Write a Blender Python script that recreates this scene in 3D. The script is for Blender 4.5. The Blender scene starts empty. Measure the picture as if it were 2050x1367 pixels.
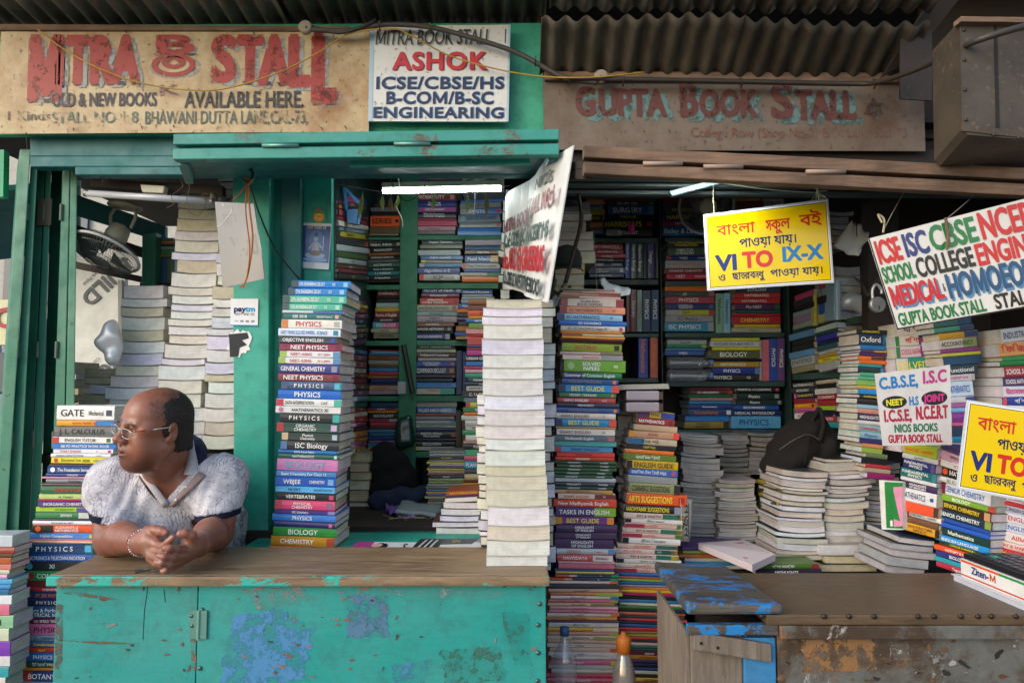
import bpy, bmesh, math, random
import numpy as np
from mathutils import Vector, Matrix, noise as mnoise

R = math.radians
rnd = random.Random(7)
SC = bpy.context.scene
COL = SC.collection

# ------------------------------------------------------------------ camera, sky, sun, exposure
EYE = 1.5
FPX = 1367.0                       # focal length in photograph pixels (2050 wide)
TILT = math.atan(87.0 / FPX)
cam_d = bpy.data.cameras.new('camera')
cam_d.sensor_width = 36.0
cam_d.lens = 36.0 * FPX / 2050.0
cam_d.clip_start, cam_d.clip_end = 0.05, 400
cam = bpy.data.objects.new('camera', cam_d)
COL.objects.link(cam)
cam.location = (0, 0, EYE)
cam.rotation_euler = (R(90) + TILT, 0, 0)
SC.camera = cam

world = bpy.data.worlds.new('World')
SC.world = world
world.use_nodes = True
wn = world.node_tree.nodes
sky = wn.new('ShaderNodeTexSky')
sky.sky_type = 'NISHITA'
sky.sun_disc = False
SUN_EL, SUN_AZ = R(27), R(230)     # behind the camera, to its left
sky.sun_elevation = SUN_EL
sky.sun_rotation = SUN_AZ
sky.dust_density = 1.6
sky.air_density = 1.0
wn['Background'].inputs['Strength'].default_value = 0.15
world.node_tree.links.new(sky.outputs[0], wn['Background'].inputs['Color'])
sun_d = bpy.data.lights.new('sun', 'SUN')
sun_d.energy = 0.5
sun_d.angle = R(40)
sun_d.color = (1.0, 0.98, 0.95)
sun = bpy.data.objects.new('sun', sun_d)
COL.objects.link(sun)
_sv = Vector((math.sin(SUN_AZ) * math.cos(SUN_EL), math.cos(SUN_AZ) * math.cos(SUN_EL), math.sin(SUN_EL)))
sun.rotation_euler = _sv.to_track_quat('Z', 'Y').to_euler()

SC.view_settings.view_transform = 'Standard'
SC.view_settings.look = 'None'
SC.view_settings.gamma = 1.0
SC.view_settings.exposure = 0.98
SC.cycles.use_denoising = True
SC.cycles.max_bounces = 8
SC.cycles.diffuse_bounces = 5
SC.cycles.transparent_max_bounces = 12

# ------------------------------------------------------------------ pixel of the photograph + depth -> point in the world
_ct, _st = math.cos(TILT), math.sin(TILT)
def P(x, y, d):
    u, v = (x - 1025.0) / FPX, -(y - 683.5) / FPX
    yy, zz = _ct - v * _st, _st + v * _ct
    s = d / yy
    return Vector((u * s, d, EYE + zz * s))

def lin(h):
    if not isinstance(h, str):
        return h
    h = h.lstrip('#')
    if len(h) == 3:
        h = ''.join(c * 2 for c in h)
    o = []
    for i in (0, 2, 4):
        c = int(h[i:i + 2], 16) / 255.0
        o.append(c / 12.92 if c <= 0.04045 else ((c + 0.055) / 1.055) ** 2.4)
    return tuple(o)

# ------------------------------------------------------------------ mesh builder
class MB:
    """Collects faces with a colour and a material slot each; build() links ONE mesh object."""
    def __init__(s):
        s.v, s.f, s.c, s.m = [], [], [], []
    def add(s, vs, fs, col=(.5, .5, .5), mi=0):
        n = len(s.v)
        s.v.extend(tuple(p) for p in vs)
        col = lin(col)
        for f in fs:
            s.f.append(tuple(i + n for i in f)); s.c.append(col); s.m.append(mi)
    def quad(s, a, b, c, d, col=(.5, .5, .5), mi=0):
        s.add((a, b, c, d), ((0, 1, 2, 3),), col, mi)
    def hexa(s, p, col=(.5, .5, .5), mi=0):
        # p: front quad bl br tr tl, then back quad in the same order
        s.add(p, ((0, 1, 2, 3), (5, 4, 7, 6), (4, 0, 3, 7), (1, 5, 6, 2), (3, 2, 6, 7), (4, 5, 1, 0)), col, mi)
    def box(s, lo, hi, col=(.5, .5, .5), mi=0):
        x0, y0, z0 = lo; x1, y1, z1 = hi
        s.hexa([(x0, y0, z0), (x1, y0, z0), (x1, y0, z1), (x0, y0, z1),
                (x0, y1, z0), (x1, y1, z0), (x1, y1, z1), (x0, y1, z1)], col, mi)
    def bev(s, lo, hi, b=.003, col=(.5, .5, .5), mi=0):
        # box with chamfered edges
        bm = bmesh.new()
        x0, y0, z0 = lo; x1, y1, z1 = hi
        M = Matrix.Translation(((x0 + x1) / 2, (y0 + y1) / 2, (z0 + z1) / 2)) @ Matrix.Diagonal((abs(x1 - x0), abs(y1 - y0), abs(z1 - z0), 1))
        bmesh.ops.create_cube(bm, size=1, matrix=M)
        bmesh.ops.bevel(bm, geom=bm.edges[:], offset=b, segments=2, affect='EDGES', profile=.6)
        s.bm(bm, col, mi); bm.free()
    def bm(s, bm, col=(.5, .5, .5), mi=0, M=None):
        bm.verts.index_update()
        s.add([(M @ v.co) if M else v.co for v in bm.verts], [[v.index for v in f.verts] for f in bm.faces], col, mi)
    def pslab(s, q, th=.02, col=(.5, .5, .5), mi=0, dirv=(0, 1, 0)):
        # q: four (px, py, depth) tl tr br bl of the face that looks at the street; th: thickness away from it
        tl, tr, br, bl = (P(*a) for a in q)
        d = Vector(dirv).normalized() * th
        s.hexa([bl, br, tr, tl, bl + d, br + d, tr + d, tl + d], col, mi)
    def tube(s, pts, r, col=(.5, .5, .5), n=8, mi=0, cap=True):
        pts = [Vector(p) for p in pts]
        rr = r if isinstance(r, (list, tuple)) else [r] * len(pts)
        rings = []
        up = Vector((0.123, .31, .94)).normalized()
        for i, p in enumerate(pts):
            t = (pts[min(i + 1, len(pts) - 1)] - pts[max(i - 1, 0)])
            t = t.normalized() if t.length > 1e-9 else Vector((0, 0, 1))
            a = t.cross(up)
            if a.length < .05:
                a = t.cross(Vector((1, 0, 0)))
            a.normalize(); b = t.cross(a)
            rings.append([p + (a * math.cos(2 * math.pi * k / n) + b * math.sin(2 * math.pi * k / n)) * rr[i] for k in range(n)])
        vs = [v for g in rings for v in g]
        fs = [(i * n + k, i * n + (k + 1) % n, (i + 1) * n + (k + 1) % n, (i + 1) * n + k) for i in range(len(pts) - 1) for k in range(n)]
        if cap:
            fs += [tuple(range(n))[::-1], tuple((len(pts) - 1) * n + k for k in range(n))]
        s.add(vs, fs, col, mi)
    def lathe(s, prof, o, axis=(0, 0, 1), col=(.5, .5, .5), n=20, mi=0):
        # prof: (radius, height) along the axis
        q = Vector((0, 0, 1)).rotation_difference(Vector(axis).normalized())
        o = Vector(o)
        vs = [o + q @ Vector((r * math.cos(2 * math.pi * k / n), r * math.sin(2 * math.pi * k / n), h)) for r, h in prof for k in range(n)]
        fs = [(i * n + k, i * n + (k + 1) % n, (i + 1) * n + (k + 1) % n, (i + 1) * n + k) for i in range(len(prof) - 1) for k in range(n)]
        fs += [tuple(range(n))[::-1], tuple((len(prof) - 1) * n + k for k in range(n))]
        s.add(vs, fs, col, mi)
    def build(s, name, mats, parent=None, base=None, smooth=False, bevel=0):
        """Vertices are in world space; base moves them into the parent's space (parents are Empties without rotation)."""
        if not isinstance(mats, (list, tuple)):
            mats = [mats]
        me = bpy.data.meshes.new(name)
        off = Vector(parent.location) if parent is not None else (Vector(base) if base is not None else Vector((0, 0, 0)))
        me.from_pydata([(p[0] - off[0], p[1] - off[1], p[2] - off[2]) for p in s.v], [], s.f)
        for m in mats:
            me.materials.append(m)
        me.polygons.foreach_set('material_index', s.m)
        ca = me.color_attributes.new('Col', 'FLOAT_COLOR', 'CORNER')
        ln = np.array([len(f) for f in s.f])
        cc = np.ones((int(ln.sum()), 4), np.float32)
        cc[:, :3] = np.repeat(np.array(s.c, np.float32).reshape(-1, 3), ln, 0)
        ca.data.foreach_set('color', cc.ravel())
        if smooth:
            me.polygons.foreach_set('use_smooth', [True] * len(s.f))
        me.update()
        o = bpy.data.objects.new(name, me)
        COL.objects.link(o)
        if parent is not None:
            o.parent = parent
        else:
            o.location = off
        if bevel:
            bv = o.modifiers.new('bevel', 'BEVEL'); bv.width = bevel; bv.segments = 2; bv.limit_method = 'ANGLE'
        return o

def tag(o, label, cat, group=None, kind=None):
    if label: o['label'] = label
    if cat: o['category'] = cat
    if group: o['group'] = group
    if kind: o['kind'] = kind
    return o
def thing(name, label, cat, loc=(0, 0, 0), group=None):
    o = bpy.data.objects.new(name, None)
    o.empty_display_size = .05
    COL.objects.link(o)
    o.location = loc
    return tag(o, label, cat, group)
def bez(pts, n=10):
    """smooth curve through points (Catmull-Rom)"""
    pts = [Vector(p) for p in pts]
    out = []
    for i in range(len(pts) - 1):
        p0, p1, p2, p3 = pts[max(i - 1, 0)], pts[i], pts[i + 1], pts[min(i + 2, len(pts) - 1)]
        for k in range(n):
            t = k / n
            out.append(.5 * ((2 * p1) + (p2 - p0) * t + (2 * p0 - 5 * p1 + 4 * p2 - p3) * t * t + (3 * p1 - p0 - 3 * p2 + p3) * t ** 3))
    return out + [pts[-1]]

# ------------------------------------------------------------------ lettering from glyph outlines
_gl = {}
def scanfill(ch, rows=44):
    """non-zero fill of a glyph whose contours overlap: thin trapezoids row by row"""
    c = bpy.data.curves.new('t', 'FONT'); c.body = ch; c.resolution_u = 4; c.fill_mode = 'NONE'
    o = bpy.data.objects.new('t', c); me = o.to_mesh()
    E = [((me.vertices[e.vertices[0]].co.x, me.vertices[e.vertices[0]].co.y), (me.vertices[e.vertices[1]].co.x, me.vertices[e.vertices[1]].co.y)) for e in me.edges]
    o.to_mesh_clear(); bpy.data.objects.remove(o); bpy.data.curves.remove(c)
    if not E: return [], []
    ys = [p[1] for e in E for p in e]; y0, y1 = min(ys), max(ys); V, F = [], []
    n = max(4, int(rows * (y1 - y0)) + 1); h = (y1 - y0) / n
    for i in range(n):
        a, b = y0 + i * h, y0 + (i + 1) * h; m = (a + b) / 2
        X = []
        for (xa, ya), (xb, yb) in E:
            if (ya <= m) == (yb <= m): continue
            at = lambda y: xa + (xb - xa) * min(max((y - ya) / (yb - ya), 0), 1)
            X.append((at(m), 1 if yb > ya else -1, at(a), at(b)))
        X.sort(); w = 0
        for k, (x, d, xl, xh) in enumerate(X):
            w0 = w; w += d
            if w0 == 0: s = (xl, xh)
            if w == 0 and w0 != 0:
                q = len(V); V += [(s[0], a), (xl, a), (xh, b), (s[1], b)]; F.append((q, q + 1, q + 2, q + 3))
    return V, F
def glyph(ch, off):
    k = (ch, off)
    if k in _gl: return _gl[k]
    if ch == 'M':      # drawn by hand: the built-in outline does not fill cleanly
        w, t = .80, .105
        v = [(.07, 0), (.07 + t, 0), (.07 + t, .69), (.07, .69), (w - t, 0), (w, 0), (w, .69), (w - t, .69),
             (.07 + t, .69), (.07 + t, .50), (.435 - .045, .06), (.435 + .045, .06), (.435, .21), (w - t, .69), (w - t, .50)]
        f = [(0, 1, 2, 3), (4, 5, 6, 7), (9, 10, 12, 8), (10, 11, 12), (11, 14, 13, 12)]
        _gl[k] = (v, f, w + .08); return _gl[k]
    def ev(t):
        c = bpy.data.curves.new('t', 'FONT'); c.body = t; c.resolution_u = 3; c.offset = off
        o = bpy.data.objects.new('t', c)
        me = o.to_mesh()
        v = [(p.co.x, p.co.y) for p in me.vertices]; f = [tuple(q.vertices) for q in me.polygons]
        o.to_mesh_clear(); bpy.data.objects.remove(o); bpy.data.curves.remove(c)
        return v, f
    v, f = scanfill(ch) if ord(ch) > 0x250 else ev(ch)
    bar = max(p[0] for p in ev('|')[0]); adv = max(p[0] for p in ev(ch + '|')[0]) - bar
    _gl[k] = (v, f, adv)
    return _gl[k]
_PRE = 'িেৈि'
def layout(s, off=0.0, track=0.0):
    """-> verts (x, y), faces, width; em = 1, caps about 0.69 high"""
    # vowel signs that stand before their consonant; ো -> ে + া
    cs = []
    for ch in s:
        if ch == 'ো':
            j = len(cs) - 1
            while j > 0 and cs[j - 1] == '্': j -= 2
            cs.insert(max(j, 0), 'ে'); cs.append('া')
        elif ch in _PRE:
            j = len(cs) - 1
            while j > 1 and cs[j - 1] in '্्': j -= 2
            cs.insert(max(j, 0), ch)
        else:
            cs.append(ch)
    V, F, x = [], [], 0.0
    for i, ch in enumerate(cs):
        if ch in '্्': continue
        half = i + 1 < len(cs) and cs[i + 1] in '্्'
        v, f, adv = glyph(ch, .01 if ord(ch) < 0x250 else 0.0)
        sx = .62 if half else 1.0
        n = len(V)
        V += [(x + a * sx, b) for a, b in v]; F += [tuple(k + n for k in q) for q in f]
        x += adv * sx * (.92 if half else 1) + track
    return V, F, max(x - track, 1e-6)
def put_text(mb, s, o, ux, uy, h, w=None, col='000', off=.0, mi=0, align='c', maxw=None, slant=0.0, track=0.0, n=None, lift=0.0):
    """letter string s: o = anchor at baseline, ux/uy unit vectors, h = cap height, w = forced width"""
    V, F, W = layout(s, off, track)
    o, ux, uy = Vector(o), Vector(ux), Vector(uy)
    sy = h / .69
    sx = sy
    if w is not None: sx = w / W
    elif maxw is not None and W * sx > maxw: sx = maxw / W
    x0 = {'c': -W * sx / 2, 'l': 0, 'r': -W * sx}[align]
    if lift: o = o + ux.cross(uy).normalized() * lift
    bold = max(off - (.01 if ord((s.strip() or 'a')[0]) < 0x250 else 0), 0) * sy
    sh = [(0, 0)] if bold < .0004 else [(0, 0)] + [(bold * math.cos(k * math.pi / 3), bold * math.sin(k * math.pi / 3)) for k in range(6)]
    nrm = ux.cross(uy).normalized()
    for k, (du, dv) in enumerate(sh):      # heavier strokes: the outline laid down several times, a hair apart
        q = o + ux * (x0 + du) + uy * dv + nrm * (.00004 * k)
        mb.add([q + ux * ((a + slant * b) * sx) + uy * (b * sy) for a, b in V], F, col, mi)
    return W * sx

# ------------------------------------------------------------------ materials
class NT:
    def __init__(s, name):
        s.m = bpy.data.materials.new(name); s.m.use_nodes = True
        s.t = s.m.node_tree; s.n = s.t.nodes; s.b = s.n['Principled BSDF']; s.out = s.n['Material Output']
    def new(s, typ, **kw):
        n = s.n.new(typ)
        for k, v in kw.items():
            if k in ('inp',):
                for a, b in v.items(): n.inputs[a].default_value = b
            else: setattr(n, k, v)
        return n
    def ln(s, a, b): s.t.links.new(a, b)
    def coord(s, scale=(1, 1, 1), kind='Object', rot=(0, 0, 0)):
        c = s.new('ShaderNodeTexCoord'); m = s.new('ShaderNodeMapping')
        m.inputs['Scale'].default_value = scale; m.inputs['Rotation'].default_value = rot
        s.ln(c.outputs[kind], m.inputs[0]); return m.outputs[0]
    def noise(s, scale, vec=None, detail=6, rough=.6, dist=0):
        n = s.new('ShaderNodeTexNoise'); n.inputs['Scale'].default_value = scale; n.inputs['Detail'].default_value = detail
        n.inputs['Roughness'].default_value = rough; n.inputs['Distortion'].default_value = dist
        s.ln(vec if vec is not None else s.coord(), n.inputs['Vector']); return n.outputs['Fac']
    def ramp(s, fac, stops):
        r = s.new('ShaderNodeValToRGB')
        while len(r.color_ramp.elements) < len(stops): r.color_ramp.elements.new(.5)
        for e, (p, c) in zip(r.color_ramp.elements, stops):
            e.position = p
            c = (c, c, c) if isinstance(c, (int, float)) else lin(c)
            e.color = (*c, 1)
        s.ln(fac, r.inputs[0]); return r.outputs[0]
    def mix(s, fac, a, b, mode='MIX'):
        n = s.new('ShaderNodeMix', data_type='RGBA', blend_type=mode)
        for sock, v in ((n.inputs[0], fac), (n.inputs[6], a), (n.inputs[7], b)):
            if isinstance(v, (int, float)): sock.default_value = v
            elif isinstance(v, (str, tuple)): sock.default_value = (*lin(v), 1)
            else: s.ln(v, sock)
        return n.outputs[2]
    def col(s):
        a = s.new('ShaderNodeVertexColor', layer_name='Col'); return a.outputs[0]
    def math(s, op, a, b):
        n = s.new('ShaderNodeMath', operation=op)
        for k, v in enumerate((a, b)):
            if isinstance(v, (int, float)): n.inputs[k].default_value = v
            else: s.ln(v, n.inputs[k])
        return n.outputs[0]
    def base(s, c): s.ln(c, s.b.inputs['Base Color']) if not isinstance(c, (str, tuple)) else setattr(s.b.inputs['Base Color'], 'default_value', (*lin(c), 1))
    def rough(s, v):
        if isinstance(v, (int, float)): s.b.inputs['Roughness'].default_value = v
        else: s.ln(v, s.b.inputs['Roughness'])
    def bump(s, h, st=.3, dist=.002):
        n = s.new('ShaderNodeBump'); n.inputs['Strength'].default_value = st; n.inputs['Distance'].default_value = dist
        s.ln(h, n.inputs['Height']); s.ln(n.outputs[0], s.b.inputs['Normal'])
    def set(s, **kw):
        for k, v in kw.items(): s.b.inputs[k.replace('_', ' ')].default_value = v
        return s

def m_plain(name, rough=.6, dirt=.35, scale=9, bump=.0, metal=0, spec=.5, dirtcol='3a3128'):
    t = NT(name)
    d = t.ramp(t.noise(scale, detail=8, rough=.65), [(.40, 0.0), (.75, 1.0)])
    t.base(t.mix(t.math('MULTIPLY', d, dirt), t.col(), t.mix(.6, t.col(), dirtcol, 'MULTIPLY')))
    t.rough(rough); t.set(Metallic=metal)
    t.b.inputs['Specular IOR Level'].default_value = spec
    if bump: t.bump(t.noise(scale * 8, detail=5), bump, .003)
    return t.m
M_plain = m_plain('painted_surface', .55, .5)
M_matte = m_plain('matte_surface', .85, .4, 14, .15)
M_cover = m_plain('printed_cover', .34, .30, 30, 0, 0, .45, '4a4038')
M_cloth = m_plain('cloth', .95, .4, 20, .4)
M_metal = m_plain('dull_metal', .42, .5, 25, .1, .6)
M_plasticB = m_plain('dark_plastic', .3, .3, 20)
M_paper = m_plain('paper', .8, .25, 12, .1, dirtcol='6a5a40')
M_glossy = m_plain('laminated_sheet', .22, .15, 4, 0, 0, .6)

def m_pages():
    t = NT('page_edges')
    c = t.coord((4, 4, 1400))
    l = t.ramp(t.noise(1.0, c, 3, .7), [(.30, .72), (.55, 1.0)])
    l2 = t.ramp(t.noise(1.0, t.coord((2.5, 2.5, 360)), 4, .75), [(.36, .84), (.52, 1.0)])
    l = t.mix(1.0, l, l2, 'MULTIPLY')
    big = t.ramp(t.noise(26, None, 5), [(.35, .80), (.6, 1.0)])
    foxed = t.ramp(t.noise(9, None, 7, .7), [(.55, 0.0), (.78, .35)])
    a = t.mix(1.0, t.mix(1.0, t.col(), l, 'MULTIPLY'), big, 'MULTIPLY')
    t.base(t.mix(foxed, a, t.mix(1.0, a, 'd8b98a', 'MULTIPLY')))
    t.rough(.9); t.b.inputs['Specular IOR Level'].default_value = .2
    t.bump(l, .25, .001)
    return t.m
M_pages = m_pages()

def m_paintwood(name, paint, under, wear=.60, patch=None, grain=(3, 3, 40), rough=.45, dark='20211c'):
    """old oil paint on boards: chips down to the wood, grime, faded patches"""
    t = NT(name)
    g = t.noise(3.0, t.coord(grain), 6, .6)
    fade = t.ramp(t.noise(2.3, None, 6), [(.35, 0.0), (.7, 1.0)])
    c = t.mix(t.math('MULTIPLY', fade, .5), paint, t.mix(.25, paint, '9cc8ba'))
    c = t.mix(t.math('MULTIPLY', g, .25), c, dark)
    if patch:
        pm = t.ramp(t.noise(3.1, None, 9, .75, .6), [(.635, 0.0), (.66, .75)])
        c = t.mix(pm, c, patch)
    chip = t.ramp(t.noise(7, t.coord((1.1, 1, 1.6)), 12, .78, .4), [(wear, 0.0), (wear + .015, 1.0)])
    scratch = t.ramp(t.noise(5, t.coord((16, 3, 1.2), rot=(0, .5, 0)), 8, .7), [(.66, 0.0), (.70, .8)])
    c = t.mix(chip, c, t.mix(g, under, dark)); c = t.mix(scratch, c, t.mix(.5, paint, dark))
    dirt = t.ramp(t.noise(18, None, 8, .7), [(.48, 0.0), (.85, .5)])
    c = t.mix(dirt, c, dark)
    t.base(c)
    t.rough(t.ramp(t.noise(9, None, 6), [(.3, rough - .1), (.7, rough + .25)]))
    t.bump(t.mix(.5, t.mix(.5, g, chip), t.noise(60, None, 4)), .35, .003)
    return t.m
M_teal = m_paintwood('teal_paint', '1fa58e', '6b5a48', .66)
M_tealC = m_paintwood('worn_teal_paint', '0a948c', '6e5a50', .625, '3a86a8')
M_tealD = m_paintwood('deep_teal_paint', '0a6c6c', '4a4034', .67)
M_green = m_paintwood('bottle_green_paint', '2c7a5e', '33302a', .64, grain=(40, 40, 2))
M_shelfg = m_paintwood('shelf_green_paint', '12724c', '3a352c', .66)
M_shelfd = m_paintwood('shelf_dark_paint', '183432', '2c2620', .62)
M_blue = m_paintwood('blue_paint', '1a76b2', '6a5f54', .60, grain=(3, 3, 40))

def m_wood(name, a, b, scale=(2, 14, 14), rough=.5, dirt=.5, dark='1c1712', fine=3):
    t = NT(name)
    g = t.noise(fine, t.coord(scale), 10, .68, 1.2)
    c = t.ramp(g, [(.28, a), (.72, b)])
    d = t.ramp(t.noise(4, None, 8), [(.45, 0.0), (.75, dirt)])
    t.base(t.mix(d, c, dark)); t.rough(t.ramp(g, [(.3, rough - .1), (.7, rough + .2)])); t.bump(g, .3, .002)
    return t.m
M_top = m_wood('worn_wood_top', '5a4430', 'a38a68', (1.6, 16, 16), .45, .35)
M_brown = m_wood('brown_laminate', '493a2a', '6d5840', (2, 20, 20), .35, .3)
M_grey = m_wood('grey_weathered_wood', '55493e', '8d8072', (16, 16, 1.6), .8, .4)
M_old = m_wood('old_brown_wood', '523d30', '927660', (1.5, 18, 18), .8, .75)
M_darkw = m_wood('dark_wood', '1a1613', '3a2f26', (2, 16, 16), .8, .5)

def m_chipblue():
    t = NT('flaking_blue_plank')
    g = t.noise(3, t.coord((1.6, 18, 18)), 10, .7)
    wood = t.ramp(g, [(.3, '26221f'), (.7, '625a52')])
    k = t.ramp(t.noise(4.2, t.coord((1, 2.2, 1)), 12, .75, .5), [(.51, 0.0), (.53, 1.0)])
    sc = t.ramp(t.noise(4, t.coord((6, 30, 6), rot=(0, 0, .25)), 8, .7), [(.46, 0.0), (.50, 1.0)])
    t.base(t.mix(t.math('MULTIPLY', k, sc), wood, '1b72b0')); t.rough(.55)
    t.bump(t.mix(.5, g, k), .4, .003)
    return t.m
M_chipblue = m_chipblue()
def m_edge():
    t = NT('chipped_counter_edge')
    g = t.noise(3, t.coord((2, 20, 20)), 10, .7)
    wood = t.ramp(g, [(.3, '54402e'), (.7, '9c8262')])
    k = t.ramp(t.noise(5, t.coord((1, 1, 2)), 11, .72, .4), [(.505, 0.0), (.53, 1.0)])
    t.base(t.mix(k, wood, '24a898')); t.rough(.55); t.bump(t.mix(.5, g, k), .4, .003)
    return t.m
M_edge = m_edge()
def m_corr():
    t = NT('corrugated_iron')
    a = t.ramp(t.noise(5, t.coord((3, 1, 1)), 9, .7), [(.3, '4c463e'), (.5, '7a7266'), (.75, 'a09888')])
    r = t.ramp(t.noise(7, None, 10, .75), [(.55, 0.0), (.72, .8)])
    t.base(t.mix(1.0, t.mix(r, a, '5a3c2a'), t.col(), 'MULTIPLY')); t.rough(.6); t.set(Metallic=.25)
    t.bump(t.noise(40, None, 6), .2, .003)
    return t.m
M_corr = m_corr()
def m_tin(name, base, stain, spots, amount=.5):
    t = NT(name)
    c = t.mix(t.ramp(t.noise(3.2, None, 9, .72), [(.42, 0.0), (.66, amount)]), base, stain)
    c = t.mix(t.ramp(t.noise(55, None, 5, .6), [(.60, 0.0), (.66, .75)]), c, spots)
    c = t.mix(t.ramp(t.noise(14, None, 9, .75), [(.60, 0.0), (.70, .6)]), c, spots)
    t.base(t.mix(1.0, c, t.col(), 'MULTIPLY')); t.rough(.6); t.bump(t.noise(14, None, 8), .3, .004)
    return t.m
M_cream = m_tin('cream_tin', 'c9b48c', '8f6338', '46301f', .9)
M_guptatin = m_tin('faded_tin', '75685a', '553c2a', '3a2a20', .85)
M_whitetin = m_tin('white_enamel', 'd9d7d0', 'b5a990', '6b5a4a', .25)
M_hood = m_tin('dark_tin', '6e6152', '352c25', '8a7a66', .8)
def m_letter(name, thr=.56, rough=.55):
    """hand painted letters: worn through to the board (see-through flecks)"""
    t = NT(name)
    n = t.noise(24, t.coord((1, 1, 1)), 12, .78)
    n2 = t.noise(3.1, None, 4, .6)
    a = t.ramp(t.math('ADD', t.math('MULTIPLY', n, .75), t.math('MULTIPLY', n2, .25)), [(thr, 1.0), (thr + .05, 0.1)])
    t.base(t.mix(t.math('MULTIPLY', n, .4), t.col(), '6a5a48'))
    t.rough(rough); t.ln(a, t.b.inputs['Alpha'])
    return t.m
M_letterW = m_letter('worn_lettering', .515)
M_letterF = m_letter('faded_lettering', .475)
M_letter = m_plain('lettering', .5, .1, 20)
def m_rusty():
    t = NT('rusted_counter_sheet')
    a = t.ramp(t.noise(3.5, None, 9, .7, .3), [(.32, '2a2019'), (.48, '453526'), (.55, '5b5a54'), (.72, '6e6f6a')])
    rust = t.ramp(t.noise(2.4, t.coord((1, 1, 1.3)), 10, .7, .5), [(.57, 0.0), (.61, .85)])
    rc = t.ramp(t.noise(30, None, 8, .8), [(.35, '4e2c16'), (.65, '94704a')])
    pale = t.ramp(t.noise(6, t.coord((1.4, 1, .9)), 12, .75, .8), [(.60, 0.0), (.625, .85)])
    t.base(t.mix(pale, t.mix(rust, a, rc), 'a9a79f')); t.rough(.55); t.bump(t.noise(12, None, 10, .7), .4, .004)
    return t.m
M_rusty = m_rusty()
def m_clear(name, tint=(.9, .95, 1), rough=.08, mixf=.22):
    t = NT(name)
    tr = t.new('ShaderNodeBsdfTransparent'); tr.inputs[0].default_value = (*tint, 1)
    gl = t.new('ShaderNodeBsdfGlossy'); gl.inputs['Roughness'].default_value = rough
    df = t.new('ShaderNodeBsdfDiffuse'); df.inputs[0].default_value = (.75, .75, .75, 1)
    m0 = t.new('ShaderNodeMixShader'); m0.inputs[0].default_value = .45
    t.ln(gl.outputs[0], m0.inputs[1]); t.ln(df.outputs[0], m0.inputs[2])
    mx = t.new('ShaderNodeMixShader'); mx.inputs[0].default_value = mixf
    t.ln(tr.outputs[0], mx.inputs[1]); t.ln(m0.outputs[0], mx.inputs[2]); t.ln(mx.outputs[0], t.out.inputs[0])
    return t.m
M_clear = m_clear('clear_plastic')
M_bag = m_clear('thin_plastic_bag', (.85, .86, .9), .45, .75)
M_lens = m_clear('spectacle_lens', (.97, .97, .97), .02, .07)
def m_emit(name, c, s):
    t = NT(name); t.set(Base_Color=(*c, 1)) if False else None
    t.b.inputs['Emission Color'].default_value = (*c, 1); t.b.inputs['Emission Strength'].default_value = s
    return t.m
M_tube = m_emit('lit_tube', (.9, 1, .98), 30)

# ------------------------------------------------------------------ surface nets (closed surface of a distance grid)
def surfnet(D, lo, h):
    S = D < 0
    nx, ny, nz = D.shape
    c = np.zeros((nx - 1, ny - 1, nz - 1), np.uint8)
    offs = [(i, j, k) for i in (0, 1) for j in (0, 1) for k in (0, 1)]
    for i, j, k in offs: c += S[i:nx - 1 + i, j:ny - 1 + j, k:nz - 1 + k]
    act = np.argwhere((c > 0) & (c < 8))
    idx = np.full(c.shape, -1, np.int32); idx[tuple(act.T)] = np.arange(len(act))
    val = np.stack([D[act[:, 0] + i, act[:, 1] + j, act[:, 2] + k] for i, j, k in offs], 1)
    P_ = np.zeros((len(act), 3)); N_ = np.zeros(len(act))
    for a in range(8):
        for b in range(a + 1, 8):
            oa, ob = np.array(offs[a]), np.array(offs[b])
            if abs(oa - ob).sum() != 1: continue
            va, vb = val[:, a], val[:, b]; m = (va < 0) != (vb < 0)
            t = np.where(m, va / np.where(m, va - vb, 1), 0)
            P_[m] += (oa + (ob - oa) * t[:, None])[m]; N_[m] += 1
    V = np.asarray(lo) + h * (act + P_ / N_[:, None])
    F = []
    for ax in range(3):
        sl0 = [slice(1, -1)] * 3; sl1 = [slice(1, -1)] * 3
        sl0[ax] = slice(0, -1); sl1[ax] = slice(1, None)
        A, B = S[tuple(sl0)], S[tuple(sl1)]
        for sg, m in ((1, A & ~B), (0, ~A & B)):
            e = np.argwhere(m)
            if not len(e): continue
            e = e.copy()
            o1, o2 = [(1, 2), (2, 0), (0, 1)][ax]
            for q in (o1, o2): e[:, q] += 1
            def cell(d1, d2):
                g = e.copy(); g[:, o1] -= d1; g[:, o2] -= d2
                return idx[tuple(g.T)]
            quad = np.stack([cell(1, 1), cell(0, 1), cell(0, 0), cell(1, 0)], 1)
            F.append(quad if sg else quad[:, ::-1])
    return V, np.concatenate(F)
# ------------------------------------------------------------------ ground and street
def plane(name, lo, hi, z, mat, col):
    mb = MB(); mb.quad((lo[0], lo[1], z), (hi[0], lo[1], z), (hi[0], hi[1], z), (lo[0], hi[1], z), col)
    return tag(mb.build(name, mat), None, None, None, 'structure')
M_ground = m_plain('street_ground', .9, .6, 3, .3)
plane('ground', (-40, -40), (40, 40), 0, M_ground, '6a665f')
mb = MB(); mb.bev((-12, 1.2, .002), (8, 6, .13), .02, '7d7870')
tag(mb.build('pavement', M_ground), None, None, None, 'structure')

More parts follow.
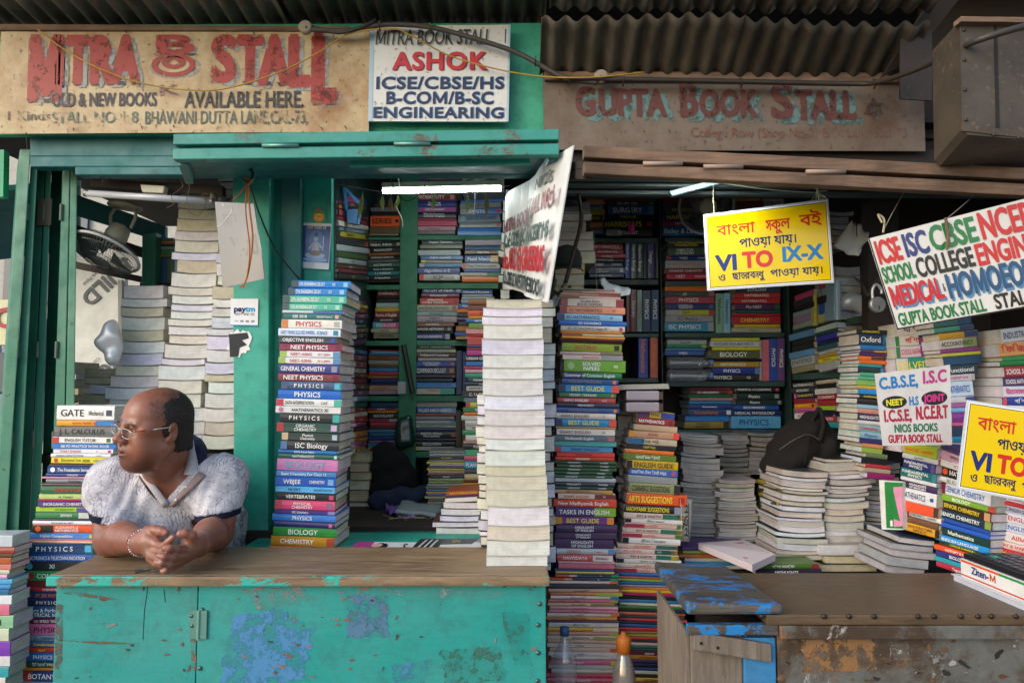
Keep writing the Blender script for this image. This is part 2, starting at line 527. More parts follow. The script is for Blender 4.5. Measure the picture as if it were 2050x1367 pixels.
# ------------------------------------------------------------------ left stall carcass
def slabs(name, lst, mat, parent, th=.02, col='fff', bevel=.003, dirv=(0, 1, 0)):
    mb = MB()
    for q in lst:
        t = th
        if len(q) == 5: q, t = q[:4], q[4]
        mb.pslab(q, t, col, 0, dirv)
    return mb.build(name, mat, parent, bevel=bevel)
stall = thing('book_stall', 'teal wooden book stall under the cream and white signs', 'book stall', (-.6, 2.4, 0))
slabs('fascia', [[(-20, 50, 2.38), (1086, 46, 2.38), (1090, 270, 2.38), (-20, 270, 2.38)]], m_paintwood('green_tin_paint', '2fae86', '2a4a40', .70, grain=(3, 3, 3)), stall, .03)
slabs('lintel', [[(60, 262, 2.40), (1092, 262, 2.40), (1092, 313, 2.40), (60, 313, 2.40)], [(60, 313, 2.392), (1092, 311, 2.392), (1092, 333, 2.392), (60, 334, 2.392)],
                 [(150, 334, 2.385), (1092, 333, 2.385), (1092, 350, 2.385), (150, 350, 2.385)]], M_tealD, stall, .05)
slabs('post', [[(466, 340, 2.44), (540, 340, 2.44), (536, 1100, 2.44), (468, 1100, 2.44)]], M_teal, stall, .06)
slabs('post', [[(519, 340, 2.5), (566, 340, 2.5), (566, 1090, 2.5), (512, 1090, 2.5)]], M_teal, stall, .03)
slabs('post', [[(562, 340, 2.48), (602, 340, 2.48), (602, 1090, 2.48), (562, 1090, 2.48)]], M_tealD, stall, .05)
slabs('panel', [[(605, 352, 2.52), (664, 352, 2.52), (664, 600, 2.52), (605, 600, 2.52)]], M_teal, stall, .03)
slabs('sill', [[(440, 1062, 2.43), (560, 1062, 2.43), (560, 1090, 2.43), (440, 1090, 2.43)]], M_darkw, stall, .2)
bx0 = P(640, 700, 3.5).x
mb = MB()
px = P(1100, 700, 2.42).x
mb.box((px - .015, 2.40, .13), (px + .012, 3.56, 2.53))
mb.build('partition', M_darkw, stall)
mb = MB(); mb.box((-.83, 3.53, .13), (px - .02, 3.56, 2.52)); mb.build('back_wall', M_shelfd, stall)
mb = MB(); mb.box((P(655, 700, 2.6).x - .02, 2.62, .13), (P(655, 700, 2.6).x, 3.52, 2.52)); mb.build('side_wall', M_shelfd, stall)
mb = MB()
zc = 2.52
mb.box((-1.72, 2.46, zc + .0), (px - .02, 3.56, zc + .03))
mb.build('ceiling', M_darkw, stall)
mb = MB(); mb.box((-1.72, 2.2, .13), (px - .02, 3.56, .2)); mb.build('floor', M_darkw, stall)
# inner bench behind the counter (teal front, cluttered top)
z1 = P(760, 1060, 2.62).z
bench = thing('bench', 'low teal bench with a cluttered board top behind the counter', 'bench', (-.4, 2.6, .2))
mb = MB(); mb.bev((-.78, 2.60, .2), (px - .03, 2.63, z1)); mb.build('front_board', M_teal, bench)
mb = MB(); mb.bev((-.78, 2.59, z1 + .001), (px - .03, 3.2, z1 + .02)); mb.build('top', M_darkw, bench)
bench2 = thing('bench', 'dark inner platform that carries the page side out piles', 'bench', (-1.4, 2.6, .2))
zq = P(330, 905, 2.66).z
mb = MB(); mb.bev((-1.78, 2.56, zq - .03), (-.95, 3.0, zq)); mb.build('top', M_darkw, bench2)
for xx in (-1.75, -1.0):
    mb = MB(); mb.bev((xx, 2.6, .2), (xx + .05, 2.65, zq - .03)); mb.build('leg', M_darkw, bench2)
# crates below the stacks that reach under the frame
def plinth(label, x0, x1, y0, y1, z, mat=M_darkw):
    r = thing('wooden_platform', label, 'platform', ((x0 + x1) / 2, y0, .13))
    mb = MB(); mb.bev((x0, y0, z - .03), (x1, y1, z)); mb.build('top', mat, r)
    mb = MB(); mb.box((x0 + .02, y0 + .02, .13), (x1 - .02, y1 - .02, z - .031)); mb.build('base', mat, r)
a = P(0, 1386, 2.42); plinth('low platform under the stack beside the counter', P(-5, 0, 2.42).x, P(190, 0, 2.42).x, 2.38, 2.62, a.z)
a = P(0, 1386, 2.3); plinth('low platform under the pile at the left edge', P(-90, 0, 2.3).x, P(30, 0, 2.3).x, 2.25, 2.45, a.z)
a = P(0, 1391, 2.24); plinth('low platform under the HIGHLIGHTS and SUGGESTIONS stacks', P(1092, 0, 2.24).x + .02, P(1385, 0, 2.24).x, 2.20, 2.5, a.z)
a = P(0, 1100, 2.26); plinth('narrow ledge under the stack by the shutters', P(505, 0, 2.26).x, P(990, 0, 2.26).x, 2.185, 2.52, a.z, M_teal)

# ---- shelves of the left stall
def shelf_unit(label, ups, rows, mat, d, depth=.19):
    r = thing('bookshelf', label, 'bookshelf', (P(ups[0][0], 700, d).x, d, .2))
    for (x0, x1, y0, y1) in ups:
        mb = MB(); a, b = P(x0, y0, d), P(x1, y1, d)
        mb.bev((a.x, d, b.z), (b.x, d + depth + .02, a.z), .004); mb.build('upright', mat, r)
    for (x0, x1, y0, y1, *dy) in rows:
        mb = MB(); a, b = P(x0, y0, d), P(x1, y1, d)
        mb.bev((a.x, d + .004, b.z), (b.x, d + depth, a.z), .003); mb.build('shelf', mat, r)
    return r
shelf_unit('green shelving at the back of the left stall', [(802, 831, 350, 1010)],
           [(832, 1020, 470, 480), (832, 1020, 566, 578), (832, 1020, 681, 692), (832, 1020, 792, 804), (832, 1020, 904, 916),
            (720, 801, 474, 480), (716, 801, 570, 580), (716, 801, 682, 692), (716, 801, 793, 803), (716, 801, 902, 914)], M_shelfg, 3.285, .23)
shelf_unit('dark shelving at the back of the right stall', [(1320, 1331, 388, 1000), (1573, 1588, 388, 1000)],
           [(1110, 1319, 476, 486), (1110, 1319, 559, 570), (1110, 1319, 667, 675), (1110, 1319, 757, 766),
            (1332, 1572, 475, 483), (1332, 1572, 562, 572), (1332, 1572, 666, 675), (1332, 1572, 763, 774), (1332, 1572, 860, 872)], M_shelfd, 3.085, .23)
# side shelf boards of the right stall (turned towards the street)
r = thing('bookshelf', 'dark side shelving turned towards the street, right of the back shelves', 'bookshelf', P(1650, 700, 2.9))
for (yl, yr, h) in ((657, 630, 14), (748, 738, 14), (884, 892, 14)):
    mb = MB()
    a, b = P(1586, yl, 3.03), P(1735, yr, 2.72)
    t = Vector((0, 0, -.03)); k = Vector((.26, .17, 0))
    mb.hexa([a + t, b + t, b, a, a + t + k, b + t + k, b + k, a + k]); mb.build('shelf', M_shelfd, r, bevel=.003)
mb = MB(); a, b = P(1736, 380, 2.72), P(1760, 1000, 2.72); mb.bev((a.x, 2.72, b.z), (b.x, 2.80, a.z)); mb.build('upright', M_darkw, r)

# ------------------------------------------------------------------ right stall carcass
stall2 = thing('book_stall', 'dark brown book stall under the faded sign with a star', 'book stall', (1.0, 2.4, 0))
mb = MB(); mb.box((px + .02, 3.34, .13), (3.2, 3.37, 2.6)); mb.build('back_wall', M_darkw, stall2)
mb = MB(); mb.box((2.35, 2.3, .13), (2.38, 3.34, 2.6)); mb.build('side_wall', M_darkw, stall2)
zc2 = 2.42
mb = MB(); mb.box((px + .02, 2.36, zc2 + .005), (2.34, 3.34, zc2 + .03))
for k in range(4):
    mb.box((px + .03, 2.42 + k * .22, zc2 - .03), (2.34, 2.46 + k * .22, zc2 + .004))
mb.build('ceiling', M_darkw, stall2)
slabs('lintel', [[(1096, 300, 2.36), (2100, 300, 2.36), (2100, 392, 2.36), (1096, 392, 2.36)]], M_darkw, stall2, .04)
slabs('post', [[(1736, 380, 2.42), (1800, 380, 2.42), (1800, 720, 2.42), (1740, 720, 2.42)]], M_darkw, stall2, .05)
slabs('post', [[(1100, 390, 2.44), (1112, 390, 2.44), (1112, 1400, 2.44), (1100, 1400, 2.44)]], M_darkw, stall2, .05)
slabs('dark_backdrop', [[(1846, -60, 2.44), (2200, -60, 2.44), (2200, 310, 2.44), (1846, 310, 2.44)]], M_darkw, stall2, .03)  # dark backdrop standing in for the darkness under the roof
zp = P(1500, 1146, 2.4).z
plat = thing('platform', 'dark inner platform that carries the magazine piles', 'platform', (.9, 2.4, .13))
mb = MB(); mb.bev((P(1366, 0, 2.3).x, 2.08, zp - .04), (2.3, 3.2, zp)); mb.build('top', M_darkw, plat)
mb = MB(); mb.box((P(1380, 0, 2.3).x, 2.3, .13), (2.28, 3.1, zp - .041)); mb.build('base', M_darkw, plat)

# ------------------------------------------------------------------ awning flaps
M_rail = m_paintwood('weathered_rail_paint', '1f8f80', '80776a', .575)
def flap(label, FL, FR, BR, BL, mat, matrail, name='awning_flap', hinges=(), gap=.012, rail=.034, mathinge=M_metal, hcol='a08a7c'):
    r = thing(name, label, 'awning flap', (FL + FR) / 2)
    up = Vector((0, 0, 1))
    mb = MB(); t = up * .022
    mb.hexa([FL, FR, FR + t, FL + t, BL, BR, BR + t, BL + t]); mb.build('panel', mat, r)
    for k, z in enumerate((.0, rail + gap)):
        mb = MB(); o = Vector((0, -.035, -.006 + z - .018))
        a, b = FL + o, FR + o
        mb.hexa([a, b, b + up * rail, a + up * rail] + [p + Vector((0, .034, 0)) for p in (a, b, b + up * rail, a + up * rail)])
        mb.build('rail', matrail, r, bevel=.003)
    for sx in (FL, FR):   # end battens under the panel
        bk = BL if sx is FL else BR
        q = Vector((.03 if sx is FL else -.03, 0, 0)); mb = MB(); dn = up * -.03
        a, b = sx + Vector((0, .002, -.001)), bk + Vector((0, 0, -.001))
        mb.hexa([a + dn, a + q + dn, a + q, a, b + dn, b + q + dn, b + q, b]); mb.build('batten', mat, r, bevel=.003)
    for f in hinges:
        mb = MB(); p = FL.lerp(FR, f) + Vector((0, -.038, rail - .02))
        mb.tube([p + Vector((-.055, 0, 0)), p + Vector((.055, 0, 0))], .0065, hcol); mb.build('hinge', mathinge, r, smooth=True)
    return r
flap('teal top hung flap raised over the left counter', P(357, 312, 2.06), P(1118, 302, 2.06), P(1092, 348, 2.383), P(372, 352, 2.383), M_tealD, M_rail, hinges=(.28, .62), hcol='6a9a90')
for q, nm in (([(700, 318, 2.1), (1060, 314, 2.1), (1062, 328, 2.1), (700, 334, 2.1)], 'x'),):
    mb = MB(); mb.pslab(q, .02); o = mb.build('loose_batten', M_teal, None, P(880, 326, 2.1), bevel=.003)
    tag(o, 'short teal batten under the raised left flap', 'batten')
flap('brown weathered flap raised over the right stall', P(1166, 338, 1.92), P(2080, 384, 1.92), P(2120, 341, 2.355), P(1098, 341, 2.355), M_darkw, M_old, hinges=(.17, .30, .52), mathinge=m_plain('brown_paint', .6, .5))
mb = MB(); mb.pslab([(1340, 383, 2.2), (1480, 347, 2.2), (1482, 356, 2.2), (1346, 392, 2.2)], .02, '8fa8ac')
tag(mb.build('stay_bar', M_plain, None, P(1400, 370, 2.2)), 'pale slanting stay bar under the brown flap', 'stay bar')

# ------------------------------------------------------------------ corrugated roofs
def corrugated(label, x0, x1, yn, yf, zn, zf, pitch, amp, jag=.0, col='fff', shear=0):
    n = int((x1 - x0) / pitch * 12); m = 6
    mb = MB(); V = []
    for j in range(m + 1):
        t = j / m
        for i in range(n + 1):
            x = x0 + (x1 - x0) * i / n
            z = zn + (zf - zn) * t + amp * math.sin(2 * math.pi * (x - x0) / pitch) + .006 * math.sin(x * 3 + t * 2)
            y = yn + (yf - yn) * t + (jag * math.sin(x * 7) * (1 - t) if jag else 0)
            V.append((x + shear * t, y, z))
    F = [(j * (n + 1) + i, j * (n + 1) + i + 1, (j + 1) * (n + 1) + i + 1, (j + 1) * (n + 1) + i) for j in range(m) for i in range(n)]
    mb.add(V, F, col)
    o = mb.build('roof_sheet', M_corr, None, ((x0 + x1) / 2, yn, zn), smooth=True)
    so = o.modifiers.new('thick', 'SOLIDIFY'); so.thickness = .003
    return tag(o, label, 'roof sheet')
zr = P(400, 48, 2.36).z
corrugated('dark corrugated roof sheet over the cream sign', -1.95, P(560, 0, 2.3).x, 1.95, 2.48, zr + .08, zr + .03, .064, .012)
corrugated('dark corrugated roof sheet over the white enamel sign', P(545, 0, 2.3).x, P(1092, 0, 2.36).x, 1.95, 2.48, zr + .092, zr + .042, .064, .012, col='c8c4c0')
za = P(1400, 145, 2.3).z
corrugated('brown corrugated sheet above the faded sign', P(1088, 0, 2.0).x, P(1480, 0, 2.2).x, 2.15, 2.33, P(1300, 36, 2.15).z, za, .066, .011, .010, 'b4b0a8')
corrugated('dark brown corrugated sheet right above the star', P(1470, 0, 2.2).x, P(1846, 0, 2.2).x, 2.155, 2.33, P(1600, 40, 2.155).z - .006, za - .006, .066, .011, .012, '94908a')
corrugated('pale grey corrugated sheet overlapping the brown ones', P(1105, 0, 2.0).x, P(1862, 0, 2.15).x, 1.80, 2.155, P(1500, 33, 2.15).z + .13, P(1500, 33, 2.15).z + .026, .066, .011, .006, 'e8e8e6')
mb = MB()
mb.pslab([(-60, 47, 2.33), (700, 52, 2.33), (700, 62, 2.33), (-60, 60, 2.33)], .05)
tag(mb.build('roof_beam', M_old, None, P(300, 55, 2.33), bevel=.004), 'thin brown roof beam along the top of the cream sign', 'roof beam')
mb = MB(); mb.pslab([(1090, 142, 2.31), (1850, 145, 2.31), (1850, 165, 2.31), (1090, 160, 2.31)], .04)
tag(mb.build('roof_beam', M_old, None, P(1470, 152, 2.31), bevel=.004), 'brown roof beam above the star lettered board', 'roof beam')
mb = MB(); mb.pslab([(1770, 150, 2.25), (1890, -40, 2.15), (1950, -40, 2.15), (1826, 120, 2.25)], .03)
tag(mb.build('rafter', M_darkw, None, P(1800, 60, 1.95)), 'dark slanting rafter left of the tin hood', 'rafter')
# dark deck added above the roof sheets so that no sky shows or enters
mb = MB(); mb.box((-3.2, 2.0, zr + .17), (3.4, 6.2, zr + .20), '888')
tag(mb.build('sky_blocking_deck', M_darkw, None, (0, 2.5, zr + .06)), 'dark wooden deck added over both stalls to block the sky', 'roof')

# ------------------------------------------------------------------ tin hood, hanging plate, top right
hood = thing('tin_hood', 'big dark dented tin hood at the top right', 'hood', P(1960, 280, 1.75))
a0, a1 = P(1922, 42, 1.72), P(1926, 258, 1.72)
b0, b1 = P(2120, 38, 1.72), P(2120, 285, 1.72)
dv = Vector((.026, .16, 0))
mb = MB()
mid = P(1938, 270, 1.72)
mb.add([a0, a1, mid, b1, b0, a0 + dv, a1 + dv + Vector((0, 0, -.03)), mid + dv + Vector((0, 0, -.03)), b1 + dv, b0 + dv],
       [(0, 1, 2, 3, 4)[::1], (5, 6, 1, 0), (6, 7, 2, 1), (7, 8, 3, 2), (9, 5, 0, 4), (9, 8, 7, 6, 5)])
mb.build('shell', M_hood, hood)
mb = MB(); mb.pslab([(1924, 33, 1.70), (2130, 36, 1.70), (2130, 46, 1.70), (1924, 43, 1.70)], .03); mb.build('lid_edge', M_paper if False else M_old, hood)
for (x, y) in ((1930, 60), (1931, 120), (1932, 180), (1934, 240), (1990, 270), (2040, 276)):
    mb = MB(); mb.lathe([(.005, 0), (.004, .002), (.0005, .003)], P(x, y, 1.718), (0, -1, 0), '4a4038', 8); mb.build('rivet', M_metal, hood, smooth=True)
mb = MB(); mb.pslab([(1990, 46, 1.718), (1996, 46, 1.718), (2002, 272, 1.718), (1995, 272, 1.718)], .006, '4e443a'); mb.build('seam', M_hood, hood)
mb = MB(); mb.pslab([(1924, 250, 1.717), (2120, 270, 1.717), (2120, 284, 1.717), (1926, 262, 1.717)], .005, 'c8c0b4'); mb.build('bottom_flange', M_hood, hood)
mb = MB(); mb.pslab([(1802, 78, 2.2), (1866, 60, 2.2), (1866, 202, 2.2), (1802, 198, 2.2)], .006, '8a8078')
tag(mb.build('tin_plate', M_hood, None, P(1834, 140, 2.2)), 'small dark tin plate hanging left of the hood', 'tin plate')
mb = MB()
for k in range(4):
    mb.pslab([(1985 - k * 6, 288 + k * 9, 1.95), (2110, 276 + k * 9, 1.95), (2110, 284 + k * 9, 1.95), (1985 - k * 6, 295 + k * 9, 1.95)], .2)
tag(mb.build('plank_bundle', M_old, None, P(2030, 300, 1.95)), 'short brown planks stacked under the tin hood', 'planks')

# ------------------------------------------------------------------ folding shutters at the left
fs = thing('folding_shutter', 'bottle green folding shutter leaves folded together at the left', 'shutter', P(95, 1080, 2.5))
for (xt0, xt1, xb0, xb1, yt, d, mt) in ((40, 62, -12, 12, 298, 2.44, M_green), (62, 76, 10, 36, 318, 2.46, M_green), (76, 92, 36, 56, 304, 2.53, M_green), (93, 104, 58, 78, 307, 2.52, M_green), (104, 128, 80, 104, 318, 2.62, M_green),
                                   (126, 141, 100, 124, 316, 2.50, M_green), (142, 155, 126, 146, 318, 2.50, M_green)):
    yb = 1085 if xt0 != 40 else 1070
    mb = MB()
    tl, tr, br, bl = P(xt0, yt, d), P(xt1, yt, d), P(xb1, yb, d), P(xb0, yb, d)
    k = Vector((-.15, .22, 0)) if xt0 != 40 else Vector((-.17, .22, 0))
    mb.hexa([bl, br, tr, tl, bl + k, br + k, tr + k, tl + k])
    leaf = mb.build('leaf', mt, fs, bevel=.004)
    if xt0 in (126, 93, 62):
        for yy in (425, 700, 880):
            f = (yy - yt) / (yb - yt)
            p = P(xt0 + (xb0 - xt0) * f, yy, d - .004); mb = MB()
            if xt0 == 93 and yy == 425: mb.box((p.x - .022, p.y - .003, p.z - .05), (p.x + .03, p.y, p.z + .05), '6a5a48')
            mb.tube([p + Vector((0, 0, -.03)), p + Vector((0, 0, .03))], .006, '5a6a5a'); mb.build('hinge', M_plain, fs)
# ------------------------------------------------------------------ counters
# old paint patches, paste marks and chips: part of the panels' own meshes (slots 1, 2 worn paint, 3 bare chips)
M_patch = m_letter('worn_patch', .50); M_patch2 = m_letter('thin_worn_patch', .44)
PM = [M_patch, M_patch2, M_matte]
def patch(mb, q, col, mi, d=1.8712, n=14):
    c = [P(x, y, d) for x, y in q]; m = sum(c, Vector()) / len(c); pts = []
    for i in range(len(c)):
        for k in range(n):
            a = c[i].lerp(c[(i + 1) % len(c)], k / n); pts.append(m + (a - m) * rnd.uniform(.90, 1.06))
    mb.add(pts, (tuple(range(len(pts)))[::-1],), col, mi)
def chips(mb, n, box, d, cols, smin, smax):
    for k in range(n):
        x, y = rnd.uniform(box[0], box[2]), rnd.uniform(box[1], box[3]); s_ = smin + (smax - smin) * rnd.random() ** 3; el = rnd.uniform(1.2, 3.5)
        c = P(x, y, d); m = rnd.randint(7, 12); a0 = rnd.gauss(0, .25) + (R(80) if rnd.random() < .12 else 0); pts = []
        for i in range(m):
            a = 2 * math.pi * i / m; rr = s_ * rnd.uniform(.5, 1.2); px_, pz_ = rr * el * math.cos(a), rr * math.sin(a)
            pts.append(c + Vector((px_ * math.cos(a0) - pz_ * math.sin(a0), -.00002 * k, px_ * math.sin(a0) + pz_ * math.cos(a0))))
        mb.add(pts, (tuple(range(m))[::-1],), rnd.choice(cols), 3)
CH_ = ['6e5446', '7a6a62', '4a3c34', '8a7a74', '5a4a40', '2a4a46', '3a3630']
ct = thing('counter', 'worn teal wooden counter the man leans on', 'counter', (-.55, 1.95, .13))
FLc, FRc = P(104, 1150, 1.86), P(1100, 1150, 1.86)
zt = P(600, 1150, 1.86).z
xl, xr = FLc.x, P(1096, 1150, 1.86).x
TOPZ = zt
mb = MB(); bm = bmesh.new()
mb.bev((xl - .006, 1.862, zt - .026), (xr + .004, 2.175, zt), .004)
mb.build('top', M_top, ct)
mb = MB(); mb.bev((xl - .007, 1.846, zt - .027), (xr + .005, 1.8615, zt - .001), .004); mb.build('edge_strip', M_edge, ct)
xs = P(398, 1150, 1.875).x
mb = MB(); mb.bev((xl + .004, 1.875, .14), (xs - .002, 1.895, zt - .028), .002)
if True:
    patch(mb, [(120, 1186), (150, 1183), (236, 1198), (235, 1202), (150, 1192)], '6b4634', 1, 1.8742, 6)
    patch(mb, [(100, 1280), (200, 1283), (280, 1288), (200, 1289)], '6b4634', 1, 1.8742, 6)
    patch(mb, [(110, 1160), (180, 1158), (300, 1163), (290, 1180), (200, 1172), (115, 1180)], '8a7468', 2, 1.8742)
    patch(mb, [(378, 1180), (394, 1170), (393, 1350), (382, 1340)], '7a5a48', 2, 1.8742)
    patch(mb, [(112, 1210), (126, 1210), (124, 1360), (108, 1360)], '4f4a44', 1, 1.8742)
    chips(mb, 60, (112, 1162, 388, 1362), 1.8738, CH_, .0007, .005)
    mb.build('door', [M_tealC] + PM, ct)
mb = MB(); mb.bev((xs + .002, 1.872, .14), (xr - .004, 1.892, zt - .028), .002)
if True:
    for q, c_, mi in (([(694, 1190), (778, 1190), (776, 1278), (694, 1276)], '3f7696', 1), ([(470, 1232), (560, 1215), (628, 1260), (610, 1362), (440, 1372), (450, 1300)], '3586b8', 1), ([(480, 1180), (600, 1172), (640, 1200), (520, 1220)], '8a8a88', 2),
                      ([(700, 1170), (960, 1178), (1060, 1190), (980, 1200), (740, 1190)], '7f9a98', 2), ([(880, 1300), (1000, 1290), (1020, 1360), (890, 1370)], '1f6a5c', 2), ([(1000, 1220), (1060, 1230), (1065, 1330), (1030, 1330)], '1a6a60', 2), ([(780, 1330), (860, 1320), (850, 1375), (790, 1375)], '2f86a8', 2)):
        patch(mb, q, c_, mi)
    chips(mb, 70, (410, 1165, 1075, 1362), 1.8708, CH_, .0008, .0055)
    chips(mb, 26, (560, 1230, 700, 1362), 1.8706, ['8a6a62', '7a5a50', '6a6a78'], .001, .0055)
    chips(mb, 14, (560, 1172, 780, 1200), 1.8705, ['8a6e64', '7a7a80'], .0015, .006)
    mb.build('front_panel', [M_tealC] + PM, ct)
mb = MB(); mb.bev((xl + .004, 1.896, .14), (xl + .024, 2.17, zt - .028), .002); mb.build('side_panel', M_teal, ct)
mb = MB(); mb.bev((xr - .024, 1.896, .14), (xr - .004, 2.17, zt - .028), .002); mb.build('side_panel', M_darkw, ct)
hp = P(398, 1250, 1.868)
mb = MB(); mb.bev((hp.x - .024, 1.8685, hp.z - .037), (hp.x - .003, 1.8745, hp.z + .037), .001, '5a8a7c'); mb.bev((hp.x + .003, 1.8655, hp.z - .037), (hp.x + .022, 1.8715, hp.z + .037), .001, '5a8a7c')
mb.tube([hp + Vector((0, -.002, -.038)), hp + Vector((0, -.002, .038))], .0045, '6a9a8c')
mb.build('hinge', M_plain, ct, smooth=False)
for (x, y) in ((408, 1157), (456, 1157), (535, 1157), (404, 1220), (400, 1337), (815, 1166), (1009, 1171), (1070, 1171), (1080, 1208), (1077, 1250), (1077, 1306), (1076, 1362), (385, 1252), (406, 1252), (384, 1232), (404, 1232)):
    p = P(x, y, 1.8705); mb = MB()
    mb.lathe([(.0062, 0), (.006, .0015), (.004, .0035), (.0008, .0042)], p + Vector((0, 0, 0)), (0, -1, 0), '5a6a60', 10); mb.build('screw', M_metal, ct, smooth=True)
# long crack lines in the boards
mb = MB()
for pts in ([(296, 1155), (294, 1190), (289, 1220), (286, 1280)], [(328, 1180), (331, 1205)]):
    w = [P(x, y, 1.8745) for x, y in pts]
    mb.tube(w, .0008, '1a1a18', 4)
mb.build('crack', M_matte, ct)

ct2 = thing('counter', 'brown counter of the right stall with rusted sheet front', 'counter', (.9, 1.7, .13))
zt2 = P(1375, 1222, 1.65).z
xl2 = P(1375, 1222, 1.65).x
xm = P(1556, 1222, 1.65).x
mb = MB(); mb.bev((xm - .03, 1.64, zt2 - .03), (2.1, 2.0, zt2 - .006), .004); mb.build('top', M_brown, ct2)
# flaking blue plank lying on its left end
pl = thing('plank', 'short flaking blue plank on the left end of the brown counter', 'plank', (xl2 + .1, 1.7, zt2))
bm = bmesh.new()
mb = MB(); a = [(xl2 - .005, 1.632), (xm + .01, 1.636), (xm - .012, 2.0), (xl2 - .002, 2.01)]
mb.hexa([Vector((*a[0], zt2 - .005)), Vector((*a[1], zt2 - .005)), Vector((*a[1], zt2 + .017)), Vector((*a[0], zt2 + .024)), Vector((*a[3], zt2 - .005)), Vector((*a[2], zt2 - .005)), Vector((*a[2], zt2 + .017)), Vector((*a[3], zt2 + .024))])
mb.build('board', M_chipblue, pl, bevel=.008)
mb = MB(); mb.bev((xl2 + .0, 1.644, zt2 - .055), (xm, 1.665, zt2 - .031), .003); mb.build('edge_strip', M_chipblue, ct2)
mb = MB(); mb.bev((xm + .002, 1.638, zt2 - .062), (2.1, 1.655, zt2 - .031), .003); mb.build('edge_strip', M_rusty, ct2)
mb = MB(); mb.bev((xm + .002, 1.66, .14), (2.1, 1.68, zt2 - .03), .002)
if True:
    for q, c_, mi in (([(1602, 1278), (1750, 1270), (1752, 1340), (1608, 1348)], '8a6238', 1), ([(1560, 1246), (1800, 1244), (2060, 1240), (2060, 1268), (1820, 1276), (1600, 1280)], '2a1c16', 2),
                  ([(1780, 1290), (1818, 1284), (1822, 1316), (1790, 1322)], 'b4b4b2', 2), ([(1570, 1344), (1590, 1322), (1650, 1346), (1720, 1368), (1700, 1390), (1580, 1390)], '9c9a96', 2),
                  ([(1880, 1320), (1960, 1318), (1956, 1380), (1884, 1380)], '6c706e', 2), ([(1960, 1260), (2040, 1256), (2040, 1300), (1980, 1310)], '5a3420', 2), ([(1700, 1250), (1790, 1250), (1780, 1262), (1710, 1264)], '9a9894', 2), ([(1840, 1270), (1900, 1262), (1930, 1300), (1870, 1330)], '7c7e7c', 2)):
        patch(mb, q, c_, mi, 1.6592)
    chips(mb, 60, (1575, 1246, 2060, 1362), 1.6588, ['2a221c', '8a8880', '5a3a22', '9a968e', '1f1a16', '6a4a2c'], .001, .008)
    mb.build('front_panel', [M_rusty] + PM, ct2)
mb = MB(); mb.bev((xl2 + .012, 1.668, .14), (xl2 + .135, 1.685, zt2 - .062), .003); mb.build('door', M_grey, ct2)
mb = MB(); mb.bev((xl2 + .136, 1.660, .14), (xm - .002, 1.69, zt2 - .066), .003); mb.build('corner_post', M_blue, ct2)
mb = MB(); mb.bev((xl2 + .002, 1.672, .14), (xl2 + .0115, 2.0, zt2 - .056), .002); mb.build('side_panel', M_grey, ct2)
A, B_ = P(1388, 1264, 1.645), P(1545, 1290, 1.645)
mb = MB(); dz = Vector((0, 0, -.042))
mb.hexa([A + dz, B_ + dz, B_, A] + [p + Vector((0, .015, 0)) for p in (A + dz, B_ + dz, B_, A)]); bat = mb.build('batten', M_grey, ct2, bevel=.003)
for (x, y) in ((1404, 1287), (1437, 1296)):
    mb = MB(); mb.lathe([(.004, 0), (.003, .002), (.0005, .0025)], P(x, y, 1.645), (0, -1, 0), '2a2622', 8); mb.build('nail', M_metal, ct2)
for x in (1525, 1650, 1700, 1750, 1838, 1870, 1924, 1958, 1985, 2034):
    mb = MB(); mb.lathe([(.0065, 0), (.006, .002), (.003, .004), (.0006, .005)], P(x, 1233, 1.637), (0, -1, 0), '3a3028', 10); mb.build('screw', M_metal, ct2, smooth=True)
mb = MB(); mb.tube(bez([P(1455, 1248, 1.655), P(1478, 1256, 1.65), P(1492, 1272, 1.65)]), .0018, '9a9a96'); mb.build('wire_latch', M_metal, ct2)


# ------------------------------------------------------------------ street beyond the open left side
bw = thing('composite_panel', 'white composite wall panel with slanting grey lettering beyond the shutters', 'wall panel', P(190, 800, 3.6))
mb = MB(); mb.pslab([(146, 515, 3.6), (250, 515, 3.6), (250, 900, 3.6), (150, 900, 3.6)], .03, 'e0e0d8'); 
q1 = P(168, 608, 3.595)
for s, (x, y), h in (('BUILD', (182, 616), .078), ('BUILD', (163, 810), .078)):
    ux = Vector((-.72, 0, -.70)).normalized(); uy = Vector((.70, 0, -.72)).normalized()
    put_text(mb, s, P(x + 22, y - 62, 3.594), ux, uy, h, col='55585a', off=.03, align='c')
    put_text(mb, 'Composite Panel', P(x + 8, y - 72, 3.594), ux, uy, .018, col='66686a', align='c')
mb.build('sheet', M_plain, bw)
mb = MB(); mb.pslab([(236, 560, 3.57), (244, 560, 3.57), (244, 900, 3.57), (237, 900, 3.57)], .02, '8a8a84'); mb.build('seam', M_plain, bw)
mb = MB(); mb.pslab([(146, 522, 3.0), (296, 556, 2.9), (296, 568, 2.9), (146, 536, 3.0)], .04)
tag(mb.build('cross_beam', M_darkw, None, P(220, 545, 2.95)), 'dark cross beam under the left fan', 'beam')
mb = MB(); mb.pslab([(140, 385, 2.75), (330, 452, 3.15), (330, 486, 3.15), (140, 428, 2.75)], .03)
tag(mb.build('ceiling_plank', M_tealD, None, P(230, 430, 2.9), bevel=.003), 'deep teal ceiling plank sloping behind the left fan', 'plank')
mb = MB(); mb.pslab([(140, 446, 2.85), (300, 500, 3.2), (300, 520, 3.2), (140, 476, 2.85)], .03)
tag(mb.build('ceiling_plank', M_darkw, None, P(220, 480, 3.0), bevel=.003), 'dark bare plank under the deep teal one by the left fan', 'plank')
mb = MB(); mb.pslab([(284, 470, 2.9), (312, 464, 2.9), (309, 575, 2.9), (283, 575, 2.9)], .05)
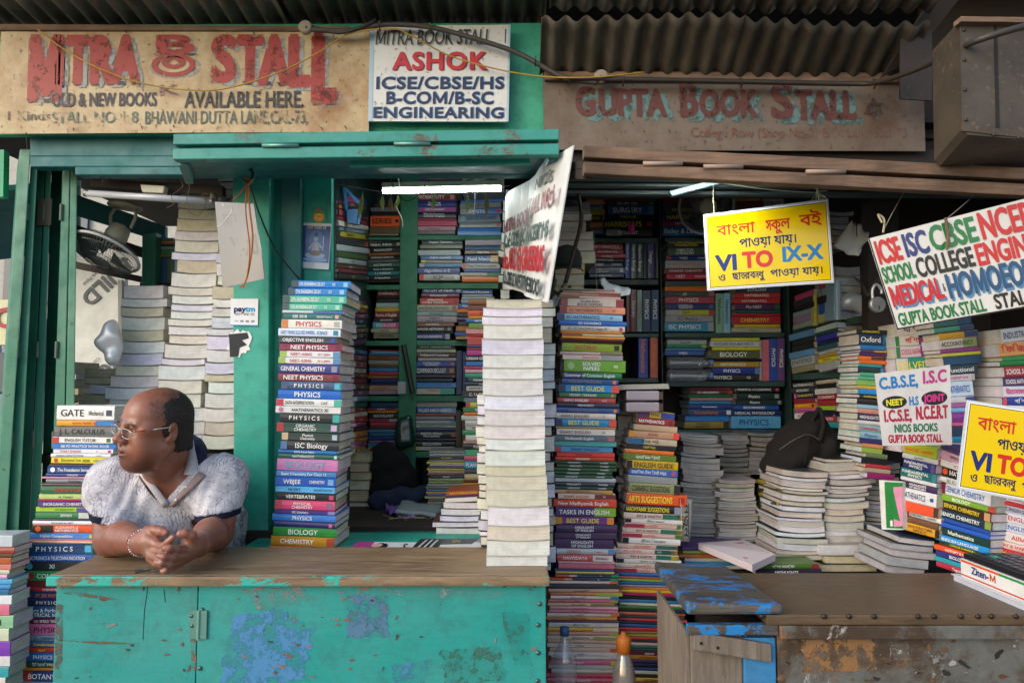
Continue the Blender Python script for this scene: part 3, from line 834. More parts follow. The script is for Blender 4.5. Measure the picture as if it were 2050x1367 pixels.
tag(mb.build('inner_post', M_green, None, P(298, 575, 2.9), bevel=.004), 'short green post right of the left fan', 'post')
mb = MB(); mb.pslab([(280, 566, 2.92), (356, 566, 2.92), (356, 575, 2.92), (280, 575, 2.92)], .2)
tag(mb.build('small_shelf', M_darkw, None, P(318, 570, 2.92)), 'small dark shelf board right of the left fan', 'shelf')
# street: far building, awning, sign, railing
fb = thing('far_building', 'pale building across the side lane at the far left', 'building', (-5, 7.5, .0))
mb = MB(); mb.box((-9.5, 7.5, 0), (-3.4, 8.2, 4.5), 'b8b4a8'); mb.build('wall', M_matte, fb)
for i in range(3):
    for j in range(2):
        mb = MB(); mb.box((-9 + i * 1.7, 7.46, .9 + j * 1.5), (-8.1 + i * 1.7, 7.5, 1.9 + j * 1.5), '3a4450'); mb.build('window', M_glossy, fb)
aw = thing('side_awning', 'teal board awning of the stall beyond the left edge', 'awning', P(0, 500, 3.0))
mb = MB(); mb.pslab([(-200, 395, 3.0), (160, 372, 3.3), (160, 500, 3.9), (-200, 545, 3.6)], .03, dirv=(0, .3, 1)); mb.build('panel', M_tealD, aw)
mb = MB(); mb.pslab([(-60, 300, 2.6), (8, 300, 2.6), (6, 394, 2.6), (-60, 396, 2.6)], .03, '2fa87a')
tag(mb.build('side_sign', m_plain('green_board', .5), None, P(-20, 394, 2.6)), 'plain green board at the left edge', 'board')
mb = MB(); mb.pslab([(-40, 600, 5.0), (24, 600, 5.0), (24, 690, 5.0), (-40, 690, 5.0)], .05, 'd8d4a8')
put_text(mb, 'C', P(6, 655, 4.99), (1, 0, 0), (0, 0, 1), .14, col='b03040', off=.03)
tag(mb.build('street_sign', M_plain, None, P(0, 690, 5.0)), 'cream street sign with a red letter beyond the shutters', 'sign')
rl = thing('railing', 'blue grey railing down the side lane at far left', 'railing', P(60, 900, 6.0))
mb = MB()
a, b = P(-60, 640, 6.0), P(150, 640, 6.0)
for k in range(22):
    x = a.x + (b.x - a.x) * k / 21
    mb.box((x - .012, 6.0, .4), (x + .012, 6.02, a.z), '7a8c98')
mb.box((a.x, 5.99, a.z), (b.x, 6.03, a.z + .05), '7a8c98'); mb.box((a.x, 5.99, .35), (b.x, 6.03, .4), '7a8c98'); mb.build('bars', M_plain, rl)
mb = MB(); mb.pslab([(-80, 700, 4.2), (60, 712, 4.2), (60, 780, 4.2), (-80, 790, 4.2)], .6, '586068')
tag(mb.build('lane_box', M_plain, None, P(0, 790, 4.2)), 'grey painted box in the side lane behind shutters', 'box')
# ------------------------------------------------------------------ sign boards
def warped(mb, q, nx, ny, amp, seed, th=.004, col='fff', mi=0):
    tl, tr, br, bl = (P(*a) for a in q)
    N = (tr - tl).cross(bl - tl).normalized()
    if N.y > 0: N = -N
    def pt(u, v):
        p = tl.lerp(tr, u).lerp(bl.lerp(br, u), v)
        return p + N * amp * mnoise.noise(Vector((u * 4 + seed, v * 2.2, seed)))
    V = [pt(i / nx, j / ny) for j in range(ny + 1) for i in range(nx + 1)]
    n = len(V); V += [p - N * th for p in V]
    w = nx + 1
    F = [(j * w + i, (j + 1) * w + i, (j + 1) * w + i + 1, j * w + i + 1) for j in range(ny) for i in range(nx)]
    F += [tuple(n + k for k in f[::-1]) for f in F]
    rim = [i for i in range(w)] + [j * w + nx for j in range(1, ny + 1)] + [ny * w + i for i in range(nx - 1, -1, -1)] + [j * w for j in range(ny - 1, 0, -1)]
    F += [(rim[k], rim[(k + 1) % len(rim)], n + rim[(k + 1) % len(rim)], n + rim[k]) for k in range(len(rim))]
    mb.add(V, F, col, mi)
class Face:
    """flat lettering frame on a board: (0,0) top left .. (1,1) bottom right"""
    def __init__(s, q, lift=.006):
        s.tl, s.tr, s.br, s.bl = (P(*a) for a in q)
        s.N = (s.tr - s.tl).cross(s.bl - s.tl).normalized()
        if s.N.y > 0: s.N = -s.N
        s.lift = lift
        s.W = (s.tr - s.tl).length; s.H = (s.bl - s.tl).length
    def at(s, u, v, l=0):
        return s.tl.lerp(s.tr, u).lerp(s.bl.lerp(s.br, u), v) + s.N * (s.lift + l)
    def text(s, mb, t, u0, u1, v0, v1, col, off=.03, mi=0, l=0, slant=0, track=0):
        """letters fill u0..u1, from v0 (top of caps) to v1 (baseline)"""
        ux = (s.at(u1, v1) - s.at(u0, v1)); w = ux.length
        uy = (s.at((u0 + u1) / 2, v0) - s.at((u0 + u1) / 2, v1)); h = uy.length
        put_text(mb, t, s.at(u0, v1, l), ux.normalized(), uy.normalized(), h, w, col, off, mi, 'l', None, slant, track)
    def poly(s, mb, pts, col, mi=0, l=0):
        mb.add([s.at(u, v, l) for u, v in pts], (tuple(range(len(pts))),), col, mi)
    def ell(s, mb, u, v, a, b, col, mi=0, l=0, n=28):
        s.poly(mb, [(u + a * math.cos(-2 * math.pi * k / n), v + b * math.sin(-2 * math.pi * k / n)) for k in range(n)], col, mi, l)
    def ring(s, mb, u, v, a, b, a2, b2, col, mi=0, l=0, n=30):
        V = [s.at(u + A * math.cos(2 * math.pi * k / n), v + B * math.sin(2 * math.pi * k / n), l) for A, B in ((a, b), (a2, b2)) for k in range(n)]
        mb.add(V, [(k, (k + 1) % n, n + (k + 1) % n, n + k) for k in range(n)], col, mi)

# ---- cream board
Q = [(2, 60, 2.34), (740, 56, 2.34), (738, 264, 2.34), (-4, 268, 2.34)]
sb = thing('signboard', 'long cream rust specked signboard lettered in red over grey shadows', 'signboard', P(370, 268, 2.34))
mb = MB(); warped(mb, Q, 40, 10, .0022, 1.3)
F = Face(Q, .0022)
def U(x): return (x - 0) / 739
def V_(y): return (y - 59) / 207
RED, SH, DK = 'a8281f', 'a3a6a2', '2e3038'
def block(x0, y0, x1, y1, col, mi, l): F.poly(mb, [(U(x0), V_(y0)), (U(x0), V_(y1)), (U(x1), V_(y1)), (U(x1), V_(y0))], col, mi, l)
def letter3d(ch, x0, x1, y0, y1, off=.055):
    F.text(mb, ch, U(x0 + 9), U(x1 + 9), V_(y0 + 6), V_(y1 + 6), SH, off, 2, 0)
    F.text(mb, ch, U(x0), U(x1), V_(y0), V_(y1), RED, off, 1, .0008)
def dark_foot(x, y, w=14):
    F.poly(mb, [(U(x), V_(y)), (U(x + 5), V_(y + 8)), (U(x + w + 5), V_(y + 8)), (U(x + w), V_(y))], DK, 2, .0003)
for ch, x0, x1, y1 in (('M', 60, 124, 198), ('I', 110, 128, 164), ('T', 136, 178, 164), ('R', 181, 226, 164), ('A', 228, 276, 164)):
    letter3d(ch, x0, x1, 76, y1)
for ch, x0, x1, y1 in (('S', 424, 472, 162), ('T', 478, 524, 164), ('A', 522, 576, 168), ('L', 578, 618, 172), ('L', 626, 670, 204)):
    letter3d(ch, x0, x1, 77, y1)
for x, y in ((55, 198), (87, 198), (112, 164), (145, 164), (180, 165), (209, 164), (232, 164), (262, 163), (420, 162), (485, 165), (525, 166), (555, 168), (582, 170), (600, 170), (622, 206), (650, 206)): dark_foot(x, y, 17)
# B over O
F.text(mb, 'B', U(312), U(396), V_(78), V_(110), 'a0a09a', .06, 2, 0)
F.text(mb, 'B', U(305), U(390), V_(74), V_(108), RED, .07, 1, .0008)
F.poly(mb, [(U(306), V_(109)), (U(312), V_(114)), (U(398), V_(114)), (U(392), V_(109))], DK, 2, .0005)
F.ring(mb, U(352), V_(136), 52 / 739, 24 / 207, 40 / 739, 17 / 207, 'a0a09a', 2, 0)
F.ring(mb, U(348), V_(132), 44 / 739, 24 / 207, 32 / 739, 15 / 207, RED, 1, .0008)
F.ring(mb, U(348), V_(127), 24 / 739, 13 / 207, 8 / 739, 5 / 207, RED, 1, .0008)
F.text(mb, 'K', U(318), U(360), V_(172), V_(192), 'b0857a', .05, 2, 0)
F.text(mb, 'OLD & NEW BOOKS', U(106), U(316), V_(187), V_(213), '26263a', .022, 1, .001)
F.text(mb, 'AVAILABLE HERE.', U(372), U(610), V_(186), V_(217), '22242e', .022, 1, .001)
F.text(mb, 'STALL NO-1 8', U(106), U(280), V_(224), V_(246), '5a6a62', .015, 2, .001)
F.text(mb, 'BHAWANI DUTTA LANE,CAL-73.', U(292), U(618), V_(224), V_(249), '42564e', .012, 1, .001)
F.text(mb, '1 Kinds', U(14), U(104), V_(222), V_(240), '3a342c', .012, 2, .001)
mb.build('panel', [M_cream, M_letterW, M_letterF], sb, smooth=False)
for (x, y) in ((282, 252), (146, 256), (345, 250), (640, 254), (688, 252), (250, 62), (505, 64)):
    mb = MB(); p = P(x, y, 2.333); mb.tube([p + Vector((0, .006, 0)), p + Vector((.008, -.012, -.006)), p + Vector((.014, -.014, -.018))], .0014, '2a2420', 5); mb.build('nail', M_metal, sb)

# ---- white enamel board
Q = [(741, 53, 2.33), (1022, 50, 2.33), (1018, 244, 2.33), (737, 243, 2.33)]
sb = thing('signboard', 'small white enamel signboard with red and blue lettering', 'signboard', P(880, 243, 2.33))
mb = MB(); warped(mb, Q, 16, 12, .0015, 4.1, .008)
F = Face(Q, .0016)
F.poly(mb, [(0, 0), (0, 1), (.03, 1), (.03, 0)], 'a8c0cc', 1); F.poly(mb, [(.985, 0), (.985, 1), (1, 1), (1, 0)], 'a8c0cc', 1)
F.text(mb, 'MITRA BOOK STALL', .035, .86, .045, .20, '3a3c3c', .0, 1, .0004, .14); F.text(mb, '1', .95, .98, .045, .19, '3a3c3c', .0, 1, .0004)
F.text(mb, 'MITRA BOOK STALL', .044, .868, .055, .21, '9a9a92', .0, 1, .0001, .14)
for dx, dy, c, l in ((.008, .008, '6a1a1c', .0002), (0, 0, 'c0262c', .0006)): F.text(mb, 'ASHOK', .17 + dx, .83 + dx, .285 + dy, .46 + dy, c, .035, 1, l, 0, .05)
for t, u0, u1, v0, v1 in (('ICSE/CBSE/HS', .045, .965, .545, .665), ('B-COM/B-SC', .12, .89, .70, .82), ('ENGINEARING', .03, .97, .86, .965)):
    for dx, dy, c, l in ((.005, -.006, '2a7aa8', .0002), (0, 0, '23264a', .0006)): F.text(mb, t, u0 + dx, u1 + dx, v0 + dy, v1 + dy, c, .03, 1, l, 0, .03)
mb.build('panel', [M_whitetin, M_letter], sb)
# ---- faded board with a star
Q = [(1086, 150, 2.33), (1848, 154, 2.33), (1853, 303, 2.33), (1090, 300, 2.33)]
sb = thing('signboard', 'faded grey brown signboard with dark red letters and a star', 'signboard', P(1470, 300, 2.33))
mb = MB(); warped(mb, Q, 30, 8, .0022, 9.7)
F = Face(Q, .0022)
def U(x): return (x - 1088) / 762
def V_(y): return (y - 152) / 149
for t, x0, x1, y0, y1 in (('G', 1152, 1194, 178, 232), ('UPTA', 1198, 1332, 182, 232), ('B', 1360, 1396, 166, 232), ('OOK', 1400, 1514, 182, 233), ('S', 1543, 1588, 168, 235), ('TALL', 1592, 1712, 182, 237)):
    F.text(mb, t, U(x0 + 14), U(x1 + 14), V_(y0 + 9), V_(y1 + 9), '5c8282', .05, 2, 0)
    F.text(mb, t, U(x0), U(x1), V_(y0), V_(y1), '5e241e', .045, 1, .0006)
def star(cx, cy, r, c, l, mi):
    F.poly(mb, [(U(cx + r * math.sin(a)), V_(cy - r * math.cos(a))) for a in (0, R(240), R(120))], c, mi, l)
    F.poly(mb, [(U(cx + r * math.sin(a)), V_(cy - r * math.cos(a))) for a in (R(180), R(60), R(300))], c, mi, l + .0003)
star(1754, 222, 24, '5c8282', .0001, 2); star(1748, 218, 24, '4a2420', .0008, 1)
F.text(mb, 'College Row (Shop No-2) B.D. Lane, Cal-73', U(1380), U(1815), V_(256), V_(275), '7e4838', .0, 2, .0004)
mb.build('panel', [M_guptatin, M_letterW, M_letterF], sb)

# ---- laminated yellow signs
def yellow(label, q, d, full=True, strs=()):
    s = thing('hanging_sign', label, 'hanging sign', P(q[0][0], q[0][1], q[0][2]))
    mb = MB()
    F = Face(q, 0)
    pl = [F.at(u, v) for u, v in ((0, 0), (1, 0), (1, 1), (0, 1))]
    mb.hexa([pl[3], pl[2], pl[1], pl[0]] + [p - F.N * .004 for p in (pl[3], pl[2], pl[1], pl[0])], 'c8ccd0', 0)
    F.lift = .0008
    F.poly(mb, [(.012, .02), (.012, .98), (.988, .98), (.988, .02)], 'f0f0ee'); F.lift = .0011
    F.poly(mb, [(.022, .035), (.022, .966), (.978, .966), (.978, .035)], '202020'); F.lift = .0014
    F.poly(mb, [(.027, .043), (.027, .958), (.973, .958), (.973, .043)], 'e8c400'); F.lift = .0018
    o = 0
    for t, u0, u1, v0, v1, c in (('বাংলা', .10, .40, .165, .30, 'c8301c'), ('স্কুল', .49, .68, .165, .30, 'c8301c'), ('বই', .76, .93, .15, .29, 'c8301c'),
                                 ('পাওয়া যায়।', .27, .73, .37, .48, '22264e'), ('VI', .08, .25, .56, .75, '22306e'), ('TO', .29, .53, .55, .74, 'cc3020'), ('IX-X', .60, .92, .53, .70, '1c7ab4'),
                                 ('ও', .09, .15, .80, .89, '22264e'), ('ছাত্রবন্ধু', .20, .45, .79, .88, '22264e'), ('পাওয়া যায়।', .50, .92, .79, .88, '22264e')):
        F.text(mb, t, u0, u1, v0, v1, c, .019 if ord(t[0]) > 200 else .045)
    mb.build('sheet', [M_glossy], s)
    return s
yellow('yellow Bengali sign hanging before the back shelves', [(1408, 430, 2.15), (1658, 398, 2.15), (1670, 566, 2.15), (1416, 582, 2.15)], 2.15)
yellow('yellow Bengali sign cut by the right edge', [(1937, 800, 1.78), (2188, 838, 1.78), (2168, 1024, 1.78), (1915, 978, 1.78)], 1.78)
mb = MB()
mb.tube(bez([P(1430, 428, 2.15), P(1428, 404, 2.16), P(1428, 372, 2.2)]), .001, 'b0a890', 5)
tag(mb.build('string', M_matte, None, P(1430, 428, 2.15)), 'thin string at the left corner of the yellow sign', 'string')
mb = MB()
mb.tube(bez([P(1640, 402, 2.15), P(1636, 380, 2.17), P(1630, 366, 2.2)]), .0022, 'b8ac8c', 5); mb.tube(bez([P(1440, 366, 2.2), P(1540, 380, 2.2), P(1634, 386, 2.2)]), .0016, 'b0a890', 5)
for k in range(7):
    p = P(1636, 384, 2.165); mb.tube([p, p + Vector((rnd.uniform(-.03, .03), rnd.uniform(-.02, .01), rnd.uniform(-.035, .005)))], .0012, 'c0b490', 4)
tag(mb.build('string', M_matte, None, P(1636, 384, 2.165)), 'knotted jute string at the right corner of the yellow sign', 'string')
# ---- big white sign with many colours
Q = [(1738, 478, 1.95), (2200, 360, 1.8), (2260, 580, 1.8), (1796, 660, 1.95)]
s = thing('hanging_sign', 'large white multicoloured sign tied at a slant on the right', 'hanging sign', P(1738, 478, 1.95))
F = Face(Q, 0); mb = MB()
pl = [F.at(u, v) for u, v in ((0, 0), (1, 0), (1, 1), (0, 1))]
mb.hexa([pl[3], pl[2], pl[1], pl[0]] + [p - F.N * .005 for p in (pl[3], pl[2], pl[1], pl[0])], 'cac8c4')
F.lift = .0006; F.poly(mb, [(.0, .985), (.0, 1), (1, 1), (1, .985)], '202020'); F.poly(mb, [(0, 0), (0, 1), (.006, 1), (.006, 0)], '202020')
F.lift = .001
CW, BL_, GR = 'b81f24', '24306e', '1f6e3c'
for t, u0, u1, v0, v1, c in (('ICSE', .015, .125, .05, .29, CW), ('ISC', .14, .25, .05, .28, BL_), ('CBSE', .258, .465, .04, .28, GR), ('NCERT', .478, .76, .03, .28, CW),
                             ('SCHOOL', .012, .155, .335, .50, GR), ('COLLEGE', .165, .42, .32, .51, '1f2022'), ('ENGINEERING', .43, .90, .32, .52, CW),
                             ('MEDICAL', .015, .25, .55, .76, CW), ('HOMOEOPATHY', .27, .83, .55, .78, '1f4a6e'), ('GUPTA BOOK STALL', .018, .41, .84, .965, GR), ('STALL NO-2', .45, .78, .83, .965, '1f2022')):
    if v0 == .55:
        F.text(mb, t, u0 + .006, u1 + .006, v0 + .022, v1 + .026, '4a78a0', .03, 0, 0)
    F.text(mb, t, u0, u1, v0, v1, c, .028, 0, .0005)
F.text(mb, '&', .254, .264, .62, .70, '1f2022', 0, 0, .0005)
mb.build('sheet', M_glossy, s)
mb = MB()
mb.tube(bez([P(1768, 462, 1.945), P(1790, 420, 2.0), P(1815, 376, 2.1)]), .0014, 'a89c80', 5); mb.tube(bez([P(1768, 466, 1.945), P(1770, 440, 1.95), P(1758, 430, 1.95), P(1766, 446, 1.94)]), .003, 'a89c80', 5)
tag(mb.build('string', M_matte, None, P(1768, 462, 1.945)), 'jute string tying the left corner of the large white sign', 'string')
mb = MB(); mb.tube(bez([P(1893, 440, 1.9), P(1940, 400, 1.95), P(1978, 362, 2.0)]), .0014, '8a8078', 5); mb.tube([P(1893, 436, 1.885), P(1898, 470, 1.885), P(1896, 500, 1.885)], .004, '6a5238', 6)
tag(mb.build('string', M_matte, None, P(1893, 440, 1.9)), 'brown cord hanging across the green CBSE lettering', 'string')
# ---- small white sign on the books
Q = [(1752, 748, 2.0), (1902, 730, 2.0), (1906, 890, 2.0), (1768, 892, 2.0)]
s = thing('hanging_sign', 'small white sign with black ovals leaning on the books', 'hanging sign', P(1752, 748, 2.0))
F = Face(Q, 0); mb = MB()
pl = [F.at(u, v) for u, v in ((0, 0), (1, 0), (1, 1), (0, 1))]
mb.hexa([pl[3], pl[2], pl[1], pl[0]] + [p - F.N * .004 for p in (pl[3], pl[2], pl[1], pl[0])], 'cfcac6')
F.lift = .0008
for t, u0, u1, v0, v1, c in (('C.B.S.E,', .03, .56, .07, .22, '1f78b4'), ('I.S.C', .62, .95, .05, .20, 'b8307c'), ('H.S', .42, .55, .36, .47, '1f78b4'), ('I.C.S.E,', .05, .44, .52, .67, 'a8203c'), ('N.C.E.R.T', .50, .95, .50, .66, 'a8203c'),
                             ('NIOS BOOKS', .18, .80, .72, .82, '1f6e4a'), ('GUPTA BOOK STALL', .08, .86, .86, .96, 'a8203c')):
    F.text(mb, t, u0, u1, v0, v1, c, .035)
F.ell(mb, .22, .415, .17, .085, '17171a', 0, 0); F.ell(mb, .77, .40, .18, .09, '17171a', 0, 0)
F.text(mb, 'NEET', .10, .34, .375, .455, 'd8d02a', .04, 0, .0006); F.text(mb, 'JOINT', .63, .91, .355, .445, 'c8307c', .04, 0, .0006)
mb.build('sheet', M_plain, s)
# ---- perspective sign at the divider
Q = [(1012, 395, 2.62), (1140, 290, 1.98), (1088, 606, 1.98), (1010, 572, 2.62)]
s = thing('hanging_sign', 'white laminated sign hung edge on between the two stalls', 'hanging sign', P(1085, 606, 1.98))
F = Face(Q, 0); F.N = -F.N if F.N.x > 0 else F.N; mb = MB()
nx = 10
V = [F.at(i / nx, j) + F.N * (.012 * math.sin(i * 1.1)) for j in (0, 1) for i in range(nx + 1)]
n = len(V); V += [p - F.N * .004 for p in V]; w = nx + 1
mb.add(V, [(i, i + 1, w + i + 1, w + i) for i in range(nx)] + [(n + i + 1, n + i, n + w + i, n + w + i + 1) for i in range(nx)] + [(nx, n + nx, n + w + nx, w + nx), (0, w, n + w, n), *[(i, n + i, n + i + 1, i + 1) for i in range(nx)], *[(w + i, w + i + 1, n + w + i + 1, n + w + i) for i in range(nx)]], 'd0d2d0')
F.lift = .0135
for t, u0, u1, v0, v1, c in (('NIOS', .62, .86, .10, .18, '5a5c5e'), ('STALL NO-1', .50, .97, .24, .36, '8a3038'), ('MITRA BOOK', .04, .60, .30, .42, '6a2a34'), ('ICSE CBSE ISC NCERT HS', .04, .96, .46, .58, '2a4a44'),
                             ('MEDICAL ENGINEERING', .03, .97, .62, .80, 'b01f2a'), ('ALL CBSE COMPETITIVE BOOKS', .03, .96, .85, .96, '2a3a3c')):
    F.text(mb, t, u0, u1, v0, v1, c, .042)
mb.build('sheet', M_plain, s)
# ---- grey cracked sheet with orange string, hook
Q = [(430, 404, 2.3), (508, 408, 2.24), (530, 558, 2.24), (446, 576, 2.3)]
s = thing('hanging_sign', 'grey cracked plastic sheet hung on an orange string', 'hanging sign', P(470, 404, 2.27))
F = Face(Q, 0); mb = MB()
pl = [F.at(u, v) for u, v in ((0, 0), (1, 0), (1, 1), (0, 1))]
mb.hexa([pl[3], pl[2], pl[1], pl[0]] + [p - F.N * .003 for p in (pl[3], pl[2], pl[1], pl[0])], '666a70'); F.lift = .0006
F.text(mb, 'X-XI', .30, .95, .42, .66, '54575c', .03); F.text(mb, 'TAT 9', .16, .52, .14, .30, '5a5860', .0)
mb.tube([F.at(*a) for a in ((.0, .30), (.14, .26), (.26, .20), (.40, .13), (.44, .06), (.60, .04))], .0012, 'f0f4f4', 4); mb.tube([F.at(.2, 0), F.at(.22, .05)], .001, 'f0f4f4', 4)
mb.build('sheet', M_glossy, s)
mb = MB()
mb.tube(bez([P(496, 362, 2.26), P(500, 420, 2.22), P(506, 480, 2.215), P(497, 545, 2.21), P(486, 576, 2.21)]), .0028, 'b8642c', 6); mb.tube(bez([P(496, 362, 2.26), P(492, 420, 2.215), P(500, 500, 2.205), P(495, 552, 2.205)]), .0022, 'a85a28', 6)
mb.tube(bez([P(496, 364, 2.26), P(482, 385, 2.25), P(466, 402, 2.25)]), .002, 'b8642c', 6); mb.tube([P(486, 570, 2.21), P(478, 577, 2.21)], [.003, .001], 'b8642c', 6)
mb.tube(bez([P(490, 356, 2.26), P(503, 362, 2.25), P(494, 372, 2.255)]), .004, 'b86c34', 6)
tag(mb.build('orange_string', M_matte, None, P(496, 362, 2.26)), 'orange string knotted to the iron hook', 'string')
mb = MB(); mb.tube(bez([P(497, 338, 2.3), P(506, 346, 2.27), P(504, 360, 2.255), P(494, 366, 2.25), P(486, 360, 2.25)]), [.006] * 25 + [.005] * 10 + [.004] * 6, '3a5a50', 8)
tag(mb.build('iron_hook', M_metal, None, P(497, 338, 2.3), smooth=True), 'iron hook at the top of the teal post', 'hook')
mb = MB(); mb.tube(bez([P(502, 372, 2.27), P(520, 430, 2.36), P(552, 500, 2.4), P(600, 560, 2.42)]), .003, '1f2a28', 6)
tag(mb.build('cord', M_matte, None, P(502, 372, 2.27)), 'dark cord slanting down from the hook to the book stack', 'cord')
# ---- stickers and posters on the post and panel
def sheet(name, label, cat, q, col, draw=None, mat=M_paper, th=.0012):
    s = MB(); F = Face(q, 0)
    pl = [F.at(u, v) for u, v in ((0, 0), (1, 0), (1, 1), (0, 1))]
    s.hexa([pl[3], pl[2], pl[1], pl[0]] + [p - F.N * th for p in (pl[3], pl[2], pl[1], pl[0])], col); F.lift = .0006
    if draw: draw(F, s)
    return tag(s.build(name, mat, None, pl[3]), label, cat)
def dr(F, s):
    F.text(s, 'pay', .12, .55, .28, .47, '1c2a5e', .05); F.text(s, 'tm', .55, .90, .28, .47, '2a9ad0', .05)
    F.text(s, 'গ্রহণ করা হয়', .14, .88, .52, .62, '2a2a2e', .0); F.text(s, 'UPI', .15, .30, .80, .85, '5a5a60', 0); F.poly(s, [(0, .96), (0, 1), (1, 1), (1, .96)], '2a8ac0')
    for k in range(3): F.poly(s, [(.36 + k * .2, .79), (.36 + k * .2, .86), (.48 + k * .2, .86), (.48 + k * .2, .79)], '8a8c94')
sheet('sticker', 'white payment sticker with blue lettering on the teal post', 'sticker', [(462, 598, 2.436), (517, 598, 2.436), (516, 653, 2.436), (461, 652, 2.436)], 'e4e6e8', dr)
mb = MB(); c0 = P(478, 688, 2.4375); pts = []
for k in range(30):
    a = 2 * math.pi * k / 30; rr = rnd.uniform(.7, 1.15)
    pts.append(c0 + Vector((.045 * rr * math.cos(a), 0, .052 * rr * math.sin(a))))
mb.add(pts, (tuple(range(30))[::-1],), 'e4e4e0')
mb.add([c0 + Vector((x, -.001, z)) for x, z in ((-.036, .034), (.03, .04), (.036, .02), (.012, .012), (.03, -.004), (.004, -.014), (.0, -.045), (-.03, -.048))], ((7, 6, 5, 4, 3, 2, 1, 0),), '2e3234')
so = mb.build('torn_sticker', M_paper, None, c0); tag(so, 'torn black and white sticker remains below the payment sticker', 'sticker')
def dr(F, s):
    F.poly(s, [(.02, .06), (.02, .86), (.98, .86), (.98, .06)], '2a4a86'); F.ell(s, .5, .36, .24, .2, '3f66a4', 0, .0002)
    F.text(s, 'মহাশিবরাত্রি', .18, .82, .06, .13, 'e8c890', .02, 0, .0006)
    sk = '8fa6c8'
    F.ell(s, .5, .34, .075, .075, sk, 0, .0004); F.ell(s, .5, .265, .06, .05, '20222e', 0, .0004); F.poly(s, [(.40, .42), (.36, .66), (.64, .66), (.60, .42)], sk, 0, .0004)
    F.ell(s, .5, .71, .34, .07, '8fa6c8', 0, .0005); F.ell(s, .5, .66, .2, .06, '6a4a26', 0, .0006); F.ell(s, .5, .23, .035, .03, '20222e', 0, .0006)
    F.poly(s, [(.44, .42), (.52, .60), (.58, .60), (.50, .42)], 'd8a030', 0, .0007); F.poly(s, [(.60, .43), (.74, .52), (.71, .56), (.58, .50)], sk, 0, .0004); F.poly(s, [(.40, .43), (.26, .56), (.29, .60), (.42, .50)], sk, 0, .0004)
    F.poly(s, [(.75, .28), (.75, .60), (.77, .60), (.77, .28)], 'd8d8d8', 0, .0006); F.poly(s, [(.71, .26), (.71, .33), (.81, .33), (.81, .26)], '2a4a86', 0, .0005)
    F.ell(s, .5, .80, .42, .05, '6aa0c8', 0, .0003)
sheet('poster', 'blue devotional poster with a seated figure on the teal panel', 'poster', [(606, 446, 2.514), (664, 448, 2.512), (658, 540, 2.508), (599, 536, 2.51)], 'd0d4d8', dr, M_glossy)
def dr(F, s):
    F.ell(s, .5, .58, .40, .34, 'c08a3a'); F.ell(s, .5, .58, .26, .22, 'e0b860', 0, .0003); F.poly(s, [(.2, .28), (.5, .0), (.8, .28)][::-1], 'b8503a', 0, .0002); F.ell(s, .5, .30, .34, .07, '4a8a3a', 0, .0004)
    F.text(s, 'শুভ', .30, .70, .48, .68, '8a2a1a', .02, 0, .0006)
sheet('sticker', 'pot shaped gold sticker above the blue poster', 'sticker', [(624, 416, 2.515), (653, 416, 2.515), (653, 448, 2.515), (624, 448, 2.515)], '24947e', dr)
# ------------------------------------------------------------------ the man leaning on the counter
class Grid:
    def __init__(s, lo, hi, h):
        s.lo = np.array(lo, float); s.h = h
        s.n = np.ceil((np.array(hi) - s.lo) / h).astype(int) + 1
        s.D = np.full(s.n, .2, np.float32)
    def _blk(s, lo, hi):
        a = np.maximum(np.floor((np.array(lo) - s.lo) / s.h).astype(int), 0); b = np.minimum(np.ceil((np.array(hi) - s.lo) / s.h).astype(int) + 1, s.n)
        if (b <= a).any(): return None, None
        sl = tuple(slice(i, j) for i, j in zip(a, b))
        ax = [(s.lo[k] + s.h * np.arange(a[k], b[k])).astype(np.float32) for k in range(3)]
        return sl, np.meshgrid(*ax, indexing='ij')
    def op(s, fn, lo, hi, k, mode='u', pad=.05):
        sl, XYZ = s._blk(np.array(lo) - pad, np.array(hi) + pad)
        if sl is None: return
        d = fn(*XYZ).astype(np.float32); D = s.D[sl]
        if mode == 's': d = -d; hh = np.clip(.5 - .5 * (D - d) / k, 0, 1); s.D[sl] = D * (1 - hh) + d * hh + k * hh * (1 - hh)
        else: hh = np.clip(.5 + .5 * (D - d) / k, 0, 1); s.D[sl] = D * (1 - hh) + d * hh - k * hh * (1 - hh)
    def cap(s, a, b, r0, r1, k=.01, mode='u'):
        a, b = np.array(a, float), np.array(b, float); ab = b - a; L2 = max(float(ab @ ab), 1e-12)
        def fn(X, Y, Z):
            px, py, pz = X - a[0], Y - a[1], Z - a[2]
            t = np.clip((px * ab[0] + py * ab[1] + pz * ab[2]) / L2, 0, 1)
            return np.sqrt((px - t * ab[0]) ** 2 + (py - t * ab[1]) ** 2 + (pz - t * ab[2]) ** 2) - (r0 + (r1 - r0) * t)
        m = max(r0, r1)
        s.op(fn, np.minimum(a, b) - m, np.maximum(a, b) + m, k, mode, k + .012)
    def chain(s, pts, rs, k=.006):
        for i in range(len(pts) - 1): s.cap(pts[i], pts[i + 1], rs[i], rs[i + 1], k)
    def ell(s, c, r, k=.01, M=None, mode='u'):
        c = np.array(c, float); r = np.array(r, float); A = np.eye(3) if M is None else np.array(M)   # rows: local axes
        def fn(X, Y, Z):
            q = [X - c[0], Y - c[1], Z - c[2]]
            l = [A[i, 0] * q[0] + A[i, 1] * q[1] + A[i, 2] * q[2] for i in range(3)]
            k0 = np.sqrt(sum((l[i] / r[i]) ** 2 for i in range(3))); k1 = np.sqrt(sum((l[i] / r[i] ** 2) ** 2 for i in range(3))) + 1e-9
            return k0 * (k0 - 1) / k1
        m = r.max(); s.op(fn, c - m, c + m, k, mode, k + .012)
    def mesh(s): return surfnet(s.D, s.lo, s.h)
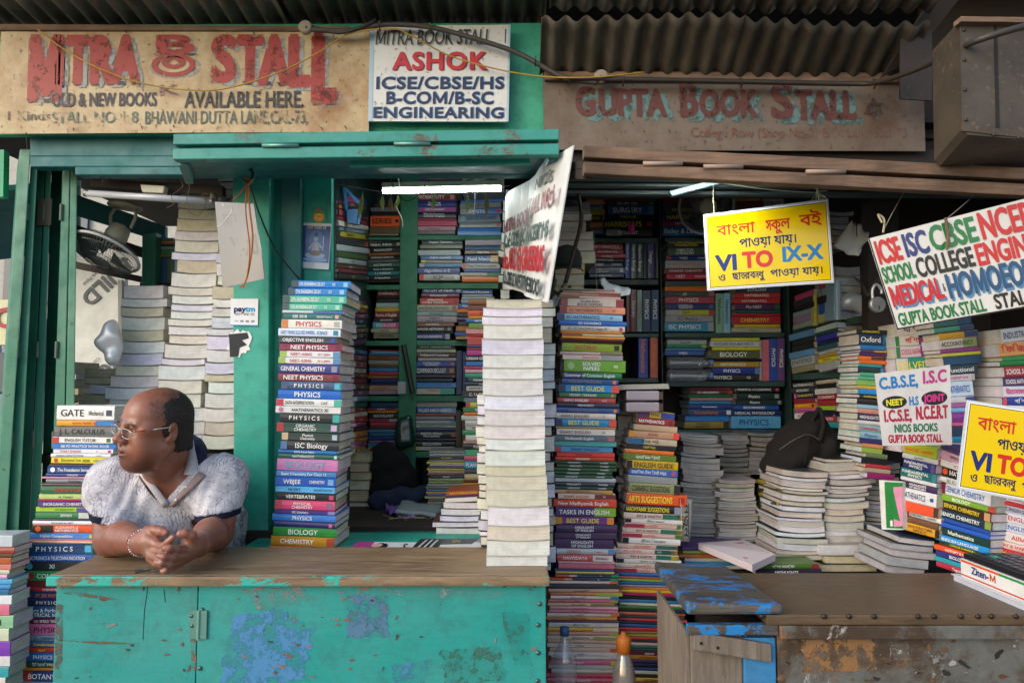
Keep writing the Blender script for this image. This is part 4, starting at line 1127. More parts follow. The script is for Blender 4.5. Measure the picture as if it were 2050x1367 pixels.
# head frame
HC = np.array(P(312, 853, 2.05))
yaw, pitch, roll = R(33), R(4), R(10)
F0 = np.array([-math.sin(yaw), -math.cos(yaw), 0]); L0 = np.array([math.cos(yaw), -math.sin(yaw), 0]); U0 = np.array([0, 0, 1.0])
U1 = U0 * math.cos(roll) + L0 * math.sin(roll); L1 = L0 * math.cos(roll) - U0 * math.sin(roll)
Fh = F0 * math.cos(pitch) - U1 * math.sin(pitch); Uh = U1 * math.cos(pitch) + F0 * math.sin(pitch); Lh = L1
HS = .915
def HL(l, f, u): return HC + HS * (Lh * l + Fh * f + Uh * u)
HM = np.stack([Lh, Fh, Uh])
SR, SL = np.array(P(224, 966, 2.17)), np.array(P(444, 962, 2.19))
ER, EL = np.array(P(226, 1078, 2.06)), np.array(P(432, 1066, 2.12))
WR, WL = np.array(P(286, 1086, 1.905)), np.array(P(396, 1090, 1.92))
NB = np.array(P(338, 940, 2.20))
CH = np.array(P(334, 1004, 2.25)); BE = np.array([CH[0], 2.42, 1.0]); PE = np.array([CH[0], 2.52, .88])
def head_sdf(G):
    e = lambda c, r, k=.02, mode='u': G.ell(HL(*c), np.array(r) * HS, k, HM, mode)
    c_ = lambda a, b, r0, r1, k=.012, mode='u': G.cap(HL(*a), HL(*b), r0 * HS, r1 * HS, k, mode)
    e((0, -.014, .036), (.078, .100, .090), .01)
    e((0, .040, .040), (.064, .054, .062), .03)
    e((0, .030, -.032), (.066, .066, .080), .03)
    for s in (1, -1):
        c_((s * .060, .0, -.060), (s * .024, .072, -.100), .022, .020, .03)
        e((s * .040, .062, -.034), (.030, .030, .032), .025)        # cheeks
        e((s * .044, .050, -.070), (.026, .034, .030), .03)         # jowls
        e((s * .056, .058, .008), (.018, .024, .016), .02)          # cheek bone
    e((0, .076, -.106), (.026, .022, .020), .02)                    # chin
    e((0, .040, -.122), (.046, .044, .020), .03)                    # under the chin
    c_((-.040, .084, .024), (-.010, .094, .020), .009, .010, .014); c_((.040, .084, .024), (.010, .094, .020), .009, .010, .014)
    for s in (1, -1): e((s * .032, .100, .004), (.017, .014, .011), .012, 's')
    for s in (1, -1):
        c_((s * .018, .0885, .0085), (s * .032, .0925, .0125), .0045, .005, .004); c_((s * .032, .0925, .0125), (s * .046, .083, .007), .005, .0045, .004)
        c_((s * .018, .0885, -.004), (s * .032, .0905, -.0075), .004, .0042, .005); c_((s * .032, .0905, -.0075), (s * .046, .082, -.002), .0042, .004, .005)
    c_((0, .096, .014), (0, .116, -.022), .0085, .0125, .010); e((0, .120, -.027), (.0145, .014, .0125), .008)
    for s in (1, -1):
        e((s * .0155, .110, -.031), (.0105, .013, .0095), .006)
        e((s * .0085, .117, -.0405), (.0045, .0055, .004), .003, 's')
    e((0, .088, -.066), (.034, .020, .030), .016)                   # mouth mound
    c_((-.024, .091, -.0690), (-.007, .1055, -.0625), .0045, .0068, .005); c_((.024, .091, -.0690), (.007, .1055, -.0625), .0045, .0068, .005); c_((-.007, .1055, -.0625), (.007, .1055, -.0625), .0068, .0068, .005)
    c_((-.021, .091, -.0745), (0, .104, -.0795), .005, .0082, .006); c_((.021, .091, -.0745), (0, .104, -.0795), .005, .0082, .006)
    e((0, .109, -.0705), (.022, .013, .0022), .002, 's')
    c_((.0, .112, -.044), (.0, .108, -.058), .002, .003, .004)
    for s in (1, -1):                                               # ears
        A = np.stack([Lh * .92 + Fh * -.36 * s, Fh * .92 + Lh * .36 * s, Uh]); A[0] /= np.linalg.norm(A[0]); A[1] /= np.linalg.norm(A[1])
        G.ell(HL(s * .081, -.012, -.004), np.array((.010, .020, .033)) * HS, .006, A)
        G.ell(HL(s * .078, .0, -.028), np.array((.008, .010, .012)) * HS, .006, A)
        G.ell(HL(s * .090, -.010, .000), np.array((.007, .011, .020)) * HS, .004, A, 's')
        G.ell(HL(s * .086, .002, -.008), np.array((.006, .006, .008)) * HS, .003, A, 's')
    G.cap(HL(0, -.028, -.045), NB - np.array((0, 0, .01)), .058, .056, .012)
    G.cap(HL(0, -.050, -.03), NB + np.array((.0, .02, -.01)), .050, .054, .012)
    G.cap(HL(.01, .02, -.09), NB + np.array((.005, -.02, -.04)), .040, .050, .03)
def torso_sdf(G, inf=0.0, arms=True):
    G.ell(CH, np.array((.185, .125, .165)) + inf, .05); G.ell(BE, np.array((.185, .15, .17)) + inf, .08); G.ell(PE, np.array((.175, .145, .15)) + inf, .06)
    G.cap(SR + np.array((.05, 0, -.01)), SL + np.array((-.05, 0, -.01)), .066 + inf, .066 + inf, .05)
    for s in (SR, SL): G.cap(NB + np.array((0, .03, -.06)), s + np.array((0, .0, .0)), .045 + inf, .060 + inf, .05)
G = Grid((-1.46, 1.74, .80), (-.72, 2.72, 1.56), .0027)
torso_sdf(G)
for S_, E_, W_ in ((SR, ER, WR), (SL, EL, WL)):
    G.cap(S_, E_, .062, .050, .03)
    m = E_ + (W_ - E_) * .35 + np.array((0, 0, .006))
    G.cap(E_, m, .046, .046, .02); G.cap(m, W_, .045, .029, .02)
head_sdf(G)
p = lambda *a: np.array(P(*a))
# his left hand (right in the picture)
G.cap(WL, p(380, 1094, 1.872), .030, .026, .02)
G.cap(p(384, 1092, 1.88), p(370, 1106, 1.855), .024, .018, .012); G.cap(p(384, 1100, 1.88), p(360, 1122, 1.856), .024, .016, .012); G.cap(p(388, 1092, 1.88), p(384, 1080, 1.866), .019, .015, .012)
HANDL = [([p(374, 1101, 1.852), p(354, 1099, 1.822), p(340, 1097, 1.806), p(331, 1096, 1.803)], [.0115, .0102, .0094, .0080]),
         ([p(370, 1112, 1.848), p(346, 1116, 1.812), p(330, 1114, 1.798), p(320, 1112, 1.797)], [.0115, .0104, .0096, .0080]),
         ([p(363, 1122, 1.848), p(340, 1129, 1.810), p(325, 1127, 1.798), p(314, 1125, 1.798)], [.0112, .0100, .0092, .0078]),
         ([p(356, 1129, 1.848), p(341, 1139, 1.820), p(332, 1142, 1.810), p(325, 1143, 1.809)], [.0098, .0086, .0080, .0068])]
THL = ([p(386, 1084, 1.868), p(383, 1071, 1.852), p(371, 1067, 1.842), p(361, 1068, 1.836)], [.0145, .0132, .0122, .0100])
# his right hand (left in the picture)
G.cap(WR, p(300, 1081, 1.885), .030, .027, .02)
G.cap(p(299, 1078, 1.886), p(313, 1088, 1.866), .024, .017, .012); G.cap(p(296, 1092, 1.882), p(306, 1112, 1.862), .025, .016, .012); G.cap(p(292, 1076, 1.892), p(298, 1063, 1.888), .020, .016, .012)
HANDR = [([p(312, 1089, 1.862), p(326, 1094, 1.842), p(337, 1084, 1.836), p(346, 1075, 1.834)], [.0115, .0104, .0092, .0076]),
         ([p(309, 1102, 1.858), p(326, 1106, 1.836), p(342, 1107, 1.836)], [.0115, .0102, .0085]),
         ([p(304, 1112, 1.856), p(318, 1120, 1.836), p(334, 1121, 1.830)], [.0112, .0100, .0084]),
         ([p(300, 1118, 1.858), p(313, 1129, 1.842), p(326, 1132, 1.836)], [.0100, .0088, .0074])]
THR = ([p(298, 1063, 1.888), p(312, 1061, 1.876), p(324, 1063, 1.866), p(332, 1066, 1.862)], [.0155, .0138, .0124, .0100])
for ch in HANDR + HANDL + [THR, THL]: G.chain([*ch[0]], ch[1], .0038)
V, Fc = G.mesh()
X = (V - HC) @ HM.T / HS            # head coordinates
skin = np.array(lin('955f49'))
C = np.tile(skin, (len(V), 1))
def blend(mask, c, a=1.0):
    global C
    mm = (np.clip(mask, 0, 1) * a)[:, None]; C = C * (1 - mm) + np.array(lin(c)) * mm
l, f, u = X.T
nz = np.array([mnoise.noise(Vector(v) * 55) for v in V]); nzf = np.array([mnoise.noise(Vector(v) * 260) for v in V])
inhead = (np.abs(l) < .11) & (u > -.15) & (f > -.15)
sm = lambda x, a, b: np.clip((x - a) / (b - a), 0, 1)
blend(inhead * 1.0 * sm(f, .02, .06) * sm(u, -.05, -.10) * sm(u, -.16, -.12), '4a3228', .7)                         # beard shadow
blend(inhead * sm(f, .07, .09) * sm(-np.abs(u + .056), -.014, -.004) * sm(-np.abs(l), -.034, -.02), '54392d', .45)       # moustache shadow
lips = inhead * (f > .086) * sm(-np.abs(u + .071), -.018, -.012) * sm(-np.abs(l), -.028, -.022)
blend(lips, '6d4038', .75)
brow = inhead * (f > .06) * sm(-np.abs(u - .026 - .10 * np.maximum(np.abs(l) - .012, 0) + 1.6 * np.maximum(np.abs(l) - .03, 0) ** 1.25), -.0085, -.0045) * sm(np.abs(l), .005, .011) * sm(-np.abs(l), -.055, -.046)
blend(brow * sm(nzf, -.9, .1), '17110f', .93)
blend(inhead * sm(f, .07, .085) * sm(-np.abs(u - .004), -.018, -.008) * sm(-np.abs(np.abs(l) - .032), -.02, -.012), '5f3a2d', .5)   # darker round the eyes
# thinning hair on the scalp, thicker to the back
scalp = inhead * sm(u, .035, .06) * sm(-f, -.05, .0)
blend(scalp * sm(nzf + nz * .4 + sm(-f, -.04, .09) * .9, .35, .8), '201815', .75)
blend(inhead * sm(u, .02, .05) * sm(-np.abs(l), -.2, .0), '8d5a41', 0)
arm = (V[:, 2] < TOPZ + .085) & (V[:, 1] < 2.13)
blend(arm * 1.0, '7a4e3d', .7)
blend(sm(nz, .1, .6) * 1.0, '7a4a36', .3)
for ch in [THR, THL] + HANDL + HANDR[:1]:
    tip = ch[0][-1]; d0 = np.linalg.norm(V - tip, axis=1)
    blend(sm(-d0, -.016, -.008), 'b07a66', .55)
hand = np.linalg.norm(V - p(310, 1088, 1.86), axis=1)
blend(sm(-hand, -.035, -.02) * (V[:, 0] > p(306, 1088, 1.86)[0]), 'a06a54', .6)
mb = MB(); mb.v = [tuple(q) for q in V]; mb.f = [tuple(q) for q in Fc.tolist()]; mb.m = [0] * len(mb.f)
mb.c = C[Fc].mean(1)
def m_skin():
    t = NT('skin')
    t.base(t.mix(t.ramp(t.noise(240, None, 3), [(.35, 0.0), (.7, .22)]), t.col(), '4a2a20')); t.rough(t.ramp(t.noise(60, None, 5), [(.3, .30), (.7, .5)]))
    t.b.inputs['Subsurface Weight'].default_value = .12; t.b.inputs['Subsurface Radius'].default_value = (1, .35, .2); t.b.inputs['Subsurface Scale'].default_value = .006
    t.bump(t.noise(420, None, 4), .22, .0008); return t.m
M_skin = m_skin()
man = thing('person', 'balding man in a white patterned polo shirt leaning on the teal counter', 'person', (float(PE[0]), float(PE[1]), .2))
o = mb.build('body', M_skin, man, smooth=True)
sk = o.modifiers.new('soft', 'SMOOTH'); sk.factor = .5; sk.iterations = 2
# hair at the sides and back
mg = .12
H = Grid(HC - .16, HC + .16, .0028)
H.ell(HL(0, -.015, .034), np.array((.0825, .105, .092)) * HS, .01, HM); H.cap(HL(0, -.05, -.03), HL(0, -.06, -.075), .066, .058, .02)
for s in (1, -1): H.cap(HL(s * .070, .008, -.004), HL(s * .068, .016, -.040), .0105, .004, .012)
sl, XYZ = H._blk(H.lo, H.lo + H.h * H.n)
Q_ = np.stack(XYZ, -1) - HC; lq, fq, uq = [(Q_ @ v) / HS for v in (Lh, Fh, Uh)]
rag = .009 * np.sin(lq * 300 + uq * 120) + .005 * np.sin(uq * 330 + fq * 210) + .004 * np.sin(fq * 520)
keep = fq - (.016 + .10 * np.clip(-.02 - uq, -.03, .06) * 0 - .25 * np.clip(uq - .05, 0, 1)) + rag     # forward limit
side = np.maximum(keep, (uq - (.106 - .36 * np.clip(fq + .05, -.02, .2))) + rag)                             # bald dome in front
nape = -(uq + .078 - .2 * np.clip(fq + .04, 0, .1)) + rag * .5
burn = np.maximum(np.maximum(fq - .026 + rag * .4, -(uq + .046)), uq - .03)
behind_ear = np.where(uq < -.005, fq + .026, -1)
hh = np.maximum(np.maximum(side, nape), np.minimum(behind_ear, np.where(np.abs(lq) > .05, burn, 1)))
H.D = np.maximum(H.D + .0010 * np.sin(fq * 900 + uq * 300), hh).astype(np.float32)
v, fc = H.mesh()
mb = MB(); mb.add([tuple(q) for q in v], fc.tolist(), '16120f')
def strand(q, n, L, w, lift):
    d = -Uh * rnd.uniform(.5, 1.0) - Fh * rnd.uniform(.1, .8) + Lh * rnd.uniform(-.35, .35); d = d - n * (d @ n); d = d / (np.linalg.norm(d) + 1e-9); sd = np.cross(n, d) * w
    a = q + n * .0002; m_ = q + d * L * .5 + n * lift; e_ = q + d * L + n * lift * .7
    mb.add([tuple(a - sd), tuple(a + sd), tuple(m_ + sd * .8), tuple(m_ - sd * .8), tuple(e_)], ((0, 1, 2, 3), (3, 2, 4)), rnd.choice(['16120f', '1c1613', '2a211c']))
hc_ = HL(0, -.02, .02)
for k in rnd.sample(range(len(v)), min(5200, len(v))):
    q = v[k]; n = (q - hc_) / np.linalg.norm(q - hc_); strand(q, n, rnd.uniform(.007, .015), .0005, .0016)
sc_ = np.where(inhead & (u > .05) & (f < .055))[0]
for k in sc_:
    dens = .05 + .55 * float(np.clip((-f[k] + .02) / .09, 0, 1)) + .25 * float(np.clip((abs(l[k]) - .035) / .03, 0, 1))
    if rnd.random() < dens * .5:
        q = V[k]; n = (q - hc_) / np.linalg.norm(q - hc_); strand(q, n, rnd.uniform(.008, .016), .00035, .0012)
def m_hair():
    t = NT('black_hair'); t.base(t.mix(t.ramp(t.noise(300, t.coord((1, 1, .25)), 3), [(.4, 0.0), (.7, .5)]), t.col(), '3a2c24')); t.rough(.5); t.bump(t.noise(320, t.coord((1, 1, .2)), 3), .8, .003); return t.m
mb.build('hair', m_hair(), man, smooth=True)
# eyes
for s in (1, -1):
    c = HL(s * .032, .0815, .0035); mb = MB(); bm = bmesh.new(); bmesh.ops.create_uvsphere(bm, u_segments=28, v_segments=20, radius=.0125 * HS)
    g = Fh * .93 - Lh * .12 - Uh * .05; g = g / np.linalg.norm(g)
    for fa in bm.faces:
        cc = np.array(fa.calc_center_median()); ang = float(cc @ g) / (.0125 * HS)
        mb.add([tuple(np.array(w.co) + c) for w in fa.verts], (tuple(range(len(fa.verts))),), '0c0807' if ang > .90 else '2a1a12' if ang > .80 else 'b8aca4')
    bm.free(); mb.build('eye', M_glossy, man, smooth=True)
# ---- polo shirt
S2 = Grid((-1.47, 1.95, .80), (-.72, 2.74, 1.34), .0034)
def shirt_shape(G, inf):
    torso_sdf(G, .013 + inf)
    G.cap(SR, ER + (ER - SR) * -.10,   .067 + inf, .062 + inf, .045); G.cap(SL, EL + (EL - SL) * -.08, .067 + inf, .062 + inf, .045)
shirt_shape(S2, 0)
sl, (Xg, Yg, Zg) = S2._blk(S2.lo, S2.lo + S2.h * S2.n)
xr_ = Xg - CH[0]
fold = .0042 * np.sin(26 * Zg + 26 * np.abs(xr_) + 10 * Yg) * np.sin(18 * xr_ - 12 * Zg) +   .0010 * np.sin(70 * xr_ + 28 * Zg + 6 * np.sin(24 * Zg)) + .0022 * np.sin(38 * Zg - 64 * Xg + 4 * np.sin(30 * Xg))
out = S2.D + fold.astype(np.float32)
sh = np.maximum(out, -(out + .0075))
def along(a, b):
    ab = b - a; L2 = ab @ ab; t = np.clip(((Xg - a[0]) * ab[0] + (Yg - a[1]) * ab[1] + (Zg - a[2]) * ab[2]) / L2, 0, 1.4)
    return np.sqrt((Xg - a[0] - t * ab[0]) ** 2 + (Yg - a[1] - t * ab[1]) ** 2 + (Zg - a[2] - t * ab[2]) ** 2)
ZCR, ZCL = P(215, 1040, 2.10).z, P(436, 1036, 2.13).z
def cutz(S_, E_, z0, x): return z0 + .10 * (x - E_[0]) * (1 if S_ is SL else -1) * -1
for S_, E_, z0, sg in ((SR, ER, ZCR, -1), (SL, EL, ZCL, 1)):
    dd_ = along(S_, E_); near = (dd_ < .092) & ((Xg - (S_[0] - sg * .075)) * sg > 0)
    sh = np.where(near, np.maximum(sh, z0 + .12 * (Xg - E_[0]) * sg - Zg), sh)
a_, b_, c_ = p(284, 934, 2.15), p(396, 938, 2.15), p(339, 1006, 2.15)
def half(p0, p1):   # signed distance to a line in the x-z plane
    n = np.array((-(p1[2] - p0[2]), p1[0] - p0[0])); n = n / np.linalg.norm(n); return (Xg - p0[0]) * n[0] + (Zg - p0[2]) * n[1]
dv_ = np.maximum(-half(a_, c_), -half(c_, b_)); dv_ = np.maximum(dv_, Yg - NB[1] - .02)
nk = np.sqrt((Xg - NB[0]) ** 2 + (Yg - NB[1] - .01) ** 2) - .064; nk = np.maximum(nk, NB[2] - .02 - Zg)
sh = np.maximum(sh, -np.minimum(dv_, nk))
S2.D = sh.astype(np.float32)
v, fc = S2.mesh()
cw, navy = np.array(lin('d4d1d4')), np.array(lin('1c2038'))
Cv = np.tile(cw, (len(v), 1))
for S_, E_, z0, sg in ((SR, ER, ZCR, -1), (SL, EL, ZCL, 1)):
    ab = E_ - S_; t = np.clip(((v - S_) @ ab) / (ab @ ab), 0, 1.4); dd_ = np.linalg.norm(v - S_ - t[:, None] * ab, axis=1)
    Cv[(dd_ < .088) & ((v[:, 0] - (S_[0] - sg * .06)) * sg > 0) & (v[:, 2] < z0 + .12 * (v[:, 0] - E_[0]) * sg + .019)] = navy
def m_shirt():
    t = NT('printed_polo_cloth')
    d = t.new('ShaderNodeTexVoronoi', feature='DISTANCE_TO_EDGE'); d.inputs['Scale'].default_value = 34
    nn = t.new('ShaderNodeTexNoise'); nn.inputs['Scale'].default_value = 16; nn.inputs['Detail'].default_value = 4
    c = t.coord(); t.ln(c, nn.inputs['Vector'])
    ad = t.new('ShaderNodeMix', data_type='VECTOR'); ad.inputs[0].default_value = .12; t.ln(c, ad.inputs[4]); t.ln(nn.outputs['Color'], ad.inputs[5]); t.ln(ad.outputs[1], d.inputs['Vector'])
    ln_ = t.ramp(d.outputs['Distance'], [(.01, .9), (.05, 0.0)])
    w = t.new('ShaderNodeTexWave'); w.inputs['Scale'].default_value = 34; w.inputs['Distortion'].default_value = 9; w.inputs['Detail'].default_value = 3; t.ln(c, w.inputs['Vector'])
    st = t.math('MULTIPLY', t.ramp(w.outputs['Fac'], [(.72, 0.0), (.86, 1.0)]), t.ramp(t.noise(11, c, 4), [(.48, 0.0), (.56, 1.0)]))
    pm = t.ramp(t.noise(7, c, 5), [(.34, .15), (.55, 1.0)])
    m = t.math('MULTIPLY', t.math('MAXIMUM', ln_, st), pm)
    cloud = t.ramp(t.noise(13, c, 6), [(.38, 0.0), (.6, .6)])
    base = t.mix(cloud, t.col(), t.mix(1.0, t.col(), 'a5a3ac', 'MULTIPLY'))
    t.base(t.mix(t.math('MULTIPLY', m, .68), base, t.mix(1.0, t.col(), '5a5c70', 'MULTIPLY')))
    t.rough(.9); t.b.inputs['Specular IOR Level'].default_value = .2; t.bump(t.noise(500, None, 2), .15, .0006); return t.m
mb = MB(); mb.v = [tuple(q) for q in v]; mb.f = [tuple(q) for q in fc.tolist()]; mb.m = [0] * len(fc); mb.c = Cv[fc].mean(1)
M_shirt = m_shirt()
polo = mb.build('polo_shirt', M_shirt, man, smooth=True)
# front surface of the shirt along a sight line
oD = out
def hit(px_, py_, lift=.004):
    for k in range(600):
        d = 1.97 + k * .001; q = np.array(P(px_, py_, d)); i = np.round((q - S2.lo) / S2.h).astype(int)
        if (i >= 0).all() and (i < S2.n).all() and oD[tuple(i)] < 0: return Vector(P(px_, py_, d - lift))
    return Vector(P(px_, py_, 2.2))
def strip(L, Rr, col, name, mat=M_cloth, th=.003):
    mb = MB(); n = len(L); mb.add([x for ab in zip(L, Rr) for x in ab], [(2 * i, 2 * i + 1, 2 * i + 3, 2 * i + 2) for i in range(n - 1)], col)
    o = mb.build(name, mat, polo_e, smooth=True); so = o.modifiers.new('thick', 'SOLIDIFY'); so.thickness = th; return o
polo_e = man
n = 7
strip([hit(399 + (339 - 399) * k / n, 944 + (1010 - 944) * k / n) for k in range(n + 1)], [hit(412 + (349 - 412) * k / n, 952 + (1014 - 952) * k / n) for k in range(n + 1)], '96827f', 'placket')
strip([hit(276 + (328 - 276) * k / n, 946 + (1016 - 946) * k / n) for k in range(n + 1)], [hit(289 + (339 - 289) * k / n, 942 + (1008 - 942) * k / n) for k in range(n + 1)], 'bdb8ba', 'placket')
for (x_, y_) in ((352, 1000), (372, 974)):
    mb = MB(); mb.lathe([(.0042, 0), (.0042, .001), (.003, .0018), (.0005, .0016)], hit(x_, y_, .008), (0, -1, .2), 'c8c0bc', 12); mb.build('button', M_glossy, man, smooth=True)
# collar: inner band and folded outer leaf on either side, running round behind the neck
def band(A, B, col, th=.004, n=5):
    A, B = bez([P(*q) for q in A], n), bez([P(*q) for q in B], n)
    mb = MB(); m = len(A); mid = [a.lerp(b, .5) + Vector((0, -.004, .003)) for a, b in zip(A, B)]
    mb.add([x for t3 in zip(A, mid, B) for x in t3], [q for i in range(m - 1) for q in ((3 * i, 3 * i + 1, 3 * i + 4, 3 * i + 3), (3 * i + 1, 3 * i + 2, 3 * i + 5, 3 * i + 4))], col)
    return mb, th
def put_band(lst):
    mb = MB()
    for m_, th in lst:
        n0 = len(mb.v); mb.v += m_.v; mb.f += [tuple(i + n0 for i in f) for f in m_.f]; mb.c += m_.c; mb.m += m_.m
    o = mb.build('collar', M_cloth, man, smooth=True); so = o.modifiers.new('thick', 'SOLIDIFY'); so.thickness = .004; so.offset = 0
put_band([band([(330, 880, 2.31), (364, 872, 2.29), (374, 878, 2.235), (373, 905, 2.185), (374, 928, 2.15), (368, 950, 2.118)], [(332, 878, 2.33), (372, 868, 2.305), (385, 874, 2.235), (391, 902, 2.18), (398, 930, 2.142), (395, 953, 2.112)], 'c6c2c4'),
          band([(332, 878, 2.33), (372, 868, 2.305), (385, 874, 2.235), (391, 902, 2.18), (397, 926, 2.146), (399, 938, 2.135)], [(340, 892, 2.35), (392, 876, 2.33), (410, 890, 2.245), (415, 908, 2.19), (409, 930, 2.15), (402, 943, 2.132)], '1a1f3c'),
          band([(296, 905, 2.28), (282, 915, 2.2), (283, 930, 2.14), (298, 950, 2.105)], [(288, 905, 2.29), (268, 918, 2.2), (268, 934, 2.13), (276, 952, 2.105)], 'c6c2c4'),
          band([(288, 905, 2.29), (268, 918, 2.2), (268, 930, 2.14), (272, 940, 2.12)], [(274, 915, 2.30), (252, 926, 2.21), (251, 934, 2.15), (262, 943, 2.125)], '1a1f3c')])
# trousers and shoes behind the counter
T_ = Grid((-1.5, 2.2, .12), (-.75, 2.75, 1.06), .008)
T_.ell(PE, (.185, .155, .16), .03)
for s in (-1, 1):
    T_.cap(PE + np.array((s * .09, 0, -.05)), PE + np.array((s * .11, -.02, -.40)), .095, .068, .03); T_.cap(PE + np.array((s * .11, -.02, -.40)), PE + np.array((s * .12, .02, -.62)), .066, .055, .02)
v, fc = T_.mesh(); mb = MB(); mb.add([tuple(q) for q in v], fc.tolist(), '2a3040'); mb.build('trousers', M_cloth, man, smooth=True)
for s in (-1, 1):
    mb = MB(); q = PE + np.array((s * .12, .02, -.64)); mb.bev((q[0] - .045, q[1] - .17, .2), (q[0] + .045, q[1] + .08, q[2] + .02), .02, '2a2018'); mb.build('shoe', M_plasticB, man)
# spectacles
mb = MB(); ml = MB()
def lens_pts(s):
    w, h_ = .0235, .0145; out = []
    for k in range(24):
        a = 2 * math.pi * k / 24; ca, sa = math.cos(a), math.sin(a)
        x = w * math.copysign(abs(ca) ** .55, ca); z = h_ * math.copysign(abs(sa) ** .6, sa)
        out.append(Vector(HL(s * .033 + x, .113 - .10 * abs(s * .033 + x) ** 1.0 * .55, -.004 + z)))
    return out
for s in (1, -1):
    q = lens_pts(s); mb.tube(q + [q[0]], .0009, 'd8d0cc', 5, cap=False); ml.add(q, (tuple(range(24)),), 'fff')
    e_ = Vector(HL(s * .0575, .111, .006)); mb.tube([Vector(HL(s * .055, .110, .004)), e_, Vector(HL(s * .066, .100, .009))], .0016, 'c8a890', 6)
    mb.tube([Vector(HL(s * .066, .100, .009)), Vector(HL(s * .075, .055, .011))], .0017, 'b03a2c', 6); mb.tube([Vector(HL(s * .075, .055, .011)), Vector(HL(s * .083, .012, .014)), Vector(HL(s * .086, -.012, .016))], .0017, 'd0c4b8', 6)
    mb.tube([Vector(HL(s * .012, .112, -.006)), Vector(HL(s * .010, .106, -.010))], .0012, 'd8d0cc', 5)
mb.tube(bez([HL(.0105, .112, .004), HL(.004, .117, .007), HL(-.004, .117, .007), HL(-.0105, .112, .004)], 4), .0011, 'd8d0cc', 6)
sp = mb.build('spectacles', M_metal, man, smooth=True); lo = ml.build('lenses', M_lens, sp) if False else ml.build('lenses', M_lens, man)
# beaded bracelet and red thread on his right wrist
d_ = WR - ER; d_ /= np.linalg.norm(d_); b1 = np.cross(d_, (0, 0, 1)); b1 /= np.linalg.norm(b1); b2 = np.cross(b1, d_)
mb = MB(); c0 = WR - d_ * .004
for k in range(34):
    a = 2 * math.pi * k / 34; q = c0 + (b1 * math.cos(a) + b2 * math.sin(a)) * .0352
    bm = bmesh.new(); bmesh.ops.create_icosphere(bm, subdivisions=1, radius=.0033, matrix=Matrix.Translation(q)); mb.bm(bm, 'd8ccc0' if k % 3 else 'b09488'); bm.free()
mb.build('bracelet', M_glossy, man, smooth=True)
mb = MB(); c0 = WR - d_ * .013; mb.tube([c0 + (b1 * math.cos(2 * math.pi * k / 30) + b2 * math.sin(2 * math.pi * k / 30)) * .036 for k in range(31)], .0016, '9a2a2a', 5, cap=False); mb.build('wrist_thread', M_cloth, man, smooth=True)
mb = MB(); q0 = P(268, 1122, 1.9); q0.z = TOPZ + .003
mb.tube(bez([q0, q0 + Vector((.03, .004, .001)), q0 + Vector((.06, -.012, 0)), q0 + Vector((.10, .0, .0))]), .0026, '5a5a50', 5); mb.tube(bez([q0 + Vector((.02, -.03, 0)), q0 + Vector((.06, -.008, .003)), q0 + Vector((.11, -.016, .0))]), .0024, '4a4a44', 5)
tag(mb.build('cord_scrap', M_cloth, None, q0, smooth=True), 'scrap of grey cord lying on the counter by the hands', 'cord')
# ------------------------------------------------------------------ lamps, fans and hanging things
t = thing('tube_light', 'lit white tube light hanging over the green shelving', 'tube light', P(885, 375, 2.62))
A, B_ = P(764, 378, 2.62), P(1004, 373, 2.58)
mb = MB(); d = (B_ - A)
up = Vector((0, 0, 1))
mb.hexa([A + up * .004, B_ + up * .004, B_ + up * .026, A + up * .026] + [p + Vector((0, .045, 0)) for p in (A + up * .004, B_ + up * .004, B_ + up * .022, A + up * .022)], '8a8678')
mb.build('housing', M_matte, t, bevel=.003)
mb = MB(); mb.tube([A + Vector((.004, .012, -.006)), B_ + Vector((-.004, .012, -.006))], .0095, 'fff', 12); mb.build('tube', M_tube, t, smooth=True)
mb = MB()
for f in (.12, .9):
    p = A.lerp(B_, f) + Vector((0, .02, .02)); mb.tube([p, p + Vector((.004, 0, .05))], .0015, '2a2a2a', 5)
mb.build('wire', M_matte, t)
mb = MB()
mb.tube(bez([P(680, 370, 2.66), P(770, 385, 2.56), P(850, 392, 2.55), P(940, 384, 2.55), P(1020, 372, 2.6)]), .0009, 'c8c4b8', 4)
tag(mb.build('string', M_matte, None, P(850, 390, 2.55)), 'thin white thread strung under the lit tube', 'string')
for k, (x, y, h, c) in enumerate(((726, 390, 50, '8a9a4a'), (766, 392, 30, 'a8a868'), (782, 396, 28, '8a6a4a'), (798, 394, 26, '9aa84a'), (868, 392, 28, '7a8a4a'), (936, 394, 34, '8a9a5a'), (972, 390, 44, '6a6a44'))):
    mb = MB(); tp = P(x, y, 2.55); L = h / FPX * 2.55; cur = rnd.uniform(-.02, .02)
    n = 7; V = []
    for i in range(n + 1):
        f = i / n; w = .0085 * math.sin(math.pi * min(1, f * .95 + .04)) + .0006
        c_ = tp + Vector((cur * f * f + (x - 850) * .00002 * i, .004 * math.sin(f * 5), -L * f)); V += [c_ + Vector((-w, 0, 0)), c_ + Vector((0, -.003, 0)), c_ + Vector((w, 0, 0))]
    mb.add(V, [q for i in range(n) for q in ((i * 3, i * 3 + 1, i * 3 + 4, i * 3 + 3), (i * 3 + 1, i * 3 + 2, i * 3 + 5, i * 3 + 4))], c)
    mb.tube([tp + Vector((0, 0, .012)), tp], .0012, '6a6a40', 4)
    nm = ['farthest left', 'second from left', 'third from left', 'middle', 'third from right', 'second from right', 'farthest right'][k]
    tag(mb.build('dry_leaf', M_matte, None, tp, smooth=True), f'dry mango leaf hanging on the thread, {nm}', 'leaf', 'dry leaves on the thread')
